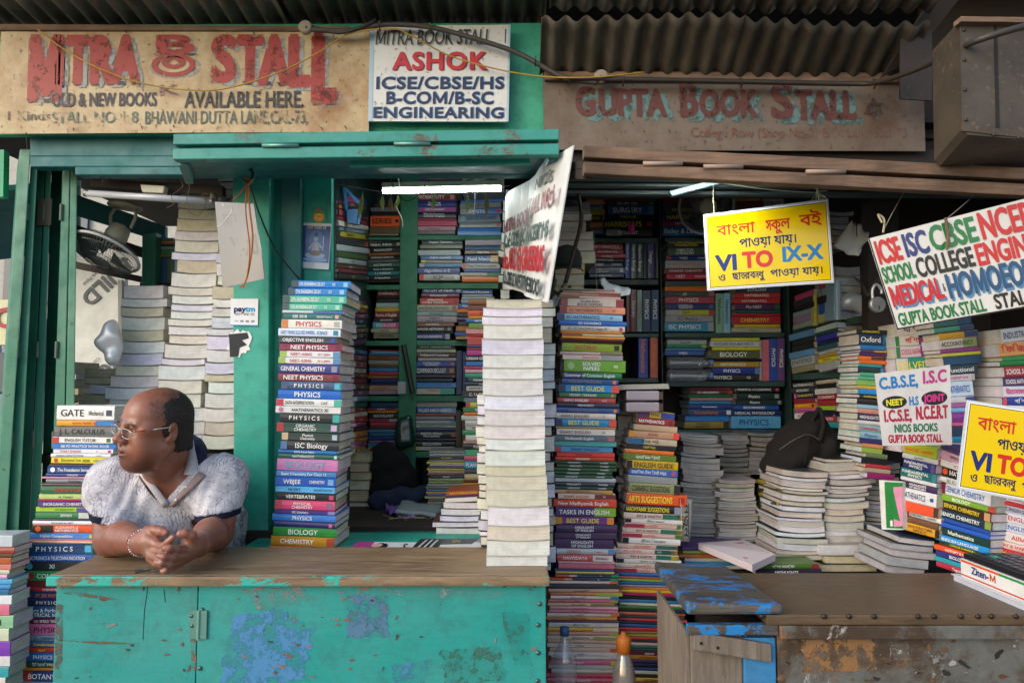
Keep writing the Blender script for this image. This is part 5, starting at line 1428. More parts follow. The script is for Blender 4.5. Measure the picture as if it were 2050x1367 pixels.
for pts, r_, c_, lb in (([(795, 345, 2.6), (800, 380, 2.55), (793, 410, 2.55), (805, 440, 2.54), (806, 455, 2.54)], .0016, 'd0ccb8', 'long cream wire dangling left under the lit tube'), ([(860, 360, 2.6), (835, 392, 2.52), (812, 402, 2.5), (790, 380, 2.5), (780, 350, 2.55)], .0018, '2a2a2a', 'black wire looping round the lit tube'), ([(950, 376, 2.55), (951, 400, 2.54), (948, 430, 2.54)], .0018, 'd8d8d8', 'short white wire hanging near the right end of the lit tube')):
    mb = MB(); mb.tube(bez([P(*q) for q in pts]), r_, c_, 5); tag(mb.build('loose_wire', M_matte, None, P(*pts[0])), lb, 'wire')
t = thing('tube_light', 'unlit dusty tube light on a batten over the left fan', 'tube light', P(300, 390, 2.42))
A, B_ = P(172, 387, 2.46), P(428, 404, 2.42)
mb = MB(); mb.tube([A, B_], .0125, 'b4b6ba', 14); mb.build('tube', M_glossy, t, smooth=True)
mb = MB(); mb.tube([A + Vector((-.006, 0, 0)), A + Vector((.014, 0, 0))], .0132, '8a8a88', 14); mb.tube([B_ + Vector((-.012, 0, 0)), B_ + Vector((.004, 0, 0))], .0132, '8a8a88', 14); mb.build('cap', M_metal, t, smooth=True)
mb = MB(); mb.pslab([(180, 357, 2.5), (446, 372, 2.47), (446, 392, 2.47), (180, 374, 2.5)], .03); mb.build('batten', M_darkw, t, bevel=.003)
mb = MB(); mb.pslab([(280, 369, 2.44), (330, 372, 2.44), (327, 387, 2.44), (284, 385, 2.44)], .03, 'c4bca4'); mb.build('ballast', M_plain, t, bevel=.004)
mb = MB(); mb.lathe([(.004, -.012), (.016, -.008), (.018, 0), (.016, .008), (.004, .012)], P(426, 402, 2.425) + Vector((.004, 0, .012)), (1, 0, .1), '6a6450', 14); mb.build('holder', M_plain, t, smooth=True)
for pts, lb in (([(196, 350, 2.42), (210, 362, 2.41), (224, 350, 2.41), (214, 346, 2.41), (204, 366, 2.41)], 'knot of wire at the left end of the unlit tube'), ([(224, 352, 2.41), (240, 340, 2.41), (243, 352, 2.41)], 'short wire loop above the left end of the unlit tube'), ([(345, 352, 2.45), (378, 370, 2.42), (374, 400, 2.4), (380, 424, 2.4), (398, 432, 2.4), (410, 414, 2.4)], 'longest wire looping below the right end of unlit tube'),
                ([(352, 350, 2.45), (366, 372, 2.42), (344, 392, 2.4), (348, 408, 2.4), (334, 416, 2.4)], 'wire tied round the middle of the unlit tube'), ([(412, 402, 2.4), (404, 392, 2.4), (415, 388, 2.4), (410, 412, 2.4)], 'curled wire at the holder of the unlit tube')):
    mb = MB(); mb.tube(bez([P(*p) for p in pts], 6), .0013, rnd.choice(['b0a888', '6a5a48', '3a3430']), 4); tag(mb.build('loose_wire', M_matte, None, P(*pts[0])), lb, 'wire')

def fan(label, c, axis, r, body, cage='8a8c88', hub='c8c4a0', nspoke=64, depth=.07, motor=True):
    q = Vector((0, 0, 1)).rotation_difference(Vector(axis).normalized())
    t = thing('wall_fan', label, 'fan', c)
    W = lambda a, rr, h: c + q @ Vector((rr * math.cos(a), rr * math.sin(a), h))
    mb = MB()
    for k in range(nspoke):
        a = 2 * math.pi * k / nspoke
        mb.tube([W(a, .030, depth * .62), W(a + .1, r * .55, depth * .6), W(a + .16, r * .92, depth * .28), W(a + .16, r, 0)], .0010, cage, 3, cap=False)
        mb.tube([W(a + .16, r, 0), W(a + .1, r * .9, -depth * .30), W(a, r * .4, -depth * .55), W(a, .04, -depth * .6)], .0010, cage, 3, cap=False)
    for rr, h in ((r * .55, depth * .6), (r * .92, depth * .28)):
        mb.tube([W(2 * math.pi * k / 40, rr, h) for k in range(41)], .0012, cage, 4, cap=False)
    mb.build('cage', M_metal, t, smooth=True)
    mb = MB(); mb.tube([W(2 * math.pi * k / 48, r, 0) for k in range(49)], .006, 'b8b8b4', 8, cap=False); mb.build('rim', M_plain, t, smooth=True)
    mb = MB(); mb.lathe([(.038, depth * .60), (.036, depth * .68), (.02, depth * .74), (.002, depth * .75)], c, axis, hub, 20); mb.build('badge', M_plain, t, smooth=True)
    for b in range(3):
        mb = MB(); V = []
        for i in range(7):
            f = i / 6
            for j in range(4):
                a = b * 2 * math.pi / 3 + (j / 3 - .5) * (.5 + .5 * f); rr = .03 + (r * .86 - .03) * f
                V.append(W(a, rr, (j / 3 - .5) * .05))
        F_ = [(i * 4 + j, i * 4 + j + 1, i * 4 + j + 5, i * 4 + j + 4) for i in range(6) for j in range(3)]
        mb.add(V, F_, '3a4a4a'); o = mb.build('blade', M_plasticB, t, smooth=True)
        so = o.modifiers.new('thick', 'SOLIDIFY'); so.thickness = .002
    if motor:
        mb = MB(); mb.lathe([(.02, -depth * .55), (.038, -depth * .7), (.043, -depth * 1.1), (.036, -depth * 1.6), (.015, -depth * 1.75)], c, axis, body, 18); mb.build('motor', M_plain, t, smooth=True)
        p = c + q @ Vector((0, 0, -depth * 1.6)); tp = p + Vector((.0, .02, .085))
        mb = MB(); mb.tube(bez([p + Vector((-.038, 0, 0)), p + Vector((-.05, .01, .05)), tp + Vector((-.04, 0, 0))]), .006, body, 8); mb.tube(bez([p + Vector((.038, 0, 0)), p + Vector((.05, .01, .05)), tp + Vector((.04, 0, 0))]), .006, body, 8)
        mb.tube([tp + Vector((-.045, 0, 0)), tp + Vector((.045, 0, 0))], .006, body, 8); mb.build('bracket', M_plain, t, smooth=True)
        mb = MB(); mb.lathe([(.058, 0), (.064, .006), (.06, .015), (.04, .024)], tp, (0.1, 0, 1), body, 22); mb.build('mount', M_plain, t, smooth=True)
    return t
fan('dusty black caged fan hanging head down in the left stall', P(212, 505, 2.62), (-.22, -.42, -.88), .125, '9a917a', cage='6a6c66', hub='5a5a54', depth=.075)
fan('small caged fan with cream hub behind the yellow sign', P(1414, 414, 2.95), (-.05, -.95, -.28), .118, '8a8a80', cage='8c8e88', hub='d8d4a8', depth=.06)

t = thing('tube_light', 'lit tube light tucked under the brown flap of the right stall', 'tube light', P(1470, 352, 2.06))
zf = P(1470, 344, 2.06).z
mb = MB(); mb.bev((.55, 2.05, zf - .002), (.90, 2.07, zf + .008), .003, 'c4c0b0'); mb.build('housing', M_plain, t)
mb = MB(); mb.tube([(.56, 2.06, zf - .011), (.89, 2.06, zf - .011)], .009, 'fff', 12); mb.build('tube', m_emit('lit_tube_dim', (.9, 1, .98), 140), t, smooth=True)

# ------------------------------------------------------------------ pipes and cables on the fronts
mb = MB()
mb.tube(bez([P(620, 60, 2.29), P(700, 62, 2.29), P(770, 50, 2.29), P(860, 55, 2.29), P(950, 78, 2.29), P(1030, 104, 2.29), P(1080, 130, 2.29), P(1130, 156, 2.29), P(1195, 166, 2.285)]), .0085, '4a443c', 8)
mb.tube(bez([P(622, 54, 2.29), P(680, 66, 2.285), P(735, 50, 2.28), P(752, 40, 2.29)]), .006, '3a342e', 8)
tag(mb.build('conduit_pipe', M_plain, None, P(900, 60, 2.29), smooth=True), 'dark conduit drooping across the white enamel signboard', 'pipe')
mb = MB()
mb.tube(bez([P(1130, 158, 2.28), P(1300, 160, 2.28), P(1500, 164, 2.28), P(1700, 168, 2.27), P(1760, 164, 2.2), P(1850, 133, 2.0), P(1950, 84, 1.69), P(2080, 45, 1.66)]), .0085, '3a342d', 8)
tag(mb.build('conduit_pipe', M_plain, None, P(1500, 164, 2.28), smooth=True), 'dark conduit running along the star board to the tin hood', 'pipe')
for nm, x, y in (('above the letters STALL of the cream sign', 613, 58), ('at the joint of the two conduits', 1203, 156)):
    t = thing('junction_box', 'round pale junction box ' + nm, 'junction box', P(x, y, 2.29))
    mb = MB(); mb.lathe([(.023, 0), (.024, .012), (.020, .018), (.001, .019)], P(x, y, 2.295), (0, -1, 0), '9a8e78', 22); mb.build('box', M_plain, t, smooth=False)
    mb = MB(); mb.lathe([(.004, 0), (.003, .002), (.0005, .0025)], P(x, y - 3, 2.2755), (0, -1, 0), '4a4238', 8); mb.build('screw', M_metal, t)
for (x, y) in ((760, 50), (862, 54), (1072, 120), (1140, 156), (1248, 160), (1485, 164), (1752, 166)):
    mb = MB(); p = P(x, y, 2.275); mb.tube([p + Vector((0, .01, .016)), p + Vector((0, -.006, .008)), p + Vector((0, -.007, -.008)), p + Vector((0, .01, -.018))], .003, '5a4a38', 6)
    tag(mb.build('pipe_clip', M_metal, None, p), 'small rusty clip holding the conduit, ' + {760: 'left end of enamel sign', 862: 'over the letters BOOK', 1072: 'beside the green tin', 1140: 'left of the round box', 1248: 'right of the round box', 1485: 'above the letter K', 1752: 'near the star'}[x], 'pipe clip', 'clips along the conduits')
mb = MB()
mb.tube(bez([P(76, 60, 2.32), P(130, 100, 2.315), P(200, 138, 2.31), P(280, 166, 2.31), P(370, 180, 2.31), P(450, 178, 2.31), P(560, 145, 2.31), P(640, 104, 2.31), P(700, 68, 2.29), P(782, 58, 2.275), P(820, 70, 2.28), P(900, 112, 2.3), P(1000, 140, 2.3), P(1090, 154, 2.28), P(1190, 155, 2.262), P(1290, 145, 2.29)]), .0026, 'b8942a', 6)
tag(mb.build('yellow_wire', M_plain, None, P(450, 178, 2.3), smooth=True), 'yellow wire looping across the signboards', 'wire')
mb = MB(); mb.tube([P(52, 265, 2.32), P(55, 300, 2.33)], .0015, '3a3a34', 5)
tag(mb.build('string', M_matte, None, P(52, 265, 2.32)), 'short wire from the cream sign to the shutters', 'string')

# ------------------------------------------------------------------ things hanging in the right stall
mb = MB(); mb.tube(bez([P(1158, 388, 2.3), P(1164, 440, 2.32), P(1150, 500, 2.33), P(1132, 566, 2.33)]), .0075, '2a211c', 8); mb.tube(bez([P(1132, 566, 2.33), P(1126, 578, 2.32), P(1136, 584, 2.31), P(1142, 572, 2.31)]), .006, '3a2a20', 6)
tag(mb.build('iron_rod', M_metal, None, P(1158, 388, 2.3), smooth=True), 'long rusty iron rod hanging by the stall divider', 'rod')
for nm, x, y, c in (('black cap hanging at the top of the stall divider', 1135, 395, '121214'), ('black cap halfway down the stall divider', 1135, 520, '16201c')):
    t = thing('cap', nm, 'cap', P(x, y, 2.42))
    mb = MB(); mb.lathe([(.052, -.03), (.055, 0), (.048, .03), (.03, .048), (.002, .055)], P(x, y, 2.44), (0, -.15, 1), c, 18); mb.build('crown', M_cloth, t, smooth=True)
    mb = MB(); V = []
    ctr = P(x, y + 18, 2.42)
    for k in range(11):
        a = math.pi + math.pi * k / 10; V += [ctr + Vector((.05 * math.cos(a), .03 * math.sin(a), 0)), ctr + Vector((.055 * math.cos(a), .085 * math.sin(a) - .01, -.014))]
    mb.add(V, [(2 * k, 2 * k + 2, 2 * k + 3, 2 * k + 1) for k in range(10)], c); o = mb.build('brim', M_cloth, t, smooth=True); so = o.modifiers.new('thick', 'SOLIDIFY'); so.thickness = .003
t = thing('padlock', 'open steel padlock hanging left of the large white sign', 'padlock', P(1755, 610, 2.2))
c0 = P(1756, 610, 2.2)
mb = MB(); mb.lathe([(.022, -.010), (.0255, -.006), (.0255, .006), (.022, .010), (.001, .0105)], c0, (0, -1, 0), '9a9c9e', 26); mb.build('body', M_metal, t, smooth=False)
mb = MB(); mb.tube(bez([c0 + Vector((-.014, 0, .02)), c0 + Vector((-.013, 0, .05)), c0 + Vector((.0, 0, .066)), c0 + Vector((.014, 0, .052)), c0 + Vector((.016, 0, .036))]), .0045, 'c0c2c4', 10); mb.build('shackle', M_metal, t, smooth=True)
mb = MB(); mb.box((c0.x - .0015, c0.y - .0115, c0.z - .018), (c0.x + .0015, c0.y - .0108, c0.z - .004), '1a1a1a'); mb.build('keyhole', M_matte, t)
mb = MB()
pts = bez([P(1712, 556, 2.3), P(1728, 572, 2.28), P(1736, 590, 2.26), P(1748, 574, 2.24), P(1770, 544, 2.22)], 4)
for k in range(len(pts) - 1):
    m = (pts[k] + pts[k + 1]) / 2; d = (pts[k + 1] - pts[k]).normalized(); s_ = d.cross(Vector((0, 1, 0)) if k % 2 else Vector((.3, .2, 1))).normalized()
    mb.tube([m + d * .009 * math.cos(a) + s_ * .005 * math.sin(a) for a in [2 * math.pi * i / 10 for i in range(11)]], .0014, '4a4844', 5, cap=False)
tag(mb.build('chain', M_metal, None, pts[0], smooth=True), 'short rusty chain beside the padlock', 'chain')
def crumple(name, label, cat, q, col, mat, amp=.012, n=10, seed=0, th=.001):
    tl, tr, br, bl = (P(*a) for a in q); N = (tr - tl).cross(bl - tl).normalized()
    V = []
    for j in range(n + 1):
        for i in range(n + 1):
            p = tl.lerp(tr, i / n).lerp(bl.lerp(br, i / n), j / n)
            V.append(p + N * amp * mnoise.noise(Vector((i * .45 + seed, j * .45, seed))))
    mb = MB(); w = n + 1
    mb.add(V, [(j * w + i, (j + 1) * w + i, (j + 1) * w + i + 1, j * w + i + 1) for j in range(n) for i in range(n)], col)
    o = mb.build(name, mat, None, tl, smooth=True); so = o.modifiers.new('thick', 'SOLIDIFY'); so.thickness = th
    return tag(o, label, cat)
crumple('paper_sheet', 'folded grey paper hung on a hook right of the yellow sign', 'paper', [(1706, 440, 2.25), (1742, 468, 2.25), (1716, 514, 2.22), (1668, 492, 2.22)], '9a9c9c', M_paper, .02, 8, 3)
mb = MB(); mb.tube([P(1715, 448, 2.24), P(1715, 474, 2.21)], .0015, '1a1a1a', 5); tag(mb.build('paper_hook', M_metal, None, P(1715, 448, 2.24)), 'thin hook through the folded grey paper', 'hook')
crumple('paper_sheet', 'loose white papers lying over the HIGHLIGHTS stack top', 'paper', [(1200, 558, 2.5), (1258, 578, 2.5), (1262, 586, 2.36), (1212, 584, 2.36)], 'b0b4ba', M_paper, .02, 8, 5)
crumple('paper_sheet', 'torn papers hanging at the divider beside the HIGHLIGHTS stack', 'paper', [(1100, 600, 2.3), (1128, 576, 2.3), (1122, 600, 2.25), (1094, 640, 2.25)], 'a4a8ac', M_paper, .03, 8, 9)
mb = MB(); mb.lathe([(.004, .028), (.012, .022), (.016, .0), (.010, -.018), (.0, -.02)], P(1264, 458, 2.9), (0, 0, 1), 'c83a7a', 12)
mb.tube(bez([P(1262, 400, 2.95), P(1263, 430, 2.9), P(1264, 446, 2.9)]), .003, '16161a', 6)
tag(mb.build('tassel', M_cloth, None, P(1264, 458, 2.9), smooth=True), 'pink tassel on a black cord before the surgery book', 'tassel')
mb = MB(); mb.tube(bez([P(1190, 470, 2.7), P(1192, 520, 2.66), P(1196, 600, 2.6)]), .0009, 'a0a09a', 4); mb.tube(bez([P(1112, 560, 2.3), P(1108, 580, 2.29), P(1120, 590, 2.28)]), .006, '2a2420', 6)
tag(mb.build('string', M_matte, None, P(1190, 470, 2.7)), 'thin grey string hanging before the first bay', 'string')
# black backpack
def blob(name, label, cat, parts, mat, h=.007, noise_amp=.006, col='1a1a1c', seed=1, parent=None):
    pts = np.array([p for p, r in parts]); rr = np.array([r for p, r in parts])
    lo = (pts - rr[:, None] * 1.3).min(0) - .02; hi = (pts + rr[:, None] * 1.3).max(0) + .02
    n = np.ceil((hi - lo) / h).astype(int) + 1
    X, Y, Z = np.meshgrid(*[lo[k] + h * np.arange(n[k]) for k in range(3)], indexing='ij')
    D = np.full(X.shape, 1e3, np.float32)
    for p, r in parts:
        d = np.sqrt((X - p[0]) ** 2 + (Y - p[1]) ** 2 + (Z - p[2]) ** 2) - r
        kk = .03; hh = np.clip(.5 + .5 * (D - d) / kk, 0, 1); D = D * (1 - hh) + d * hh - kk * hh * (1 - hh)
    D += noise_amp * (np.sin(X * 60 + seed + Z * 20) * np.sin(Z * 45 + Y * 30) + .6 * np.sin(X * 25 - Z * 70 + seed))
    v, f = surfnet(D, lo, h)
    mb = MB(); mb.add([tuple(p) for p in v], f.tolist(), col)
    o = mb.build(name, mat, parent, None if parent else tuple(pts.mean(0)), smooth=True)
    return tag(o, label, cat) if label else o
def seg(a, b, r0, r1, n=5):
    a, b = Vector(a), Vector(b)
    return [(tuple(a.lerp(b, i / (n - 1))), r0 + (r1 - r0) * i / (n - 1)) for i in range(n)]
bp = thing('backpack', 'dark brown slumped backpack on the magazine piles', 'backpack', P(1570, 940, 2.55))
blob('bag_body', None, None, seg(P(1626, 838, 2.62), P(1596, 900, 2.58), .035, .075) + seg(P(1600, 880, 2.58), P(1556, 930, 2.56), .07, .06) + seg(P(1640, 870, 2.6), P(1640, 920, 2.6), .05, .07), M_cloth, .006, .007, '171211', 2, bp)
mb = MB(); mb.tube(bez([P(1560, 900, 2.47), P(1590, 880, 2.475), P(1618, 870, 2.50), P(1640, 880, 2.51)]), .0022, '5a5048', 5); mb.build('zip', M_plain, bp, smooth=True)
mb = MB(); mb.tube(bez([P(1612, 850, 2.56), P(1620, 880, 2.49), P(1610, 930, 2.47)]), .003, '0c0a0a', 5); mb.build('seam', M_cloth, bp, smooth=True)
mb = MB(); mb.tube(bez([P(1624, 846, 2.56), P(1640, 818, 2.55), P(1648, 850, 2.53), P(1640, 884, 2.52)]), .008, '141414', 6); mb.build('strap', M_cloth, bp, smooth=True)
blob('black_bag', 'black bag hanging in the dark below the left shelves', 'bag', seg(P(770, 916, 3.1), P(776, 985, 3.1), .07, .10) + seg(P(800, 930, 3.1), P(810, 985, 3.1), .05, .06), M_cloth, .012, .006, '08080a', 5)
blob('checked_cloth', 'dark blue cloth bundle under the black bag', 'cloth', seg(P(760, 1004, 2.95), P(850, 985, 2.98), .045, .03), M_cloth, .010, .006, '1c2840', 3)
# plastic bags and wrapped packets
blob('plastic_bag', 'grey plastic bag hung on the pale pile by the shutters', 'plastic bag', seg(P(226, 650, 2.62), P(218, 690, 2.62), .018, .035) + seg(P(232, 690, 2.62), P(222, 722, 2.62), .02, .012), M_bag, .0045, .0065, 'b0b4bc', 4)
blob('plastic_bag', 'clear crumpled plastic bag on the upper side shelf', 'plastic bag', seg(P(1700, 604, 2.62), P(1735, 616, 2.6), .03, .022), M_bag, .006, .005, 'b0b0ae', 6)
for k, (y, lb) in enumerate(((726, 'upper clear water bottle lying on the fourth shelf'), (752, 'lower clear water bottle lying on the fourth shelf'))):
    t = thing('water_bottle', lb, 'bottle', P(1380, y, 3.02), 'water bottles on the fourth shelf')
    a = P(1336, y, 3.02); mb = MB()
    mb.lathe([(.024, 0), (.029, .012)] + [(.029 - .003 * (i % 2), .02 + i * .011) for i in range(10)] + [(.029, .14), (.020, .165), (.012, .176), (.012, .185)], a, (1, 0, 0), 'b8c4d0', 18); mb.build('bottle_body', M_clear, t, smooth=True)
    mb = MB(); mb.lathe([(.014, .186), (.014, .2), (.002, .201)], a, (1, 0, 0), '5a8ac0', 14); mb.build('cap', M_plain, t, smooth=True)
t = thing('wrapped_packet', 'plastic wrapped packets of books on the SUGGESTIONS stack', 'packet', P(1290, 824, 2.3))
for k, y in enumerate((782, 805)):
    mb = MB(); a, b = P(1255, y + 20, 2.26), P(1322, y, 2.26); mb.bev((a.x, 2.27, a.z), (b.x + .0, 2.42, b.z), .006, '94878f'); mb.build('packet', M_glossy, t)
    mb = MB(); mb.box((b.x + .0015, 2.275, a.z + .004), (b.x + .012, 2.41, b.z - .004), '4a2a22'); mb.build('end_label', M_glossy, t)
mb = MB(); mb.pslab([(1240, 770, 2.27), (1338, 768, 2.27), (1340, 778, 2.27), (1238, 780, 2.27)], .17, '9a9488'); mb.build('board', M_paper, t)
t = thing('wrapped_packet', 'pink lettered packet in clear plastic lying on thin books', 'packet', P(1470, 1120, 2.2))
q = [P(1398, 1086, 2.40), P(1490, 1080, 2.46), P(1552, 1108, 2.28), P(1506, 1130, 2.20)]
mb = MB(); dn = Vector((0, 0, -.022)); mb.hexa([q[3] + dn, q[2] + dn, q[1] + dn, q[0] + dn, q[3], q[2], q[1], q[0]], 'cfc0c2')
for k in range(5):
    f0, f1 = .15 + k * .15, .22 + k * .15
    a, b = q[0].lerp(q[3], f0), q[1].lerp(q[2], f0); c, d = q[0].lerp(q[3], f1), q[1].lerp(q[2], f1); l = Vector((0, 0, .0008))
    mb.quad(a.lerp(b, .15) + l, c.lerp(d, .15) + l, c.lerp(d, .85) + l, a.lerp(b, .85) + l, 'b8586c')
mb.build('packet', M_glossy, t)
t = thing('jar', 'white jar with red label and lid on the side shelf', 'jar', P(1701, 740, 2.68))
c0 = P(1701, 744, 2.66); mb = MB(); mb.lathe([(.028, 0), (.032, .006), (.032, .045), (.026, .058), (.018, .064)], c0, (0, 0, 1), 'c4bcbc', 20); mb.build('jar_body', M_plain, t, smooth=True)
mb = MB(); mb.lathe([(.02, .064), (.021, .078), (.002, .08)], c0, (0, 0, 1), '7a1f40', 16); mb.build('lid', M_plain, t, smooth=True)
mb = MB(); mb.lathe([(.0325, .012), (.0325, .04)], c0, (0, 0, 1), '7a1f3a', 20); mb.build('label_band', M_paper, t, smooth=True)
# bottles standing at the kerb side, low
def bottle(label, x, ytop, ybot, d, prof, capp, col, capcol, mat, liquid=None):
    a, b = P(x, ybot, d), P(x, ytop, d); H = b.z - a.z
    t = thing('bottle', label, 'bottle', a)
    mb = MB(); mb.lathe([(r * H, h * H) for r, h in prof], a, (0, 0, 1), col, 24); mb.build('bottle_body', mat, t, smooth=True)
    mb = MB(); mb.lathe([(r * H, h * H) for r, h in capp], a, (0, 0, 1), capcol, 18); mb.build('cap', M_plain, t, smooth=True)
    if liquid:
        mb = MB(); mb.lathe([(r * H * .95, h * H) for r, h in liquid[0]], a, (0, 0, 1), liquid[1], 22); mb.build('liquid', M_plain, t, smooth=True)
    return t
bottle('clear plastic bottle with blue cap before the HIGHLIGHTS stack', 1131, 1252, 1440, 2.06, [(.12, 0), (.135, .02), (.135, .18), (.125, .2), (.135, .22), (.135, .62), (.12, .70), (.07, .80), (.045, .86), (.045, .90)], [(.05, .90), (.05, .985), (.004, .99)], 'a8b4b8', '28507c', M_clear)
bottle('brown filled bottle with orange nozzle cap before the SUGGESTIONS stack', 1250, 1264, 1440, 2.06, [(.125, 0), (.14, .02), (.14, .45), (.13, .55), (.08, .72), (.066, .78)], [(.086, .77), (.088, .92), (.072, .95), (.034, .965), (.028, .995), (.01, 1.0)], 'a07850', 'b8661a', m_clear('brown_bottle', (.75, .6, .4), .1, .35), ([(.125, .01), (.135, .03), (.135, .44), (.125, .54), (.001, .56)], '5a3a22'))
a = P(0, 1440, 2.06); plinth('narrow plank under the two bottles', P(1095, 0, 2.06).x + .01, P(1300, 0, 2.06).x, 1.99, 2.16, a.z)
# ------------------------------------------------------------------ things on the left counter and bench
Q = [(716, 1084, 2.32), (838, 1085, 2.32), (822, 1102, 2.2), (694, 1102, 2.2)]
def flatmag(name, label, cat, q, th, col, draw, mat=M_cover):
    F = Face(q, 0); F.N = -F.N if F.N.z < 0 else F.N; mb = MB()
    pl = [F.at(u, v) for u, v in ((0, 0), (1, 0), (1, 1), (0, 1))]
    b = [p - F.N * th for p in pl]
    mb.hexa([b[3], b[2], pl[2], pl[3], b[0], b[1], pl[1], pl[0]], col); F.lift = .0006; draw(F, mb)
    return tag(mb.build(name, mat, None, pl[3]), label, cat)
def dr(F, s):
    F.poly(s, [(0, 0), (0, 1), (.33, 1), (.28, 0)], 'b03a8c'); F.ell(s, .42, .5, .14, .36, '2a1c20', 0, .0003, 18); F.ell(s, .38, .42, .09, .22, 'd8a8a0', 0, .0005, 14); F.text(s, 'S', .80, .86, .2, .8, '202020', .02)
flatmag('magazine', 'white and magenta magazine flat behind the counter edge', 'magazine', Q, .008, 'd8dce0', dr)
Q = [(842, 1078, 2.36), (974, 1078, 2.36), (974, 1102, 2.2), (818, 1102, 2.2)]
def dr(F, s):
    F.poly(s, [(.36, .52), (.36, .72), (.84, .78), (.84, .46)], 'd0d4d4', 0, .0002); F.ell(s, .86, .6, .07, .3, 'd8dcdc', 0, .0003, 16); F.text(s, 'EN', .5, .62, .1, .34, 'b0a04a', 0)
    for k in range(3): F.poly(s, [(.10 + k * .08, .1), (.06 + k * .08, .9), (.09 + k * .08, .9), (.13 + k * .08, .1)], 'c8c8c8', 0, .0002)
    F.poly(s, [(.9, 0), (.8, .4), (1, .5), (1, 0)], '8a8ca0', 0, .0002)
flatmag('magazine', 'black and grey magazine flat behind the counter edge', 'magazine', Q, .012, '2c3032', dr)
mb = MB(); mb.pslab([(892, 988, 2.5), (962, 984, 2.5), (960, 1004, 2.5), (889, 1006, 2.5)], .16, 'b05a2a')
tb = thing('book', 'thick brown MATHEMATICS book on top of the small white pile', 'book', P(926, 1006, 2.5))
F = Face([(894, 984, 2.5), (963, 981, 2.5), (961, 1003, 2.5), (890, 1006, 2.5)], 0); mb = MB()
pl = [F.at(u, v) for u, v in ((0, 0), (1, 0), (1, 1), (0, 1))]
mb.hexa([pl[3], pl[2], pl[1], pl[0]] + [p + Vector((0, .16, 0)) for p in (pl[3], pl[2], pl[1], pl[0])], 'a04a1e'); F.lift = .0006
F.poly(mb, [(0, .36), (0, .58), (1, .52), (1, .32)], '2e2c50'); F.poly(mb, [(0, .62), (0, .97), (1, .97), (1, .58)], 'd8d4cc'); F.text(mb, 'MATHEMATICS', .1, .88, .08, .26, 'd8a83a', .01)
mb.build('cover', M_cover, tb)
crumple('paper_sheet', 'white papers on the cluttered bench at its left end', 'paper', [(716, 1030, 2.9), (762, 1026, 2.95), (752, 1046, 2.72), (700, 1054, 2.7)], 'c4c8d0', M_paper, .012, 8, 12)
crumple('plastic_bag', 'purple grey plastic bag under newspapers on the bench', 'plastic bag', [(768, 1008, 2.95), (880, 1030, 2.85), (876, 1046, 2.7), (780, 1030, 2.75)], '7a5aa0', M_glossy, .04, 12, 15)
crumple('newspaper', 'folded grey newspapers lying on the bench', 'newspaper', [(806, 1000, 2.95), (888, 1010, 2.9), (884, 1030, 2.72), (792, 1022, 2.75)], '8a9a9a', M_paper, .008, 8, 17, .012)
mb = MB()
for k in range(26):
    p = P(rnd.uniform(770, 868), rnd.uniform(1040, 1058), 2.72); p.z = z1 + .024; a = rnd.uniform(0, 6.3)
    mb.tube([p, p + Vector((.05 * math.cos(a), .05 * math.sin(a), rnd.uniform(0, .012)))], .0012, rnd.choice(['8a7a5a', '6a5a44', 'a89a78']), 4)
tag(mb.build('straw_scraps', M_matte, None, P(820, 1050, 2.72)), 'straw and paper scraps strewn on the bench', 'scraps', None, 'stuff')
blob('green_bottle', 'dark green rolled plastic sheet in the green shelving', 'roll', seg(P(804, 845, 3.25), P(803, 890, 3.25), .022, .026) + seg(P(818, 835, 3.25), P(822, 885, 3.25), .012, .02), M_glossy, .007, .001, '1c3a34', 3)
mb = MB(); a, b = P(808, 690, 3.27), P(826, 786, 3.26); mb.tube([a, b], .012, '2a2622', 6)
tag(mb.build('ruler_box', M_plain, None, b), 'narrow patterned box leaning on the green upright', 'box')
mb = MB(); mb.pslab([(796, 764, 3.26), (812, 764, 3.26), (812, 788, 3.26), (796, 788, 3.26)], .05, 'a8a8ac')
tag(mb.build('small_carton', M_paper, None, P(804, 788, 3.26)), 'small grey carton at the foot of the patterned box', 'carton')
mb = MB()
A, B_, C_ = P(690, 376, 2.75), P(722, 410, 2.8), P(716, 450, 2.8)
mb.tube([A, B_], .008, '2a7ab0', 4); mb.tube([A, P(694, 420, 2.75)], .008, '2a7ab0', 4); mb.tube([B_, C_], .008, '2a7ab0', 4); mb.pslab([(694, 420, 2.78), (720, 418, 2.8), (718, 450, 2.8), (696, 446, 2.78)], .02, '2268a0')
tag(mb.build('blue_bracket', M_plain, None, A), 'small blue wooden bracket in the corner over the side wall books', 'bracket')
# green backed notebook leaning in the right stall
t = thing('notebook', 'large green and pink backed book leaning on the corner pile', 'book', P(1790, 1060, 2.3))
F = Face([(1770, 962, 2.26), (1808, 964, 2.2), (1808, 1060, 2.2), (1772, 1058, 2.26)], 0); mb = MB()
pl = [F.at(u, v) for u, v in ((-.28, -.01), (1, 0), (1, 1), (-.2, 1.02))]
mb.hexa([pl[3], pl[2], pl[1], pl[0]] + [p - F.N * .02 for p in (pl[3], pl[2], pl[1], pl[0])], 'd4d4d0'); F.lift = .0006
F.poly(mb, [(.02, .02), (.08, .98), (1, .98), (1, .02)], '2a7c3e'); F.poly(mb, [(.5, .12), (.5, .95), (1, .92), (1, .1)], 'd08aa8', 0, .0003); F.poly(mb, [(.2, .15), (.2, .5), (.32, .5), (.32, .15)], 'c8542a', 0, .0003); F.poly(mb, [(.3, .82), (.3, .94), (.44, .94), (.44, .82)], 'e0e0dc', 0, .0003)
mb.build('cover', M_cover, t)
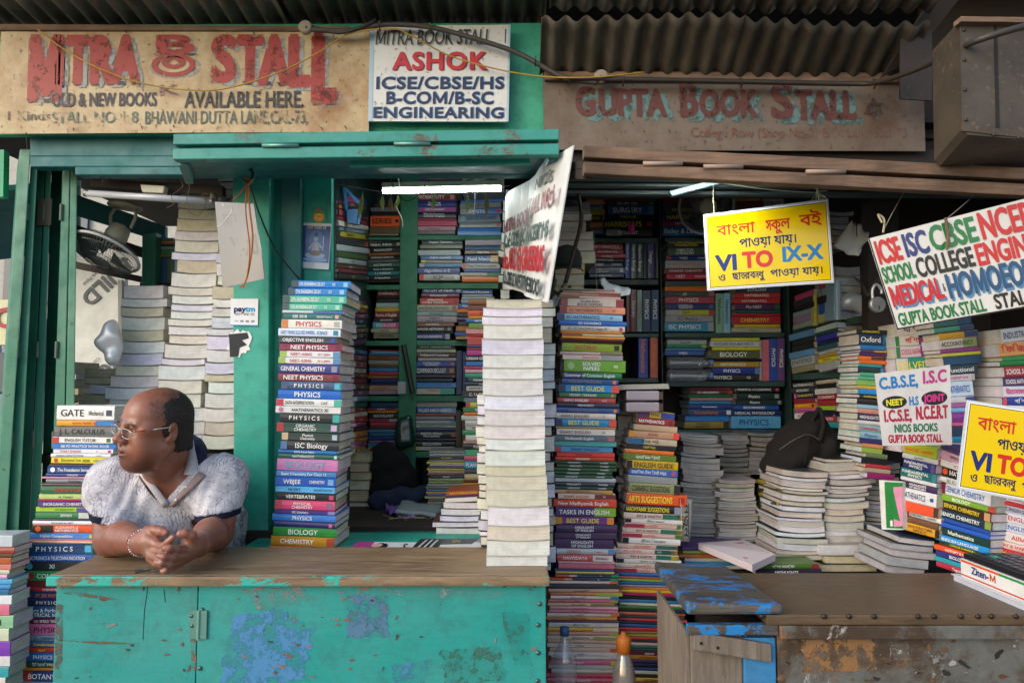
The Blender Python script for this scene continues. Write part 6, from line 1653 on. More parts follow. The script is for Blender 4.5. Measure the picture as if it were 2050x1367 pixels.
crumple('poster_roll', 'grey paper with black Bengali letters beside the SUGGESTIONS stack', 'paper', [(1362, 998, 2.3), (1388, 1000, 2.32), (1382, 1084, 2.32), (1364, 1084, 2.3)], '9a968e', M_paper, .006, 6, 19)
F = Face([(1364, 1004, 2.29), (1384, 1004, 2.30), (1380, 1080, 2.30), (1365, 1080, 2.29)], .004); mb = MB()
put_text(mb, 'নতুন', F.at(.25, .05), (F.at(.25, 1) - F.at(.25, 0)).normalized(), (F.at(1, .5) - F.at(0, .5)).normalized(), .018, .11, '1a1a1a', .02, 0, 'l'); tag(mb.build('bengali_letters', M_plain, None, F.at(.5, .5)), 'black Bengali lettering painted on the grey paper strip', 'lettering')
# calculator and books on the right counter
t = thing('book', 'white Ziten-M guide book under the calculator', 'book', P(1990, 1200, 1.72))
zz = zt2 - .006
def prism(pts, z0, z1, col, mat, name, parent, drw=None):
    mb = MB(); mb.hexa([Vector((*pts[0], z0)), Vector((*pts[1], z0)), Vector((*pts[1], z1)), Vector((*pts[0], z1)), Vector((*pts[3], z0)), Vector((*pts[2], z0)), Vector((*pts[2], z1)), Vector((*pts[3], z1))], col)
    if drw: drw(mb)
    return mb.build(name, mat, parent)
# the pile is turned: front-left corner, front-right, back-right, back-left
A = P(1914, 1163, 1.86); A.z = zz
def onz(x, y, z):
    # point on the plane z seen at that pixel
    a = P(x, y, 1.0); k = (z - EYE) / (a.z - EYE); return Vector((a.x * k, k, z))
p0, p1 = onz(1925, 1165, zz), onz(2035, 1212, zz)
dd = (p1 - p0); dx = dd.normalized(); dy = Vector((-dx.y, dx.x, 0)) * 1
def corner(s, t_): v = p0 + dx * s + dy * t_; return (v.x, v.y)
L = .24; W_ = .17
t0 = thing('notebook', 'grey white exercise books under the Ziten-M book', 'notebook', p0)
prism([corner(-.02, -.008), corner(L, -.008), corner(L, W_), corner(-.02, W_)], zz, zz + .014, 'b8bcc8', M_paper, 'pages', t0)
prism([corner(-.026, -.011), corner(L, -.011), corner(L, W_), corner(-.026, W_)], zz + .0145, zz + .0165, 'd0d4dc', M_cover, 'cover', t0)
zb = zz + .017
def drw(mb):
    X_, O_ = dx, Vector((*corner(0, -.0008), 0))
    put_text(mb, 'Ziten-', O_ + dx * .075 + Vector((0, 0, zb + .018)), dx, (0, 0, 1), .018, None, '28347c', .03, 0, 'c'); put_text(mb, 'M', O_ + dx * .122 + Vector((0, 0, zb + .018)), dx, (0, 0, 1), .018, None, 'c8482a', .03, 0, 'c')
    for z0_, z1_, c, a0, a1 in ((.004, .008, 'c84a2a', 0, L), (.040, .046, 'd8582a', 0, L * .6), (.040, .046, '2a8a4a', L * .6, L)):
        mb.quad(O_ + dx * a0 + Vector((0, 0, zb + z0_)), O_ + dx * a1 + Vector((0, 0, zb + z0_)), O_ + dx * a1 + Vector((0, 0, zb + z1_)), O_ + dx * a0 + Vector((0, 0, zb + z1_)), c)
prism([corner(0, 0), corner(L, 0), corner(L, W_), corner(0, W_)], zb, zb + .048, 'dcdcda', M_cover, 'cover', t, drw)
t = thing('calculator', 'black desk calculator on top of the Ziten-M book', 'calculator', Vector((*corner(.05, .05), zb + .05)))
zc_ = zb + .049
prism([corner(.005, .005), corner(L, .005), corner(L, .15), corner(.005, .15)], zc_, zc_ + .014, '1c1e22', M_plasticB, 'body', t)
mb = MB()
for i in range(7):
    for j in range(4):
        c = corner(.022 + i * .026, .02 + j * .026); c1 = corner(.042 + i * .026, .02 + j * .026); c2 = corner(.042 + i * .026, .038 + j * .026); c3 = corner(.022 + i * .026, .038 + j * .026)
        za_ = zc_ + .0142
        mb.hexa([Vector((*q_, za_)) for q_ in (c, c1, c2, c3)][:2] + [Vector((*q_, za_ + .004)) for q_ in (c1, c)] + [Vector((*q_, za_)) for q_ in (c3, c2)] + [Vector((*q_, za_ + .004)) for q_ in (c2, c3)], '2a9a7a' if (i, j) == (1, 1) else '34363c')
mb.build('keys', M_plasticB, t)

M_slat = m_plain('grey_green_slat', .5, .4)
for k, (y0, y1, d) in enumerate(((352, 358, 2.16), (366, 372, 2.24), (380, 388, 2.31))):
    mb = MB(); mb.pslab([(1130, y0, d), (2060, y0 + 6, d), (2060, y1 + 6, d), (1126, y1, d)], .03, '4a5654')
    tag(mb.build('slat', M_slat, None, P(1500, y0, d)), 'grey green slat under the brown flap, ' + ['nearest the street', 'the middle of three', 'farthest inside'][k], 'slat', 'slats under the brown flap')
# ------------------------------------------------------------------ books
NAMED = {'red': 'c22e33', 'maroon': '6e2138', 'orange': 'e8782a', 'amber': 'c98f1e', 'yellow': 'e6d52a', 'lime green': '9cbf2a', 'green': '2c8a4a',
         'dark green': '20483c', 'teal': '2a8c8c', 'cyan': '4cb4dc', 'blue': '2a6fc0', 'light blue': '8ab4d8', 'navy': '26325e', 'purple': '5a3578',
         'pink': 'd888a8', 'magenta': 'b8307c', 'white': 'e6e4e0', 'cream': 'd8cba8', 'tan': 'b89468', 'brown': '6a4430', 'grey': '8a8c8e',
         'charcoal': '3a3c40', 'black': '1c1d20', 'olive': '7a7a3a', 'lilac': 'c8c4dc'}
def cname(h):
    c = np.array([int(h[i:i + 2], 16) for i in (0, 2, 4)], float)
    return min(NAMED, key=lambda k: float((((c - np.array([int(NAMED[k][i:i + 2], 16) for i in (0, 2, 4)])) * (.9, 1.2, .8)) ** 2).sum()))
_O1 = ['', 'first', 'second', 'third', 'fourth', 'fifth', 'sixth', 'seventh', 'eighth', 'ninth', 'tenth', 'eleventh', 'twelfth', 'thirteenth', 'fourteenth',
       'fifteenth', 'sixteenth', 'seventeenth', 'eighteenth', 'nineteenth']
_O10 = {2: 'twent', 3: 'thirt', 4: 'fort', 5: 'fift', 6: 'sixt', 7: 'sevent', 8: 'eight', 9: 'ninet'}
def ordw(n):
    if n < 20: return _O1[n]
    return _O10[n // 10] + ('ieth' if n % 10 == 0 else 'y-' + _O1[n % 10])
TC = {'w': 'f2f0ea', 'k': '16161a', 'y': 'f2dc3a', 'r': 'c8262c', 'b': '1f5fb4', 'g': '1c7a48', 'o': 'e8782a', 'p': '8a2a80', 'n': '20306a', 'c': '48b4e0', 'm': 'c8307c', 't': '8a7a60'}
PAGE = ['dcdad8', 'e4e2e2', 'd8d6e2', 'dcd7c8', 'e4e2e2', 'dedbd2', 'cfc6ae', 'e2e0ec', 'd9d6cd', 'dedbd2']
BOOKS = []        # collected first; the 300 that show largest become things, the rest one mass

def lerp_edges(E, y):
    for a, b in zip(E, E[1:]):
        if y <= b[0] or b is E[-1]:
            t = (y - a[0]) / (b[0] - a[0])
            return a[1] + (b[1] - a[1]) * t, a[2] + (b[2] - a[2]) * t
def parse(line):
    q = [s.strip() for s in line.split(';')]
    q += [''] * (6 - len(q))
    return dict(h=float(q[0]), col=q[1], tc=TC.get(q[2], q[2] or 'f0eee8'), text=q[3], sub=q[4], opts=q[5].split())
def S(where, E, d, rows, skew=(0, 0), depth=.165, jit=.004, group=None, top='topmost', bend=0, pages=None, mass=False, yaw=2.0):
    """a stack: E = [(y, x left, x right)...] in photograph pixels from top to bottom, d = depth or (left, right)"""
    if isinstance(rows, str):
        rows = [parse(l) for l in rows.strip().split('\n') if l.strip()]
    dl, dr = d if isinstance(d, tuple) else (d, d)
    y0, y1 = E[0][0], E[-1][0]
    H = sum(r['h'] for r in rows); y = y0
    for i, r in enumerate(rows):
        h = r['h'] * (y1 - y0) / H
        yt, yb = y, y + h - .5
        y += h
        xl, xr = lerp_edges(E, (yt + yb) / 2)
        j = rnd.gauss(0, jit) * FPX / dl
        j2 = rnd.uniform(-1, 1) * jit * 1.2 * FPX / dl
        xl, xr = xl + j + j2, xr + j - j2
        f = (yt - y0) / (y1 - y0)
        sk = skew[0] + (skew[1] - skew[0]) * f
        BL, BR = P(xl, yb - sk / 2, dl), P(xr, yb + sk / 2, dr)
        TL, TR = P(xl, yt - sk / 2, dl), P(xr, yt + sk / 2, dr)
        BOOKS.append(dict(BL=BL, BR=BR, TL=TL, TR=TR, area=h * abs(xr - xl) if not mass else 0, where=where, i=i + 1, n=len(rows), r=r, depth=depth * rnd.uniform(.9, 1.08),
                          group=group or 'books ' + where, bend=bend, pages=pages or r.get('pages'), standing=False, yaw=yaw, top=top, mass=mass))
def ST(where, x0, y0, x1, y1, d, rows, depth=.16, group=None, lean=0, mass=False):
    """a row of standing books"""
    rows = [parse(l) for l in rows.strip().split('\n') if l.strip()]
    dl, dr = d if isinstance(d, tuple) else (d, d)
    H = sum(r['h'] for r in rows); x = x0
    for i, r in enumerate(rows):
        w = r['h'] * (x1 - x0) / H
        a, b = x, x + w - .6
        x += w
        da, db = dl + (dr - dl) * (a - x0) / (x1 - x0), dl + (dr - dl) * (b - x0) / (x1 - x0)
        top = y0 + rnd.uniform(0, .06) * (y1 - y0)
        BOOKS.append(dict(BL=P(a + lean, top, da), BR=P(a, y1, da), TL=P(b + lean, top, db), TR=P(b, y1, db), area=(w * (y1 - y0)) if not mass else 0, where=where, i=i + 1, n=len(rows), r=r,
                          depth=depth, group=group or 'books ' + where, bend=0, pages=None, standing=True, yaw=0, top='leftmost', mass=mass))
def prow(n, lo=14, hi=34, cols=PAGE):
    return [dict(h=rnd.uniform(lo, hi), col=rnd.choice(['2a2c34', '5a5448', '2a3a5a', '8a867a', '5a3030', '3a3a38', '9a968a', '2a3a34']), tc='fff', text='', sub='', opts=[], pages=rnd.choice(cols)) for _ in range(n)]
PALC = ['c23a3a', '2a5a9a', '1f2a4a', '3a3a40', 'd8d4c8', '2a7a5a', 'd8862a', '6a3a6a', 'c8b83a', '7aa0c0', '8a3040', '1a1a1e', 'b8c4c8', '4a6a3a', 'd0609a', '305a8a', 'e0dcd0', '5a4030']
SUBJ = ['PHYSICS', 'CHEMISTRY', 'BIOLOGY', 'MATHEMATICS', 'ENGLISH', 'ECONOMICS', 'HISTORY', 'GEOGRAPHY', 'SCIENCE', 'ZOOLOGY', 'BOTANY', 'ACCOUNTANCY', 'STATISTICS']
def crow(n, lo=8, hi=18, pal=PALC, text=True):
    out = []
    for _ in range(n):
        c = rnd.choice(pal); L = sum(lin(c)) / 3
        out.append(dict(h=rnd.uniform(lo, hi), col=c, tc=rnd.choice(['f0eee8', 'f0eee8', 'f2dc3a']) if L < .35 else rnd.choice(['16161a', '8a2030', '20306a']),
                        text=rnd.choice(SUBJ) if text and rnd.random() < .75 else '', sub='', opts=rnd.choice([[], [], ['L' + rnd.choice(pal)], ['R' + rnd.choice(pal)], ['q' + rnd.choice(pal)]])))
    return out

def book_geo(b, cov, pag, ci=0, pi=0):
    """shapes one book into the two mesh builders (world space)"""
    BL, BR, TL = b['BL'], b['BR'], b['TL']
    X = (BR - BL); W = X.length; X.normalize()
    Zr = TL - BL; Z = (Zr - X * Zr.dot(X)); T = Z.length; Z.normalize()
    Y = Z.cross(X)
    a = R(rnd.uniform(-b['yaw'], b['yaw']))
    O = (BL + BR) / 2
    if a:
        Rm = Matrix.Rotation(a, 3, Z); X = Rm @ X; Y = Rm @ Y
    D = b['depth']; r = b['r']
    if T < .002: T = .002
    def w(x, y, z, X=X, Y=Y, Z=Z):
        return O + X * x + Y * y + Z * z
    col = r['col']; t = min(.0016, T * .16)
    h = W / 2
    if b['pages']:
        n = 8; bend = b['bend'] * rnd.uniform(.3, 1.3); bulge = rnd.uniform(-.002, .003)
        edgec = r['col']
        def wz(x, y, z):
            q = (x / h)
            return w(x, y - bulge * (1 - q * q) * (1 if y < D / 2 else 0), z + bend * (q * q) * (1 - .4 * y / D))
        # pages: front, both ends
        xs = [-h + .0005 + (2 * h - .001) * k / n for k in range(n + 1)]
        zl = [t, t + (T - 2 * t) * .33 + rnd.uniform(-.001, .001), t + (T - 2 * t) * .66, T - t]
        pc = lin(b['pages']); pc = tuple(c * rnd.uniform(.93, 1.03) for c in pc)
        rough_y = [rnd.uniform(0, .0012) for _ in zl]
        V = [wz(x, rough_y[k], z) for x in xs for k, z in enumerate(zl)]
        Fq = [(i * 4 + k, (i + 1) * 4 + k, (i + 1) * 4 + k + 1, i * 4 + k + 1) for i in range(n) for k in range(3)]
        pag.add(V, Fq, pc, pi)
        for sx in (xs[0], xs[-1]):
            q = [wz(sx, 0, t), wz(sx, D - .002, t), wz(sx, D - .002, T - t), wz(sx, 0, T - t)]
            pag.add(q if sx > 0 else q[::-1], ((0, 1, 2, 3),), pc, pi)
        pag.quad(wz(-h, D - .002, t), wz(-h, D - .002, T - t), wz(h, D - .002, T - t), wz(h, D - .002, t), pc, pi)
        over = rnd.uniform(-.001, .003)
        for z0, z1 in ((0, t), (T - t, T)):
            V = [wz(-h + 2 * h * k / n, y, z) for k in range(n + 1) for y, z in ((-over, z0), (D, z0), (D, z1), (-over, z1))]
            Fq = [(i * 4 + k, i * 4 + (k + 1) % 4, i * 4 + 4 + (k + 1) % 4, i * 4 + 4 + k) for i in range(n) for k in range(4)] + [(3, 2, 1, 0), (n * 4, n * 4 + 1, n * 4 + 2, n * 4 + 3)]
            cov.add(V, Fq, edgec, ci)
        V = [wz(x, y, z) for x in (-h, h) for y, z in ((D - .002, t), (D, t), (D, T - t), (D - .002, T - t))]
        cov.add(V, [(k, (k + 1) % 4, 4 + (k + 1) % 4, 4 + k) for k in range(4)] + [(3, 2, 1, 0), (4, 5, 6, 7)], edgec, ci)
        return
    c = min(.0022, T * .22); bulge = rnd.uniform(-.0006, .0012)
    prof = [(D, 0), (c, 0), (.0002, c), (-bulge, T / 2), (.0002, T - c), (c, T), (D, T), (D, T - t), (t + c, T - t), (t + .0006, T / 2), (t + c, t), (D, t)]
    V = [w(x, y, z) for x in (-h, h) for y, z in prof]
    m = 12
    F = [(k, m + k, m + (k + 1) % m, (k + 1) % m) for k in range(m)]
    ends = [(0, 1, 10, 11), (1, 2, 9, 10), (2, 3, 9), (3, 4, 9), (4, 5, 8, 9), (5, 6, 7, 8)]
    F += [e for e in ends] + [tuple(m + i for i in e[::-1]) for e in ends]
    cov.add(V, F, col, ci)
    pc = tuple(x * rnd.uniform(.8, .95) for x in lin(rnd.choice(PAGE)))
    e = .0015
    fl, bl, br_, fr = (-h + e, t + .001), (-h + e, D - .003), (h - e, D - .003), (h - e, t + .001)
    lo = [w(x, y, t) for x, y in (fl, fr, br_, bl)]; hi = [w(x, y, T - t) for x, y in (fl, fr, br_, bl)]
    pag.hexa([lo[0], lo[1], hi[1], hi[0], lo[3], lo[2], hi[2], hi[3]], pc, pi)
    # printing on the spine
    yb = -max(bulge, 0) - .0005
    zc0, zc1 = c * .6, T - c * .6
    def patch(x0, x1, z0, z1, cc, lift=0):
        cov.quad(w(x0, yb - lift, z0), w(x1, yb - lift, z0), w(x1, yb - lift, z1), w(x0, yb - lift, z1), cc, ci)
    a0, a1 = -h + .004, h - .004
    for o in r['opts']:
        k, cc = o[0], o[1:]
        if k in 'B' or len(cc) < 3: continue
        if k == 'L': patch(-h + .0005, -h + W * .11, zc0, zc1, cc); a0 = -h + W * .125
        elif k == 'R': patch(h - W * .12, h - .0005, zc0, zc1, cc); a1 = h - W * .135
        elif k == 'H': patch(0, h - .0005, zc0, zc1, cc)
        elif k == 'l': patch(-h + .0005, -h + W * .33, zc0, zc1, cc)
        elif k == 'E': patch(h - W * .36, h - .0005, zc0, zc1, cc)
        elif k == 'q':
            s = min(T * .62, W * .1); patch(h - .008 - s, h - .008, T / 2 - s / 2, T / 2 + s / 2, cc, .0002); a1 = h - .014 - s
        elif k == 'd':
            s = min(T * .36, W * .06); ctr = (-h + .01 + s)
            V = [w(ctr + s * math.cos(i * math.pi / 6), yb - .0003, T / 2 + s * math.sin(i * math.pi / 6)) for i in range(12)]
            cov.add(V, (tuple(range(12)),), cc, ci); a0 = ctr + s + .006
        elif k == 's': patch(-h + .0005, h - .0005, T * .12, T * .2, cc); patch(-h + .0005, h - .0005, T * .8, T * .88, cc)
    if r['text'] and T > .004:
        lines = r['text'].split('/')
        span = (a1 - a0)
        frac = .60 if r['sub'] else .9
        big = 'B' in r['opts']
        hh = T * ((.56 if big else .46) if len(lines) == 1 else .30)
        shift = rnd.uniform(0, .25) * span * (1 - frac) if not r['sub'] else 0
        for k, ln_ in enumerate(lines):
            zz = T / 2 - hh / 2 if len(lines) == 1 else (T * .53 if k == 0 else T * .14)
            tc = r['tc']
            put_text(cov, ln_, w(a0 + shift + span * frac * (.5 if not r['sub'] else .52), yb - .0006, zz), X, Z, hh, col=tc, off=.018, mi=ci, maxw=span * frac)
        if r['sub']:
            put_text(cov, r['sub'], w(a0 + span * .82, yb - .0006, T / 2 - hh * .36), X, Z, hh * .72, col=r['tc'] if 'E' not in [o[0] for o in r['opts']] else ('16161a' if sum(lin([o[1:] for o in r['opts'] if o[0] == 'E'][0])) > 1 else 'f0eee8'), off=.006, mi=ci, maxw=span * .32)

def finish_books():
    order = sorted(range(len(BOOKS)), key=lambda k: -BOOKS[k]['area'])
    single = set(k for k in order[:300] if BOOKS[k]['area'] > 0)
    mass = MB()
    for k, b in enumerate(BOOKS):
        if k not in single:
            book_geo(b, mass, mass, 0, 1); continue
        r = b['r']
        i, n = b['i'], b['n']
        place = b['top'] if i == 1 else ordw(i) + (' from left' if b['standing'] else ' from top')
        if b['pages']:
            desc = {'dcdad8': 'white', 'e4e2e2': 'white', 'd8d6e2': 'lilac white', 'd6cfba': 'cream', 'cfc6ae': 'cream', 'dcd7c8': 'ivory', 'dedbd2': 'off-white', 'cbbd9c': 'yellowed', 'e2e0ec': 'bluish white', 'd9d6cd': 'off-white'}.get(b['pages'], 'pale')
            lab = f'{desc} book pages, {place} {b["where"]}'
        else:
            ti = ' '.join(r['text'].replace('/', ' ').split()[:2])
            lab = f'{cname(r["col"])} book' + (f' lettered {ti}' if ti and T_ok(b) else '') + f', {place} {b["where"]}'
        wds = lab.split()
        if len(wds) > 16: lab = lab.replace(' of the ', ' of ').replace(' in the ', ' in ').replace(' on the ', ' on ').replace(' by the ', ' by ')
        wds = lab.split()
        if len(wds) > 16: print('LONG', lab)
        base = (b['BL'] + b['BR']) / 2
        root = thing('book', lab, 'book', base, b['group'])
        cov, pag = MB(), MB()
        book_geo(b, cov, pag)
        cov.build('cover', M_cover, root); pag.build('pages', M_pages, root)
    o = mass.build('stacked_books', [M_cover, M_pages])
    tag(o, 'many more thin and half hidden books packed on the shelves and in the piles', 'books', None, 'stuff')
    print('books', len(BOOKS), 'single', len(single), 'verts', sum(len(m.vertices) for m in bpy.data.meshes))
def T_ok(b):
    return (b['TL'] - b['BL']).length > .004
# ---- the stacks of the left stall
S('in the tall stack beside the counter', [(812, 117, 232), (870, 110, 230), (1000, 78, 207), (1063, 62, 192), (1100, 53, 185), (1200, 40, 170), (1385, 17, 150)], 2.42, '''
29;e8e6e2;k;GATE;Mechanical;q2a3550
12;e0a030;r;বাংলা সহায়িকা;;E2a80c0
21;66686a;k;J. L. CALCULUS;;
13;e8e4dc;k;ENGLISH TUTOR;;Lc22e33 q2c6a3a
11;2878c0;w;SBI PO PRACTICE WORK BOOK;;L2878c0
9;e6e2e4;r;SMART ENGLISH;IX;qb83070
8;e2e2e4;k;INDIAN CONSTITUTION;POLITY
12;e0d43a;k;উচ্চমাধ্যমিক 2020;COMMERCE;dc22e33
5;4a3028;w;
14;1e4a8a;w;The Foundation Series;CHEMISTRY;dffffff
7;203a78;w;CHEMISTRY
4;c88aa0;k;
9;77777c;k;Psychology
5;5a3a40;w;
16;2c6a48;r;DESIGN DATA;;
11;b4c87a;g;A. Tewari;;R2c8a5a
3;c8285a;w;
12;523a80;w;INORGANIC CHEMISTRY;;R3a2a60
10;9cc03a;g;ISC BIOLOGY;;E5a4a9a
13;2e7a48;w;রসায়ন;;Ec8ccc8
4;1c1d22;w;
8;d8dce2;n;ZOOLOGY for NEET
16;e0562a;w;RUDIMENTS of/MATHEMATICS;;l2a2420 de0562a
12;4a8acc;w;Higher Compositions;;qc8c04a
3;e070a0;w;
6;e0b890;n;
21;1e4672;w;P H Y S I C S;;q58b0d8 R1f6a68
15;1f58a8;w;ELECTRONICS & TELECOMMUNICATION
18;24262c;w;XI;রসায়ন;d58b0d8
20;2a8a4a;w;COMPLETE;NCERT;dc22e33
12;782028;y;Physics
10;b0303a;w;CHEMISTRY
14;22346a;o;IIT JEE PHYSICS
14;202c50;w;P H Y S I C S
24;34507e;w;Theory & Performance of/ELECTRICAL MACHINES
11;7a2040;w;101 SPEED TESTS
23;d86a9a;k;PHYSICS
11;8aa4bc;k;ISC CHEMISTRY
13;54628a;y;Transformation
10;c83a2a;y;KSAT
17;2a68b4;w;PHYSICS
13;2c4c38;w;উদ্ভিদবিদ্যা
6;e0822a;w;
22;283a74;w;BOTANY;;lb03a40
20;7a9cb8;n;ZOOLOGY
''', skew=(1, 1), group='books in the stack left of the counter')
S('in the low pile at left edge', [(1072, -70, 24), (1200, -80, 20), (1385, -80, 16)], 2.3, '''
22;c0c8cc;n;
12;a04838;w;
8;58402c;w;
12;b05a30;k;
10;cc7a70;k;
9;c8c8b0;k;
9;c898b8;k;
10;4aa0c8;w;
10;3a80b8;w;
10;2a6a90;w;
18;e0e2e4;n;ABC
20;d87088;w;ISC
24;8ab890;k;ENGLISH
24;c8ccb0;k;
28;7a3aa8;w;ART
20;d8d0d0;k;
20;3a9aa0;w;
26;cfc9bd;k;
''', skew=(-1, -3), group='books in the pile at the left edge', depth=.09)
S('of the stack by the teal shutters', [(562, 580, 702), (600, 568, 690), (680, 560, 681), (760, 558, 683), (860, 557, 680), (960, 556, 674), (1000, 552, 672), (1074, 546, 676), (1100, 534, 664)], 2.26, '''
15;1f80cc;w;CIVIL ENGINEERING ESE-2017;22;L3a4a50 q8ac0e0
15;1f80cc;w;CIVIL ENGINEERING ESE-2017;22;L3a4a50 q8ac0e0
16;4cb298;w;CIVIL ENGINEERING ESE-2017;22;L3a4a50 q9ad0c0
14;4cb298;w;CIVIL ENGINEERING ESE-2017;22;L3a4a50 q9ad0c0
6;c8d0d4;n;;;H3a62b0
12;1f6a68;w;ESE 2018;Aptitude Volume 2;qd89a90
18;e2dfd6;r;PHYSICS;;Lcc7a40 B qa8a8a8
16;dde8f0;b;LAST YEARS SOLVED PAPERS - SCIENCE;;q2a80a0
14;38444e;w;OBJECTIVE ENGLISH;;q2a50a8
15;86274a;w;NEET PHYSICS;;L86274a q6a1838 B
13;d8dade;r;NEET-AIIMS;M C JAIN;L98b84a R4a88b4
13;dcdcd8;r;NEET-AIIMS;M C JAIN;L98b84a R4a88b4
19;31357e;w;GENERAL CHEMISTRY;;q8a86a0
16;7a3440;w;NEET PHYSICS;;B q6a1838
17;40587a;w;P H Y S I C S;;L40587a R2a8a80 q58b0d8
18;1d66c0;w;PHYSICS;;B
15;e4e4e0;k;DATA INTERPRETATION;CAT;Lc23a50 R4ab098
14;dddcd8;k;MATHEMATICS XI;;dc878a0
18;2a2b30;w;P H Y S I C S;;R3aa098
20;2c5048;w;ORGANIC/CHEMISTRY;;Lb03a40 qc0a8c8
17;2e3c3a;w;Physical/Chemistry;;Ld0b890 qa8b8c0
18;38383c;w;ISC Biology;;L5a80b0 B
8;1f68ac;w;GATE Solved Papers
10;21604c;w;MATHEMATICS;;qc0d0c8
24;c678b0;4aa8b8;BIOLOGY;;B
12;4482bc;w;Basic Chemistry For Class 11
19;1f58b4;w;WBJEE;CHEMISTRY;q78a8d0
13;58aee0;n;NCERT;BIOLOGY BOOSTER;
15;22242a;w;VERTEBRATES;;qc04a68
19;dc4a78;w;PHYSICAL/CHEMISTRY;;Lb84a58 q8a6a88
9;46387e;w;ISC Chemistry;;R8a80b0
14;3a7ac8;w;PHYSICS;;B
12;312c6a;w;;CHEMISTRY;qd06a80
18;2c8c3a;w;BIOLOGY;;B
20;c4861c;w;CHEMISTRY;;Rb04a30
6;e2682a;w;
''', skew=(2, 5), group='books in the stack by the teal shutters', depth=.185)
PW = [18, 17, 16, 29, 32, 26, 22, 34, 29, 31, 27, 23, 31, 20, 29, 33, 39, 29, 31, 30]
PWc = ['d6cfba', 'e2e0ec', 'e2e0ec', 'dedbd2', 'd8d6e2', 'dedbd2', 'dcdad8', 'dcdad8', 'e2e0ec', 'd9d6cd', 'dedbd2', 'e4e2e2', 'dcdad8', 'cfc6ae', 'd6cfba', 'd6cfba', 'e4e2e2', 'd6cfba', 'dedbd2', 'd9d6cd']
S('of the tall white stack on the counter', [(600, 978, 1080), (617, 968, 1085), (700, 964, 1088), (780, 966, 1087), (840, 970, 1090), (960, 973, 1094), (1060, 974, 1101), (1143, 973, 1098)], 1.95,
  [dict(h=h, col='b8b4a8', tc='fff', text='', sub='', opts=[], pages=c) for h, c in zip(PW, PWc)], bend=.003, jit=.0015, group='books of the white stack on the counter', depth=.2, yaw=1)
S('behind the white stack', [(600, 1050, 1108), (1142, 1056, 1108)], 2.2, prow(24), bend=.002, mass=True)
S('left behind the white stack', [(790, 955, 1010), (1092, 960, 1010)], 2.16, prow(16), bend=.002, mass=True)
# page-out stacks behind the man
def pstack(where, E, d, n, lo=10, hi=32, cols=PAGE, bend=.005, mass=False, group=None, depth=.2, jit=.007, skew=(0, 0)):
    S(where, E, d, prow(n, lo, hi, cols), bend=bend, group=group, mass=mass, depth=depth, jit=jit, skew=skew)
pstack('of the pale pile under the fan', [(572, 248, 334), (640, 242, 330), (700, 232, 328), (760, 222, 316), (900, 216, 316)], 2.72, 15, 18, 34, group='books piled page side out behind the man')
pstack('of the leaning pile behind the broken sheet', [(382, 366, 440), (420, 356, 440), (470, 350, 438), (560, 343, 436), (650, 340, 428), (760, 318, 412), (930, 312, 404)], 2.66, 26, 14, 30, group='books piled page side out behind the man', skew=(2, 0))
pstack('of the pile against the teal post', [(345, 470, 520), (560, 432, 486), (640, 424, 478), (760, 408, 476), (900, 398, 470)], 2.62, 24, 14, 30, group='books piled page side out behind the man')
pstack('of the short cream pile', [(738, 172, 238), (810, 168, 236)], 2.74, 4, 14, 20, ['cbbd9c', 'd6cfba', 'e2e0ec'], group='books piled page side out behind the man')
pstack('of the pile outside the shutters', [(725, 128, 152), (830, 122, 150)], 3.1, 8, 10, 16, ['b8a890', 'cbbd9c', 'c8c0c0'], mass=True)
# small shelf left of the leaning pile
S('on the small shelf by the fan', [(476, 298, 350), (515, 297, 349)], 2.95, '''
6;4a6a8a;w;
6;c8862a;k;
5;4a3a5a;w;
6;8aa8a0;k;
8;5a8a5a;w;
7;7a8a4a;w;
''', mass=True)
ST('standing below the small fan shelf', 294, 516, 350, 566, 2.95, '''
22;8a3a2c;y;Electrical
6;5a4a3a;w;
10;2a5a8a;w;
16;6a7a5a;w;
''')
S('above the unlit tube', [(346, 440, 474), (415, 436, 470)], 2.7, prow(4, 12, 18), bend=.001, mass=True)

# ---- shelves at the back of the left stall
gB = 'books on the back shelves of the left stall'
S('on the top left shelf under the tube', [(408, 750, 800), (472, 738, 800)], 3.3, '''
7;44342a;w;
9;6a6a6c;w;
8;1c1d22;w;
22;dc5a2a;k;SERIES;;q1c1d22
14;6a5038;k;
4;8a8470;k;
''', group=gB)
S('on the left shelf, second row', [(478, 733, 804), (566, 736, 803)], 3.32, '''
6;9a8c90;k;
10;2a2a2c;w;TRIBAL INDIA;;qa8a8a0
9;202022;w;SOCIOLOGY
6;8a5a3a;w;
7;26221f;w;INTRODUCTION TO
6;6a6a6a;w;
8;2a5a4c;w;ELECTRONICS
7;203a3a;w;Guide to Biometrics
8;2a7a80;w;S. J. SHARMA
8;1c2428;w;Jurisprudence
5;2e2622;w;
''', group=gB, skew=(-3, -1))
S('on the left shelf, third row', [(582, 757, 802), (678, 744, 802)], 3.32, '''
11;8a2c2c;w;PHARMACY
6;26221f;w;
8;202022;w;
10;9ab0ac;k;
9;c8a03a;k;
13;8a2430;w;Forms of English
8;22382c;w;GEOMETRY
13;c84a8a;w;ZOOLOGY;;l48a0b8
9;b0a884;k;SOCIAL
12;7a7660;k;HISTORY
''', group=gB)
S('on the left shelf, fourth row', [(700, 740, 801), (790, 738, 798)], 3.32, '''
4;a84a4a;w;
4;7ab0d0;n;
5;3a6a9a;w;
10;7a4a1e;k;BIOLOGY
10;8a8a80;k;
6;6a4a2a;w;
9;3a7ab0;w;
8;a84048;w;
7;8a5a2a;w;
8;2a3a6a;w;
6;1f2a4a;w;
11;a88a70;r;STATISTICS;;Rc8b83a
9;9a8490;w;
''', group=gB, skew=(2, -1))
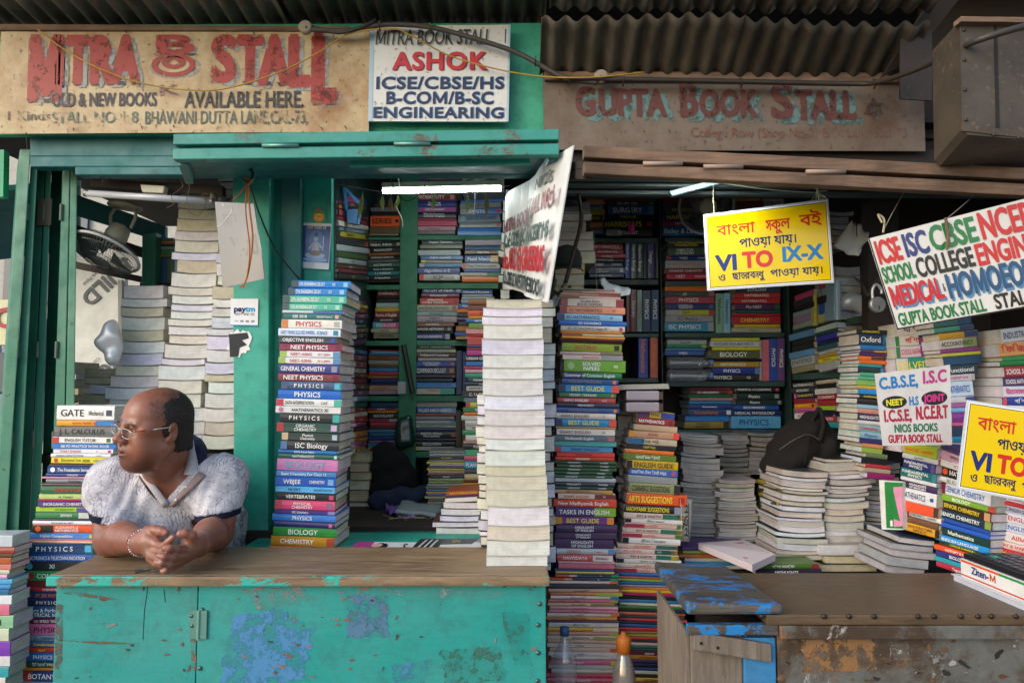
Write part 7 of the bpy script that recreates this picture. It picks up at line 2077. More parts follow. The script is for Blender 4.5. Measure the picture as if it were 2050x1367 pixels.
S('on the left shelf, bottom row', [(805, 738, 800), (900, 737, 795)], 3.32, '''
12;24587a;w;
7;8a3440;w;SCIENCE;;Rc88a2a
5;c88a2a;k;
12;202022;w;SOCIOLOGY
8;8a3a4a;w;;;E9a9a8a
10;a83a44;w;
6;4a3a34;w;
7;4a7a9a;w;
8;2a6a8a;w;
9;2a3a7a;w;
6;a06a8a;w;
8;3a80a8;w;
6;d08a2a;k;
''', group=gB)
gC = 'books on the shelves right of the green upright'
S('on the top shelf under the lit tube', [(388, 832, 914), (470, 830, 911)], 3.3, '''
15;8a3a3a;w;PROBABILITY;;qb89a90
13;2a4088;w;Engineering/Mathematics
11;a85a98;w;DICTIONARY
13;22242e;w;Discrete Structures/Computer Graphics
5;b04a5a;w;
12;c0506a;w;
10;b88a94;k;Chemistry
8;6a6468;w;
''', group=gC)
S('on the top shelf beside the sign', [(398, 922, 1006), (472, 917, 1000)], 3.28, '''
8;3a62a8;w;
10;8a8c86;k;POLITICAL
12;4a72b0;w;STATISTICS;;l9a9c98 qc04a58
15;6a7c88;n;LAND AND DEVELOPMENT;;d8aa0a8
10;8a8684;w;;;qb84a5a
15;1f74b8;w;
''', group=gC, skew=(-4, 2))
S('on the second shelf, left column', [(480, 843, 926), (562, 838, 921)], 3.3, '''
10;34403c;w;Organic Chemistry
9;7a8068;k;
2;2a2a2a;w;
12;aab4b8;k;
9;3a70a8;w;PUBLIC FINANCE
7;8a7a68;k;;;Lc8b83a
9;3f7ca4;w;;;L9aa8a0
13;2c3c8c;w;Algorithms in C
14;b0aca4;k;SCJP;;Lcc4a30 qd0ccc4 B
''', group=gC)
S('on the second shelf, right column', [(480, 930, 1010), (565, 925, 1004)], 3.28, '''
12;9a8a98;k;
10;2a5a7a;w;;;R2c7a5a
8;7a5a44;w;Engineering
2;222;w;
16;2a5a9a;w;Fluid Mechanics;;Ec8943a
13;aaa8a4;k;Data Communications;;Lc04a40
7;3a5aa0;w;
8;b0aca4;k;;;E3a8a60
12;dc7422;k;
''', group=gC)
S('on the third shelf, left column', [(574, 843, 925), (600, 842, 918), (620, 832, 917), (680, 826, 902)], 3.3, '''
15;29347c;w;HISTORY OF INDIA;;q8a90b0
9;6a2a34;w;PSYCHOLOGY
15;c22e36;w;OPERATING/SYSTEM CONCEPTS;;q8a2028
14;aeb09a;k;MACROECONOMICS;;qb04a60
10;8aa09c;k;Accounting
14;a898a0;k;Design of/Steel Structures;;
9;8a5a40;w;STATISTICS
11;232426;w;COMPUTER NETWORKS;;q8a8c8c
4;2a2a2a;w;
13;28367a;w;FOUNDATION ENGINEERING;;Ra8a8a8
''', group=gC)
S('on the third shelf, right column', [(580, 928, 990), (612, 918, 986), (680, 912, 985)], 3.26, '''
9;2e4686;w;Mathematical Economics
5;8a9a9a;k;
5;a8a8a8;k;
8;8a98a8;k;Physics
10;2a62a8;w;Fluid Mechanics
8;e0702a;k;STATICS
9;26282e;w;Theory of/General
8;4a3a5a;w;
9;2c2e34;w;
11;b8742a;k;
9;2c50a0;w;
7;b88a3a;k;
''', group=gC)
S('on the fourth shelf, left column', [(690, 834, 912), (790, 829, 910)], 3.3, '''
9;26302e;w;CHEMICAL THERMODYNAMICS
8;98a088;k;;;Rb0b070
10;5a2a30;w;THERMODYNAMICS
7;a8a49c;k;
11;30489a;w;INTERNATIONAL/ECONOMICS;;qb85a68
16;222a4a;w;COMPANION BIOLOGY;;B qc0743a
8;2a2a2e;w;;;qa84040
8;282a30;w;
12;2474b4;w;;;q5a90b0
13;b0a89c;r;CLINICAL/;;E2c9a88
''', group=gC)
ST('standing at the end of the fourth shelf', 913, 700, 936, 790, 3.3, '''
10;28345e;w;
8;22386a;w;
''', mass=True)
S('on the bottom shelf, left column', [(800, 836, 916), (902, 826, 910)], 3.3, '''
5;8a4a4a;w;
12;989488;k;
13;2e6aa0;w;FLUID MECHANICS;;E6a9ac0
6;a04a34;w;
9;8a8484;k;
10;92a0a0;k;;;R5a8aac
7;b0b0a4;k;ENVIRONMENTAL CHEMISTRY;;Rb8b040
7;34406a;w;
15;202226;w;DIGITAL SIGNAL/PROCESSING;;qb04a40
7;2c2c30;w;
11;242428;w;EDUCATION
9;b0b0a8;k;;;Lb8b83a
''', group=gC)
ST('standing at the end of bottom shelf', 912, 820, 934, 905, 3.3, '''
10;4a4038;w;
8;6a4a34;w;
''', mass=True)
S('in the narrow stack beside white pages', [(600, 940, 1020), (660, 934, 1010), (900, 928, 1008), (1000, 930, 1010)], 2.75, '''
9;8a5a3a;k;
10;6a3a2a;w;
9;cc5a34;k;PHYSICS
5;cc8a2a;k;
7;2a6a9a;w;MATHEMATICS
10;6a8a3a;w;
9;cc8a8a;k;
5;a83a3a;w;
14;b8443c;w;;;Hc8b8a8
4;3a5a8a;w;
5;8a2a3a;w;
9;b83a8a;w;
10;2a2a2e;w;URBAN GEOGRAPHY
8;2a70b4;w;
6;a83a5a;w;
6;c8a0a8;k;
8;3a9a78;w;
8;20383a;w;INDIAN SOCIETY
6;203a4a;w;SCHEMES
9;c0bcb4;k;HISTORY OF EUROPE
11;2a2e30;w;C. U. DEGREE
8;6a7a8a;w;
9;b8c04a;k;;;Lb03a40
8;2a7a4a;w;ECOLOGY
6;d87a2a;k;
8;c8c8c0;k;
9;c4c4bc;k;
8;b8b8b0;k;INTRODUCTION
8;3a8a5a;w;
10;d0d0c8;k;
5;c0907a;k;
10;2a2a2c;w;POLITICS
11;3aa070;w;STATE
9;c04a68;w;
13;2a94b4;w;PLANT ECOLOGY
9;3a4044;w;
10;b8a878;k;
5;5a1a1a;w;
10;c8942a;k;
7;b04a70;w;
12;6a4a98;w;
''', skew=(0, 0), group='books in the narrow stack beside the white pages')
S('of the magazine pile by the narrow stack', [(903, 858, 932), (1010, 855, 930)], 2.9, '''
5;8a8a86;k;
6;9a9c98;k;
6;202022;y;LIFE SCIENCE
5;8a8a86;k;
4;c8b83a;k;
4;b8b8b0;k;
5;5a4a6a;w;
4;c8b02a;k;
6;a89a8a;k;
4;8a4a4a;w;
6;2a3034;w;BOTANY
6;8a9a6a;k;
5;7a8a4a;k;
5;9a9a94;k;
6;6a7060;w;
5;4a6a8a;w;
4;c8942a;k;
5;4a5a9a;w;
5;a8a07a;k;
6;5a5648;w;
6;8a8468;k;NURSING
''', mass=True)
S('of the small white pile behind counter', [(985, 892, 965), (1010, 890, 963), (1020, 878, 968), (1082, 872, 968)], 2.5, '''
5;8a3a1a;y;MATHEMATICS
''' , mass=True) if False else None
pstack('of the small white pile behind counter', [(1005, 888, 962), (1018, 878, 968), (1085, 872, 970)], 2.5, 6, 12, 18, ['e2e0ec', 'e4e2e2', 'd8d6e2', 'dcdad8'], bend=.002, group='books of the small white pile behind the counter')
# left wall of that bay: spines turned towards the middle
for (yt0, yb0, nn) in ((392, 560, 15), (600, 690, 9), (700, 905, 19)):
    x0 = 676 if yt0 < 600 else 712
    S('along the side wall', [(yt0, x0, 735), (yb0, x0, 735)], (2.7 if x0 < 700 else 2.95, 3.25), crow(nn, 9, 17), skew=((12, 4) if yt0 < 500 else (3, -6)), mass=True, depth=.13, jit=.003, yaw=1)
S('along the side wall', [(905, 700, 738), (1040, 694, 742)], 3.0, prow(7, 14, 24, ['cbbd9c', 'c8b890', 'd6cfba']), mass=True)
S('over the lintel', [(352, 828, 920), (384, 828, 920)], 3.3, crow(3, 9, 12), mass=True)
ST('over the lintel', 925, 350, 1010, 385, 3.28, '20;b8b0a8;k;FINANCIAL\n30;a8a8a4;k;MANAGEMENT', mass=True)
pstack('beside the hanging sign', [(380, 1008, 1030), (600, 1000, 1022)], 3.0, 12, 12, 22, mass=True)

# ---- right stall: stacks at the kerb side
S('in the HIGHLIGHTS stack', [(578, 1126, 1240), (640, 1118, 1250), (700, 1127, 1247), (760, 1127, 1245), (800, 1115, 1235), (860, 1113, 1232), (960, 1109, 1230), (1000, 1110, 1230), (1060, 1114, 1233), (1140, 1113, 1228), (1160, 1102, 1240), (1220, 1098, 1236), (1390, 1098, 1236)], 2.24, '''
5;6a7060;w;;;E9a6a68
5;b08a78;k;;;l8a5a4a
5;a87a6a;k;;;E9a4a50
5;c8a894;k;;;l6a3a2a
17;c8b4a8;k;Double Entry/BOOK KEEPING;;L8a3a38 R8a2430
14;d88a6a;k;ISC MATHEMATICS;XI;L8a2a38
14;8ab4d4;k;ISC MATHEMATICS;XI;L30306a
10;2c62ac;w;ISC COMMERCE
11;cfc2ba;k;ISC ECONOMICS Class XI;;qa83a48
5;d8862a;k;
5;c8b8a0;k;;;l8a2a2a
5;e0962a;k;
5;6a2a2a;w;
4;3a3028;w;
17;86981e;r;BOTANY;;q1c1d22
7;c8a8a0;r;;;E6a6058
10;d0bcb4;r;উচ্চমাধ্যমিক;;E8a8c90
24;6a9a26;w;SOLVED/PAPERS;XII;d9ab878 B
13;2c7044;w;Grammar of Common English;;l3a2c68
12;2c4c88;t;HIDDEN TREASURE;;qd07a40
16;2a84bc;y;BEST GUIDE;;L28305a Rdc4a30 B
10;2c6c44;w;HIDDEN TREASURE;;qc0704a
11;a83c40;w;USING ENGLISH;IX-X
9;3a3a4a;w;HIGHLIGHTS
11;34508a;t;HIDDEN TREASURE;;qd07a40
12;d8c8ba;6a3a30;SMART ENGLISH;X;
15;2f86b8;y;BEST GUIDE;;L28305a Rdc4a30 B
5;a88458;k;
13;d8ccc0;6a3a30;SMART ENGLISH;IX;
12;5c6470;w;Madhyamik English;;R9a6a6a
10;4c9a94;w;
12;4a8ab4;n;SMART ENGLISH;;La83a40
9;d83c2c;6a1a1a;MADHYAMIK
8;c04028;w;HIGHLIGHTS;
7;2e4c30;w;HIGHLIGHTS;MUKHERJEE
7;2c4a30;w;HIGHLIGHTS;MUKHERJEE
7;30502e;w;HIGHLIGHTS;MUKHERJEE
7;2c4a30;w;HIGHLIGHTS;MUKHERJEE
7;2e4c30;w;HIGHLIGHTS;MUKHERJEE
8;a8aaac;k;
8;33353c;w;HIGHLIGHTS;MUKHERJEE
7;2c4438;w;HIGHLIGHTS;MUKHERJEE
8;b88a5c;6a2a20;NEW APPROACH TO;;Rc8942a
11;d0bca8;r;SMART ENGLISH;IX;E7a3038
16;d04428;w;New Madhyamik English;;
19;4a356a;w;TASKS IN ENGLISH;;E7cac2c
16;703a80;y;BEST GUIDE;;Lcc8a30 Rd8842a B
16;412a54;w;HIGHLIGHTS/OF ENGLISH;;
13;45304e;w;HIGHLIGHTS/OF ENGLISH;;
19;422b55;w;HIGHLIGHTS/OF ENGLISH;;
12;b8b8b8;r;NAVODAYA/VIDYALAYA;2020;R5a80b0
14;c85050;w;NAVODAYA;BENGALI;Ed8c8c0
5;c8949a;k;
10;c46a78;w;
5;3a4a7a;w;
5;c8b44a;k;
7;2f3a54;w;SCIENCE;36;lc85a30 R2a8a5a
7;2f3a54;w;SCIENCE;36;lc85a30 R2a8a5a
6;d8c0b0;k;;;Rdc6a3a
10;3a3640;w;
7;c8a08a;k;RAY & MARTIN
7;d87a44;k;;;E8ab83a
7;d8ccbc;k;RAY & MARTIN;;R3a90b0
7;c86a7a;k;পরিবেশ;;R8aa83a
7;d0b48a;k;RAY & MARTIN;;E8a7a4a
7;d89aa0;r;RAY & MARTIN
7;c87888;k;পরিবেশ ও বিজ্ঞান
7;d8c8b8;r;RAY & MARTIN;;Rd87a3a
7;cf8a3a;k;পরিবেশ ও বিজ্ঞান
5;5a3a5a;w;
9;d0ccc4;k;জীবন বিজ্ঞান
9;cc982a;k;;;Ed8c8b0
8;c88a7a;k;;;R9ab04a
8;d8c8b4;k;RAY & MARTIN;;E9a9a5a
8;c8a08a;k;
8;d0c0b0;k;পরিচয়
9;d0a898;k;;;Rdc5a3a
8;d8d0c8;k;ব্যাকরণ
8;c8c0b8;k;;;l8a6a5a
10;cc6a84;w;পরিবেশ;;Rc8c83a
8;b8b8b0;k;
9;d0c4b4;k;
9;c84a5a;w;
9;d0607a;w;RAY & MARTIN
8;c87a5a;k;পরিবেশ
8;d8c8b0;k;
8;2a8a8a;w;
''', skew=(4, 1), group='books in the HIGHLIGHTS stack', depth=.16)
S('in the SUGGESTIONS stack', [(824, 1276, 1346), (850, 1278, 1354), (862, 1264, 1358), (905, 1248, 1352), (945, 1252, 1352), (985, 1264, 1366), (1000, 1252, 1370), (1050, 1249, 1368), (1110, 1236, 1358), (1150, 1234, 1370), (1180, 1236, 1372), (1390, 1236, 1376)], 2.3, '''
12;c8b02a;6a2a6a;PHYSICS;;l5a2a6a E2a3a8a
12;8a2c2c;w;MATHEMATICS;;q6a1a1a
11;b89a7a;k;
12;b8886a;8a2a2a;বাংলা;;Lcf8a2a Rdc3a34
12;b8a48a;k;সহজ পাঠ;;l2a5a80
8;1c1d22;y;हिन्दी गाइड
8;cc6a1c;k;
11;5e7428;w;माध्यमिक हिन्दी;
15;c49c1e;k;ENGLISH GUIDE;;L1c1d22 B
12;2c5ca4;w;माध्यमिक टीचर हिन्दी गाइड;;qb04a5a
13;8a8c8c;k;
18;8a8a58;k;COMMERCE SUGGESTIONS;;R2a2a22 B
20;d4521e;y;ARTS SUGGESTIONS;;qa82a1a B
14;221f20;y;MADHYAMIK SUGGESTIONS;;R8a8a9a B
10;d0b4a8;k;RAY & MARTIN;;E2a6a58 Rd8a82a
8;cfcac4;k;জীবন বিজ্ঞান;;L1c1d22 
8;c8a498;r;রায় ও মার্টিন;;l982a40 R3a7034
9;d0b4a8;k;RAY & MARTIN;;E2a6a58 Rd8b82a
8;c8a498;r;রায় ও মার্টিন;;l982a40 R3a7034
11;d0ccc6;k;জীবন বিজ্ঞান;;L1c1d22
8;d0a898;r;রায় ও মার্টিন;;E2a6458 Rdc5a70
9;d0b4a8;r;রায় ও মার্টিন;দশম;E2a5450 Rd8c068
9;d0b4a8;k;RAY & MARTIN;;E2a6a58 Rd8b82a
8;c8c4be;k;ভূগোল ও পরিবেশ;;L1c1d22
8;c8b4a0;r;রায় ও মার্টিন;;E2a5440 Rc8b02a
8;c8a498;r;রায় ও মার্টিন;;l982a40 R3a7034
7;2a5a90;w;
4;c04a38;w;
5;7aa030;k;
5;2c5890;w;
4;8a8c90;k;
5;cc7a34;k;
5;d8b02a;k;
5;b82a6a;w;
7;2a2424;w;
6;2a7098;w;
5;c8c0b0;k;
5;4a7a3a;w;
6;242a44;w;
5;c86a3a;k;
6;38404a;w;
5;c83a3a;w;
5;2a2c3a;w;
6;2a5a8a;w;
6;c22e34;w;
5;8a6a4a;k;
5;9a9a3a;k;
5;b83a3a;w;
5;3a3a2a;w;
5;c8a8a0;k;
5;3a6a5a;w;
5;2c4a3a;w;
7;5a2034;w;SCIENCE
8;b8762a;k;MATHEMATICS
6;3a2a5a;w;
7;24262c;w;
6;2a3a6a;w;
6;c8c4b4;k;
6;2c2a24;w;
8;c8a03a;k;GEOGRAPHY
6;8a3a6a;w;
8;b8a898;k;পরিবেশ
7;343a30;w;
''', skew=(7, 4), group='books in the SUGGESTIONS stack', depth=.16)
pstack('beside the SUGGESTIONS stack', [(792, 1240, 1300), (1000, 1236, 1290)], 2.42, 14, 12, 20, ['b8aea0', 'b0a898'], mass=True)
pstack('of the dim page stack at the partition', [(405, 1100, 1178), (470, 1100, 1184), (510, 1100, 1190), (530, 1100, 1168), (588, 1100, 1176)], 2.62, 9, 18, 30, ['b8b4b4', 'b8b0a8', 'c0b8a8', 'b8a888'], bend=.002, group='books of the dim page stack at the partition')
# ---- right stall: back shelves
gR = 'books on the back shelves of the right stall'
S('on the top shelf, first bay', [(394, 1216, 1310), (473, 1212, 1308)], 3.1, '''
8;6a3a2a;w;;;R2a3a7a
9;2a4a3a;w;CELL BIOLOGY;;q6a8a3a
16;2a5e92;w;SURGERY;;B R4a80a8
9;1c1d20;y;PRINCIPLES
18;202020;y;HARRISON'S;;qa83a40 B
13;3c3638;w;BIOLOGY;;la09a90
''', group=gR)
S('on the top shelf, edge of first bay', [(398, 1172, 1212), (470, 1184, 1212)], 3.12, crow(6, 9, 14), mass=True)
S('on the second shelf, first bay', [(478, 1186, 1244), (556, 1176, 1249)], 3.1, '''
10;5a3a72;w;GPAT
12;c0302c;w;MATHEMATICS
9;c0302c;w;MATHEMATICS
9;b83038;w;Chemistry
7;24302e;w;BUSINESS STUDIES
11;26365a;w;NEET;PHYSICS
13;28346a;w;OBJECTIVE/CHEMISTRY;;qb0b0b8
8;263058;w;CHEMISTRY
''', group=gR)
ST('standing on the second shelf', 1251, 478, 1319, 557, 3.1, '''
12;2a4a9a;w;Objective Biology
12;202a2a;w;Objective Biology
12;202a2a;w;Objective Biology
8;26403c;w;
14;42346a;w;Design
8;20262c;w;
''', group=gR)
ST('standing on the third shelf', 1254, 578, 1320, 664, 3.1, '''
8;6a3038;w;
11;6a3440;w;Dictionary
10;7a9a90;r;BIOLOGY
15;283a5e;w;PHYSICS
15;26406a;w;PHYSICS
''', group=gR)
ST('standing on the fourth shelf', 1278, 674, 1318, 756, 3.1, '''
18;2e44a0;o;Mathematics
3;1a1a1a;w;
15;c85a48;o;Physiology
''', group=gR)
S('on the top shelf, second bay', [(398, 1330, 1420), (473, 1324, 1416)], 3.1, '''
9;8a3440;w;
5;2a4a4a;w;
12;4a5048;y;HARRISON'S
14;26365a;y;HARRISON'S;;B
9;a83450;w;HISTOLOGY
18;22649c;w;Bailey & Love's;;
''', group=gR)
S('on the top shelf behind the right fan', [(394, 1474, 1526), (418, 1474, 1526)], 3.08, '8;cf9c2a;k;\n16;6a3034;w;', mass=True)
S('on the top shelf behind the right fan', [(398, 1528, 1570), (418, 1528, 1570)], 3.08, '20;b8b8b0;k;MATHEMATICS', mass=True)
S('on the second shelf, second bay', [(480, 1334, 1420), (560, 1334, 1420)], 3.1, '''
15;20221f;y;SOIL MECHANICS AND/FOUNDATION
16;4a5a48;w;OBJECTIVE/CHEMISTRY;;qb8b8b0
9;272f7a;w;WBJEE;CHEMISTRY;La84040
15;a8aeae;o;Mathematics
10;8a2c34;w;ORGANIC CHEMISTRY
12;c02e4a;w;NEET;CHEMISTRY
''', group=gR)
S('on the third shelf, second bay', [(570, 1333, 1431), (664, 1331, 1428)], 3.1, '''
5;c8a03a;k;
8;dc6a24;w;
10;4a5654;w;JEE;;Ra86a70
13;b04a54;w;PHYSICS;;B
12;2c3c6c;w;NUMERICAL/CHEMISTRY;;q5a6a8a
11;b8b43a;k;CAT;;la8a8a0 Rb04050
13;a09ca0;k;ISC Physics;;
18;3a90b4;w;ISC PHYSICS;;R9aa0a4
''', group=gR)
ST('standing pale on the third shelf', 1433, 586, 1463, 666, 3.1, '''
15;8ab498;k;Mathematics
14;8cbcd4;k;Mathematics
''', group=gR)
S('on the third shelf, right column', [(574, 1470, 1563), (666, 1468, 1564)], 3.1, '''
11;2a3a4c;w;ZOOLOGY
10;cc3c34;w;MATHEMATICS
10;c83830;w;MATHEMATICS
11;5a2a5a;w;Phy NEET;;R3a6a4a
6;1f5a58;w;
5;c02c34;w;
15;bc2630;y;CHEMISTRY
6;c8c030;k;
9;b0a898;g;Physics
''', group=gR)
S('on the fourth shelf, second bay', [(674, 1333, 1416), (712, 1334, 1410)], 3.1, '''
6;2a302e;w;
9;a0aca8;k;Aptitude
6;2a8a5a;w;;;Ra8b83a
5;4a78a8;w;
9;3a58a0;w;WBJEE
''', group=gR)
S('on the fourth shelf, right column', [(676, 1424, 1524), (762, 1420, 1520)], 3.1, '''
7;c8c82c;k;
11;c8ccd0;n;NUCLEIC DOUBLE HELIX
7;ccc82a;k;
16;5a5c3c;w;BIOLOGY;;B
6;26222a;w;
11;b08a26;w;MATHEMATICS
14;29398a;w;PHYSICS;;R6a80b0
12;2f2926;w;PHYSICS;XII;B
''', group=gR)
ST('standing at right on the fourth shelf', 1521, 676, 1572, 762, 3.1, '''
6;9a8a8a;k;
12;c86a78;w;
14;2e50a4;w;PHYSICS
14;6a4a84;w;PHYSICS
''', group=gR)
S('on the bottom shelf, second bay', [(776, 1382, 1464), (812, 1380, 1464), (858, 1368, 1462)], 3.1, '''
5;7a3034;w;
9;5a3430;w;ISC GEOGRAPHY;;R8a3a34
6;2c6a44;w;
6;a87a78;k;
7;2c7aa8;w;
9;2a3c7c;w;Accountancy
14;26406e;o;Accountancy;;qd8d8d0
11;2878c0;w;
14;9a8034;k;PHYSICAL/CHEMISTRY;;R3a3028
''', group=gR)
S('on the bottom shelf, right column', [(775, 1478, 1564), (858, 1462, 1564)], 3.1, '''
10;1f1f20;w;FINANCIAL ACCOUNTING;;qc04a68
2;1a1a1a;w;
13;263432;w;Physics;;q8a9a98
11;243432;w;Physics;;q8a9a98
10;245092;w;BIOCHEMISTRY
12;202e60;w;MEDICAL PHYSIOLOGY
25;5aa4cc;n;PHYSICS;;
''', group=gR)
# side bay of the right stall, turned
gS = 'books on the right side shelves'
S('on the upper side shelf', [(585, 1588, 1630), (655, 1588, 1632)], (3.02, 2.9), '''
10;c04a70;w;
10;33353a;w;
10;232427;w;
9;8a9ca0;k;
12;8a7488;w;
9;8a9a90;k;
''', group=gS, skew=(-14, -12))
ST('upright on the upper side shelf', 1630, 580, 1638, 652, 2.9, '8;b8b03a;r;', mass=True)
S('on the upper side shelf by the bag', [(560, 1638, 1672), (644, 1638, 1672)], (2.88, 2.78), '''
12;a85a4a;w;
11;8a8c8a;k;
12;202226;w;
16;2c58a4;w;
14;a8a068;k;
''', group=gS, skew=(-10, -10))
ST('beige boards beside them', 1670, 560, 1684, 640, 2.76, '5;8aa8b8;w;\n5;b8ccd0;w;\n5;8aa0b0;w;', mass=True)
S('on the middle side shelf', [(664, 1583, 1630), (745, 1588, 1632)], (3.02, 2.9), '''
14;5a88b0;w;
12;2a2c30;w;
14;26282c;w;
14;5a90b8;w;
18;a8acac;k;STATISTICS
14;8a8468;k;
''', group=gS, skew=(-12, -8))
S('on the middle side shelf by the jar', [(650, 1634, 1676), (742, 1640, 1676)], (2.88, 2.78), '''
11;b0bcbc;k;
8;2a4a3c;w;
12;3c349a;w;
8;203048;w;
10;3a5a64;w;
8;a8b0b0;k;
8;b08a40;k;
9;c8c02a;k;HISTORY
18;a8a8a8;k;
''', group=gS, skew=(-12, -8))
S('on the lower side shelf', [(765, 1588, 1634), (880, 1592, 1632)], (3.0, 2.9), crow(11, 8, 12), group=gS, skew=(-4, 2), mass=True)
S('on the lower side shelf, right', [(760, 1634, 1676), (880, 1640, 1678)], (2.88, 2.78), '''
8;b8a890;k;
10;26262a;w;
12;c0c0bc;n;
12;9a2c34;w;ECONOMICS
11;a03038;w;
10;9ac02a;k;
12;24243a;w;
12;a83c44;w;CHEMISTRY
12;3aa4a8;w;
11;24242c;w;
13;c43a34;w;
''', group=gS, skew=(-4, 4))
pstack('on the side shelf edge', [(650, 1680, 1728), (745, 1676, 1728)], 2.8, 6, 12, 18, ['b0a8a0', 'a8a098'], mass=True)
pstack('under the side shelf edge', [(780, 1678, 1735), (880, 1678, 1735)], 2.8, 6, 12, 18, ['b0a8a0', 'a8a098'], mass=True)
pstack('at the side shelf top', [(425, 1662, 1705), (500, 1662, 1705)], 2.85, 6, 8, 14, ['a89880', 'b0a8a0'], mass=True)
pstack('at the side shelf top', [(535, 1672, 1730), (640, 1672, 1730)], 2.9, 6, 12, 20, ['b0a8a0', 'a8a4a4'], mass=True)
# magazine piles on the right stall's platform
gM = 'worn magazine piles in the right stall'
MG = ['c8c4c8', 'd2cfd2', 'bdb6ac', 'c8bfae', 'd6d4da', 'c0b8b0']
def mag(where, E, d, n, cols=MG, mass=False, bend=.005, skew=(0, 0)):
    rows = [dict(h=rnd.uniform(6, 13), col=rnd.choice(['2a2a2a', '4a4a4a', '8a7a3a', '3a5a6a', 'b8a8a8', 'd0ccd0']), tc='fff', text='', sub='', opts=[], pages=rnd.choice(cols)) for _ in range(n)]
    S(where, E, d, rows, bend=bend, group=gM, mass=mass, depth=.2, jit=.005, skew=skew, yaw=3)
mag('of the grey pile', [(872, 1362, 1436), (960, 1366, 1444), (1085, 1372, 1438)], 2.62, 20, ['a8a49c', 'b0aca4', '9a9690'], skew=(5, 2), mass=True)
mag('of the grey pile beside', [(962, 1438, 1512), (1100, 1440, 1518)], 2.58, 18, ['a8a49c', 'b0aca4', '9c988e'], mass=True)
mag('of the yellow-backed pile', [(944, 1566, 1656), (1000, 1564, 1650), (1060, 1552, 1646), (1122, 1552, 1652)], 2.4, 17, skew=(6, 2))
mag('of the pile below the bag', [(918, 1650, 1750), (970, 1660, 1746), (1040, 1648, 1730), (1095, 1646, 1726)], 2.42, 16, skew=(-6, 2))
pstack('under the pile below the bag', [(1090, 1650, 1736), (1145, 1640, 1750)], 2.38, 3, 16, 22, ['b8a480', 'c8b898', 'd2cfd2'], bend=.001, group=gM)
mag('of the thin pile in the corner', [(930, 1735, 1800), (1000, 1732, 1800), (1120, 1742, 1810)], 2.5, 22, mass=True)
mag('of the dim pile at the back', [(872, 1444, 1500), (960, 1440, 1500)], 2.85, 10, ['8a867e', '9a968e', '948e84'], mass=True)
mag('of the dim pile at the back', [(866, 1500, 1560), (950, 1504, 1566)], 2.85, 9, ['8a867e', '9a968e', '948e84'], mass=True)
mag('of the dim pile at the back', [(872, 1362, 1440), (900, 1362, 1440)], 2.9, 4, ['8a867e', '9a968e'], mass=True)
S('of the yellow-backed pile', [(960, 1520, 1568), (1090, 1514, 1560)], (2.62, 2.42), crow(16, 7, 9, ['8a7a2a', '9a8a34', '7a6a24', '6a6a3a', '3a3a2a', 'a89a4a'], False), mass=True, skew=(2, 12))
S('flat on the platform', [(1096, 1366, 1510), (1140, 1372, 1490)], 2.42, '''
5;5a3a7a;w;
6;8a9a3a;k;
6;c86a2a;k;
6;c8c4b8;k;
6;3a8ab0;w;
6;d8d4cc;k;
''', mass=True)
S('flat on the platform', [(1128, 1518, 1640), (1152, 1520, 1650)], 2.3, '''
10;4a6a2a;w;গণিত সহায়িকা;;R8a2a3a
12;302a3a;w;HIGHLIGHTS
''')
# ---- right hand wall of books
gT = 'books in the stacks at the right end'
S('in the narrow stack by the padlock', [(660, 1716, 1778), (700, 1722, 1772), (800, 1716, 1764), (900, 1722, 1766), (960, 1740, 1790)], 2.36, '''
9;2a2a2a;y;ECONOMICS
22;1f3a5a;w;Oxford;;R2a6a9a
10;2a74b4;w;
5;6a3a5a;w;;;Hc8902a
7;46346a;w;
8;d8742a;k;;;H4a3030
8;d86a2a;w;
6;3a9aa0;w;
11;26363c;w;;;R3a80b0
8;4aa07a;w;
7;5aa88a;k;
11;7aaa5a;k;;;R2a2a4a
7;c8a02a;k;
11;2a84c8;w;;;R3a2a60
8;2a2a2a;y;ECONOMICS
12;2e2626;w;
8;8ab4cc;k;
10;c88a78;k;
14;33264e;w;HIGHLIGHTS;;
8;d0d0cc;k;
14;8aaab4;r;Chemistry
14;8ab0bc;b;Physics
10;33306a;w;
8;cc8a5a;k;
11;8aa84a;w;
10;6a7a5a;w;
12;26262c;y;
8;b83a44;w;
9;a89a84;k;
13;8a2a6a;w;
''', skew=(2, 6), group=gT, depth=.15)
S('in the SOLVED PAPERS stack', [(645, 1797, 1864), (700, 1796, 1868), (760, 1800, 1868), (830, 1800, 1872), (905, 1806, 1880)], 2.3, '''
13;d0c8c0;k;গণিত;;Ec82e40
11;d0ccc4;r;গণিত;;L2a7a44 E2a4490
12;d0c4cc;m;SCHOOL MATHEMATICS;;L3a7a44 E6a3a84
25;2a9484;y;SOLVED/PAPERS;;ld0ccc4
8;8a2a50;w;
22;304298;m;PHYSICS;;
14;b8b4b0;k;
14;3a7a9a;w;
14;c8c0b8;k;
''', skew=(-6, 0), group=gT, depth=.15)
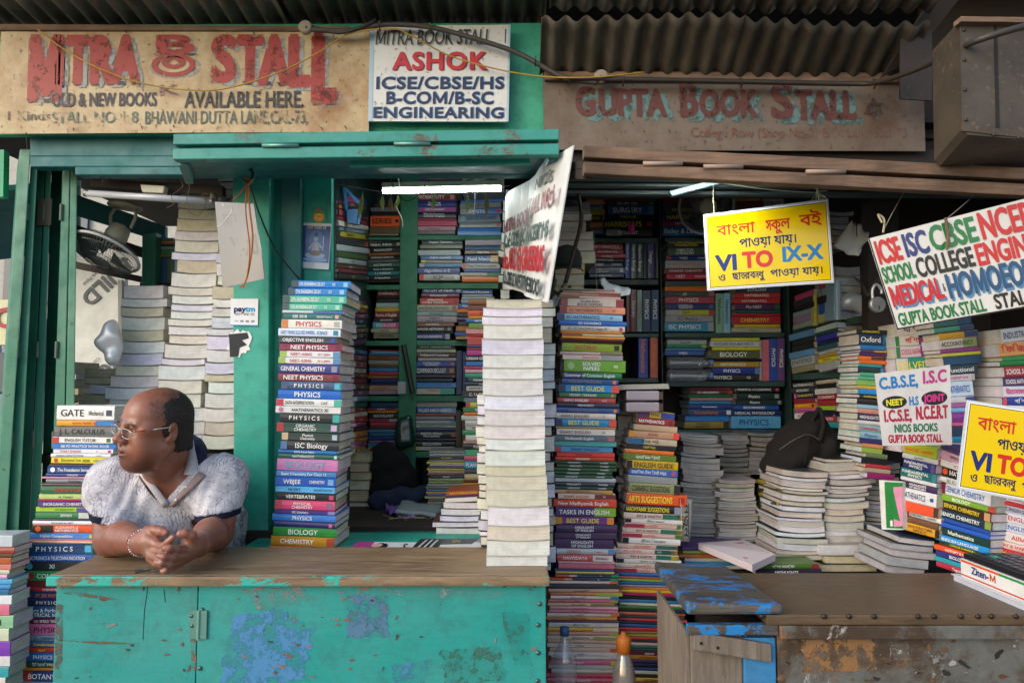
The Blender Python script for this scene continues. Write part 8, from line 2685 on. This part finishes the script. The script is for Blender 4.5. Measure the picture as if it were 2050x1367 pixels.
S('in the ACCOUNTANCY stack', [(636, 1868, 1944), (670, 1878, 1954), (720, 1888, 1960), (800, 1898, 1950), (850, 1905, 1960), (920, 1905, 1975)], 2.2, '''
12;3a6a60;w;;;E26406a
8;5a9a84;k;;;E28386a
10;cf9e2a;k;;;E28386a
14;cfc6ba;k;ACCOUNTANCY;;E8a9a5a
6;8a3a84;w;
5;c8c43a;k;
13;24486a;w;
14;2a3c44;w;Functional
10;d0ccd0;m;উচ্চমাধ্যমিক;;Rb0b0b0
22;c8d8e4;b;MATHEMATICS
9;d8d0d4;m;;;E3a4a8a
7;a8609a;w;
7;8ab8dc;k;
14;943a94;w;
6;d86a8a;k;
14;36425a;w;
10;2a88b0;w;
8;d8b8a8;k;
8;d88a3a;k;
8;d0ccc4;k;
''', skew=(-9, 2), group=gT, depth=.16)
S('in the INDUSTRIAL stack', [(655, 2002, 2075), (720, 2006, 2080), (800, 2008, 2085), (900, 2012, 2090)], 2.14, '''
18;d0d0d0;n;INDUSTRIAL
18;d89a5a;r;ফিজিক্স;
6;3a8a4a;w;
7;2a7a3a;w;
14;9a2c34;w;SCHOOL SCIENCE
12;4a2c5a;w;SCHOOL MATHEMATICS
14;d4d0dc;m;উচ্চমাধ্যমিক
11;2a3c8c;w;গণিত;;Lc84a50
14;d8d4d0;n;English;;dc82e38
9;2a3c8c;w;গণিত;;Lc84a50
11;d8d0cc;m;SCHOOL MATHEMATICS;;L3a7a44
8;d8c02a;k;
14;c0c4cc;n;SMART English
''', skew=(-8, 6), group=gT, depth=.16)
S('in the FUNDAMENTAL PHYSICS stack', [(890, 1805, 1876), (935, 1802, 1872), (1000, 1806, 1876), (1070, 1806, 1880)], (2.22, 2.12), '''
24;9cae28;o;Engineering Chemistry;;
11;b8b8b4;k;ভূগোল
19;2b3470;w;FUNDAMENTAL/PHYSICS;;R5a4a80
19;1f6468;w;FUNDAMENTAL/PHYSICS;;R3a7a80
8;d0d0d4;k;
15;3e2c56;w;HIGHLIGHTS/OF ENGLISH;;l2f2044
27;d2d4d8;n;MATHEMATICS;;q3a4a8a
22;d84e2c;r;;;R3a3428
11;d8d4cc;n;ENVIRONMENTAL CHEMISTRY;;Lc8343a
13;6a4a34;w;
18;c88e24;k;DATA STRUCTURES/WITH C;;Ld8d4cc R2a2420
''', skew=(15, 20), group=gT, depth=.17)
S('in the SENIOR CHEMISTRY stack', [(900, 1880, 1950), (960, 1876, 1975), (1010, 1880, 1984), (1090, 1876, 1982), (1150, 1870, 1975)], (2.14, 1.98), '''
12;4a3a6a;w;
18;d0a0b4;k;পদার্থ
14;d0ccc8;r;ICSE;;La8343c
22;26221f;w;MATHEMATICS;;dd8542a
11;cfcfd0;k;ISC ECONOMICS
26;d4d6d8;b;SENIOR CHEMISTRY;;L7a1a3a
14;7aaa3a;w;BIOLOGY;;Rb84a4a
18;3e2a20;y;SENIOR CHEMISTRY;;Rc89a6a
17;22394a;w;SENIOR CHEMISTRY;;R8a9a4a
9;2a4c9c;w;
9;2a5ab4;w;
17;1f3c38;w;Mathematics;;
13;2a8ccc;w;ENGLISH LANGUAGE
9;2c4a2c;y;CONCISE CHEMISTRY
11;d4502a;w;HISTORY & CIVICS
14;2e3478;w;BIOLOGY
10;2a9aa4;w;
12;b8344a;w;Together
''', skew=(26, 34), group=gT, depth=.17)
S('in the GRAMMAR stack under yellow sign', [(968, 1998, 2085), (1060, 1996, 2090), (1150, 1985, 2085)], (2.02, 1.9), '''
12;d4b4a8;r;COMPUTER APPLICATIONS;;L30306a
11;c82e34;w;English Grammar
12;d0ccd4;r;COMPUTER;;L30306a
6;c82e34;w;
13;c0c0d4;n;BASIC ENGLISH GRAMMAR
16;d8dce4;r;ENGLISH;;Le0e4e0
16;c8ccd4;b;ENGLISH;;R4a70b0
17;d8d0cc;r;AIIMS;;Ld87a4a
12;d4c0b8;r;RAY & MARTIN
14;c82c34;y;English Grammar
14;9a2030;w;Together
10;d8a8a0;r;
''', skew=(22, 26), group=gT, depth=.15)
pstack('of the grey pile below PHYSICS', [(1078, 1796, 1868), (1100, 1788, 1864), (1150, 1770, 1850)], 2.16, 5, 14, 22, ['a8a8ac', 'b8b8c0', 'b4b0b4'], bend=.001, group='books of the grey pile on the right counter', skew=(8, 10))
finish_books()
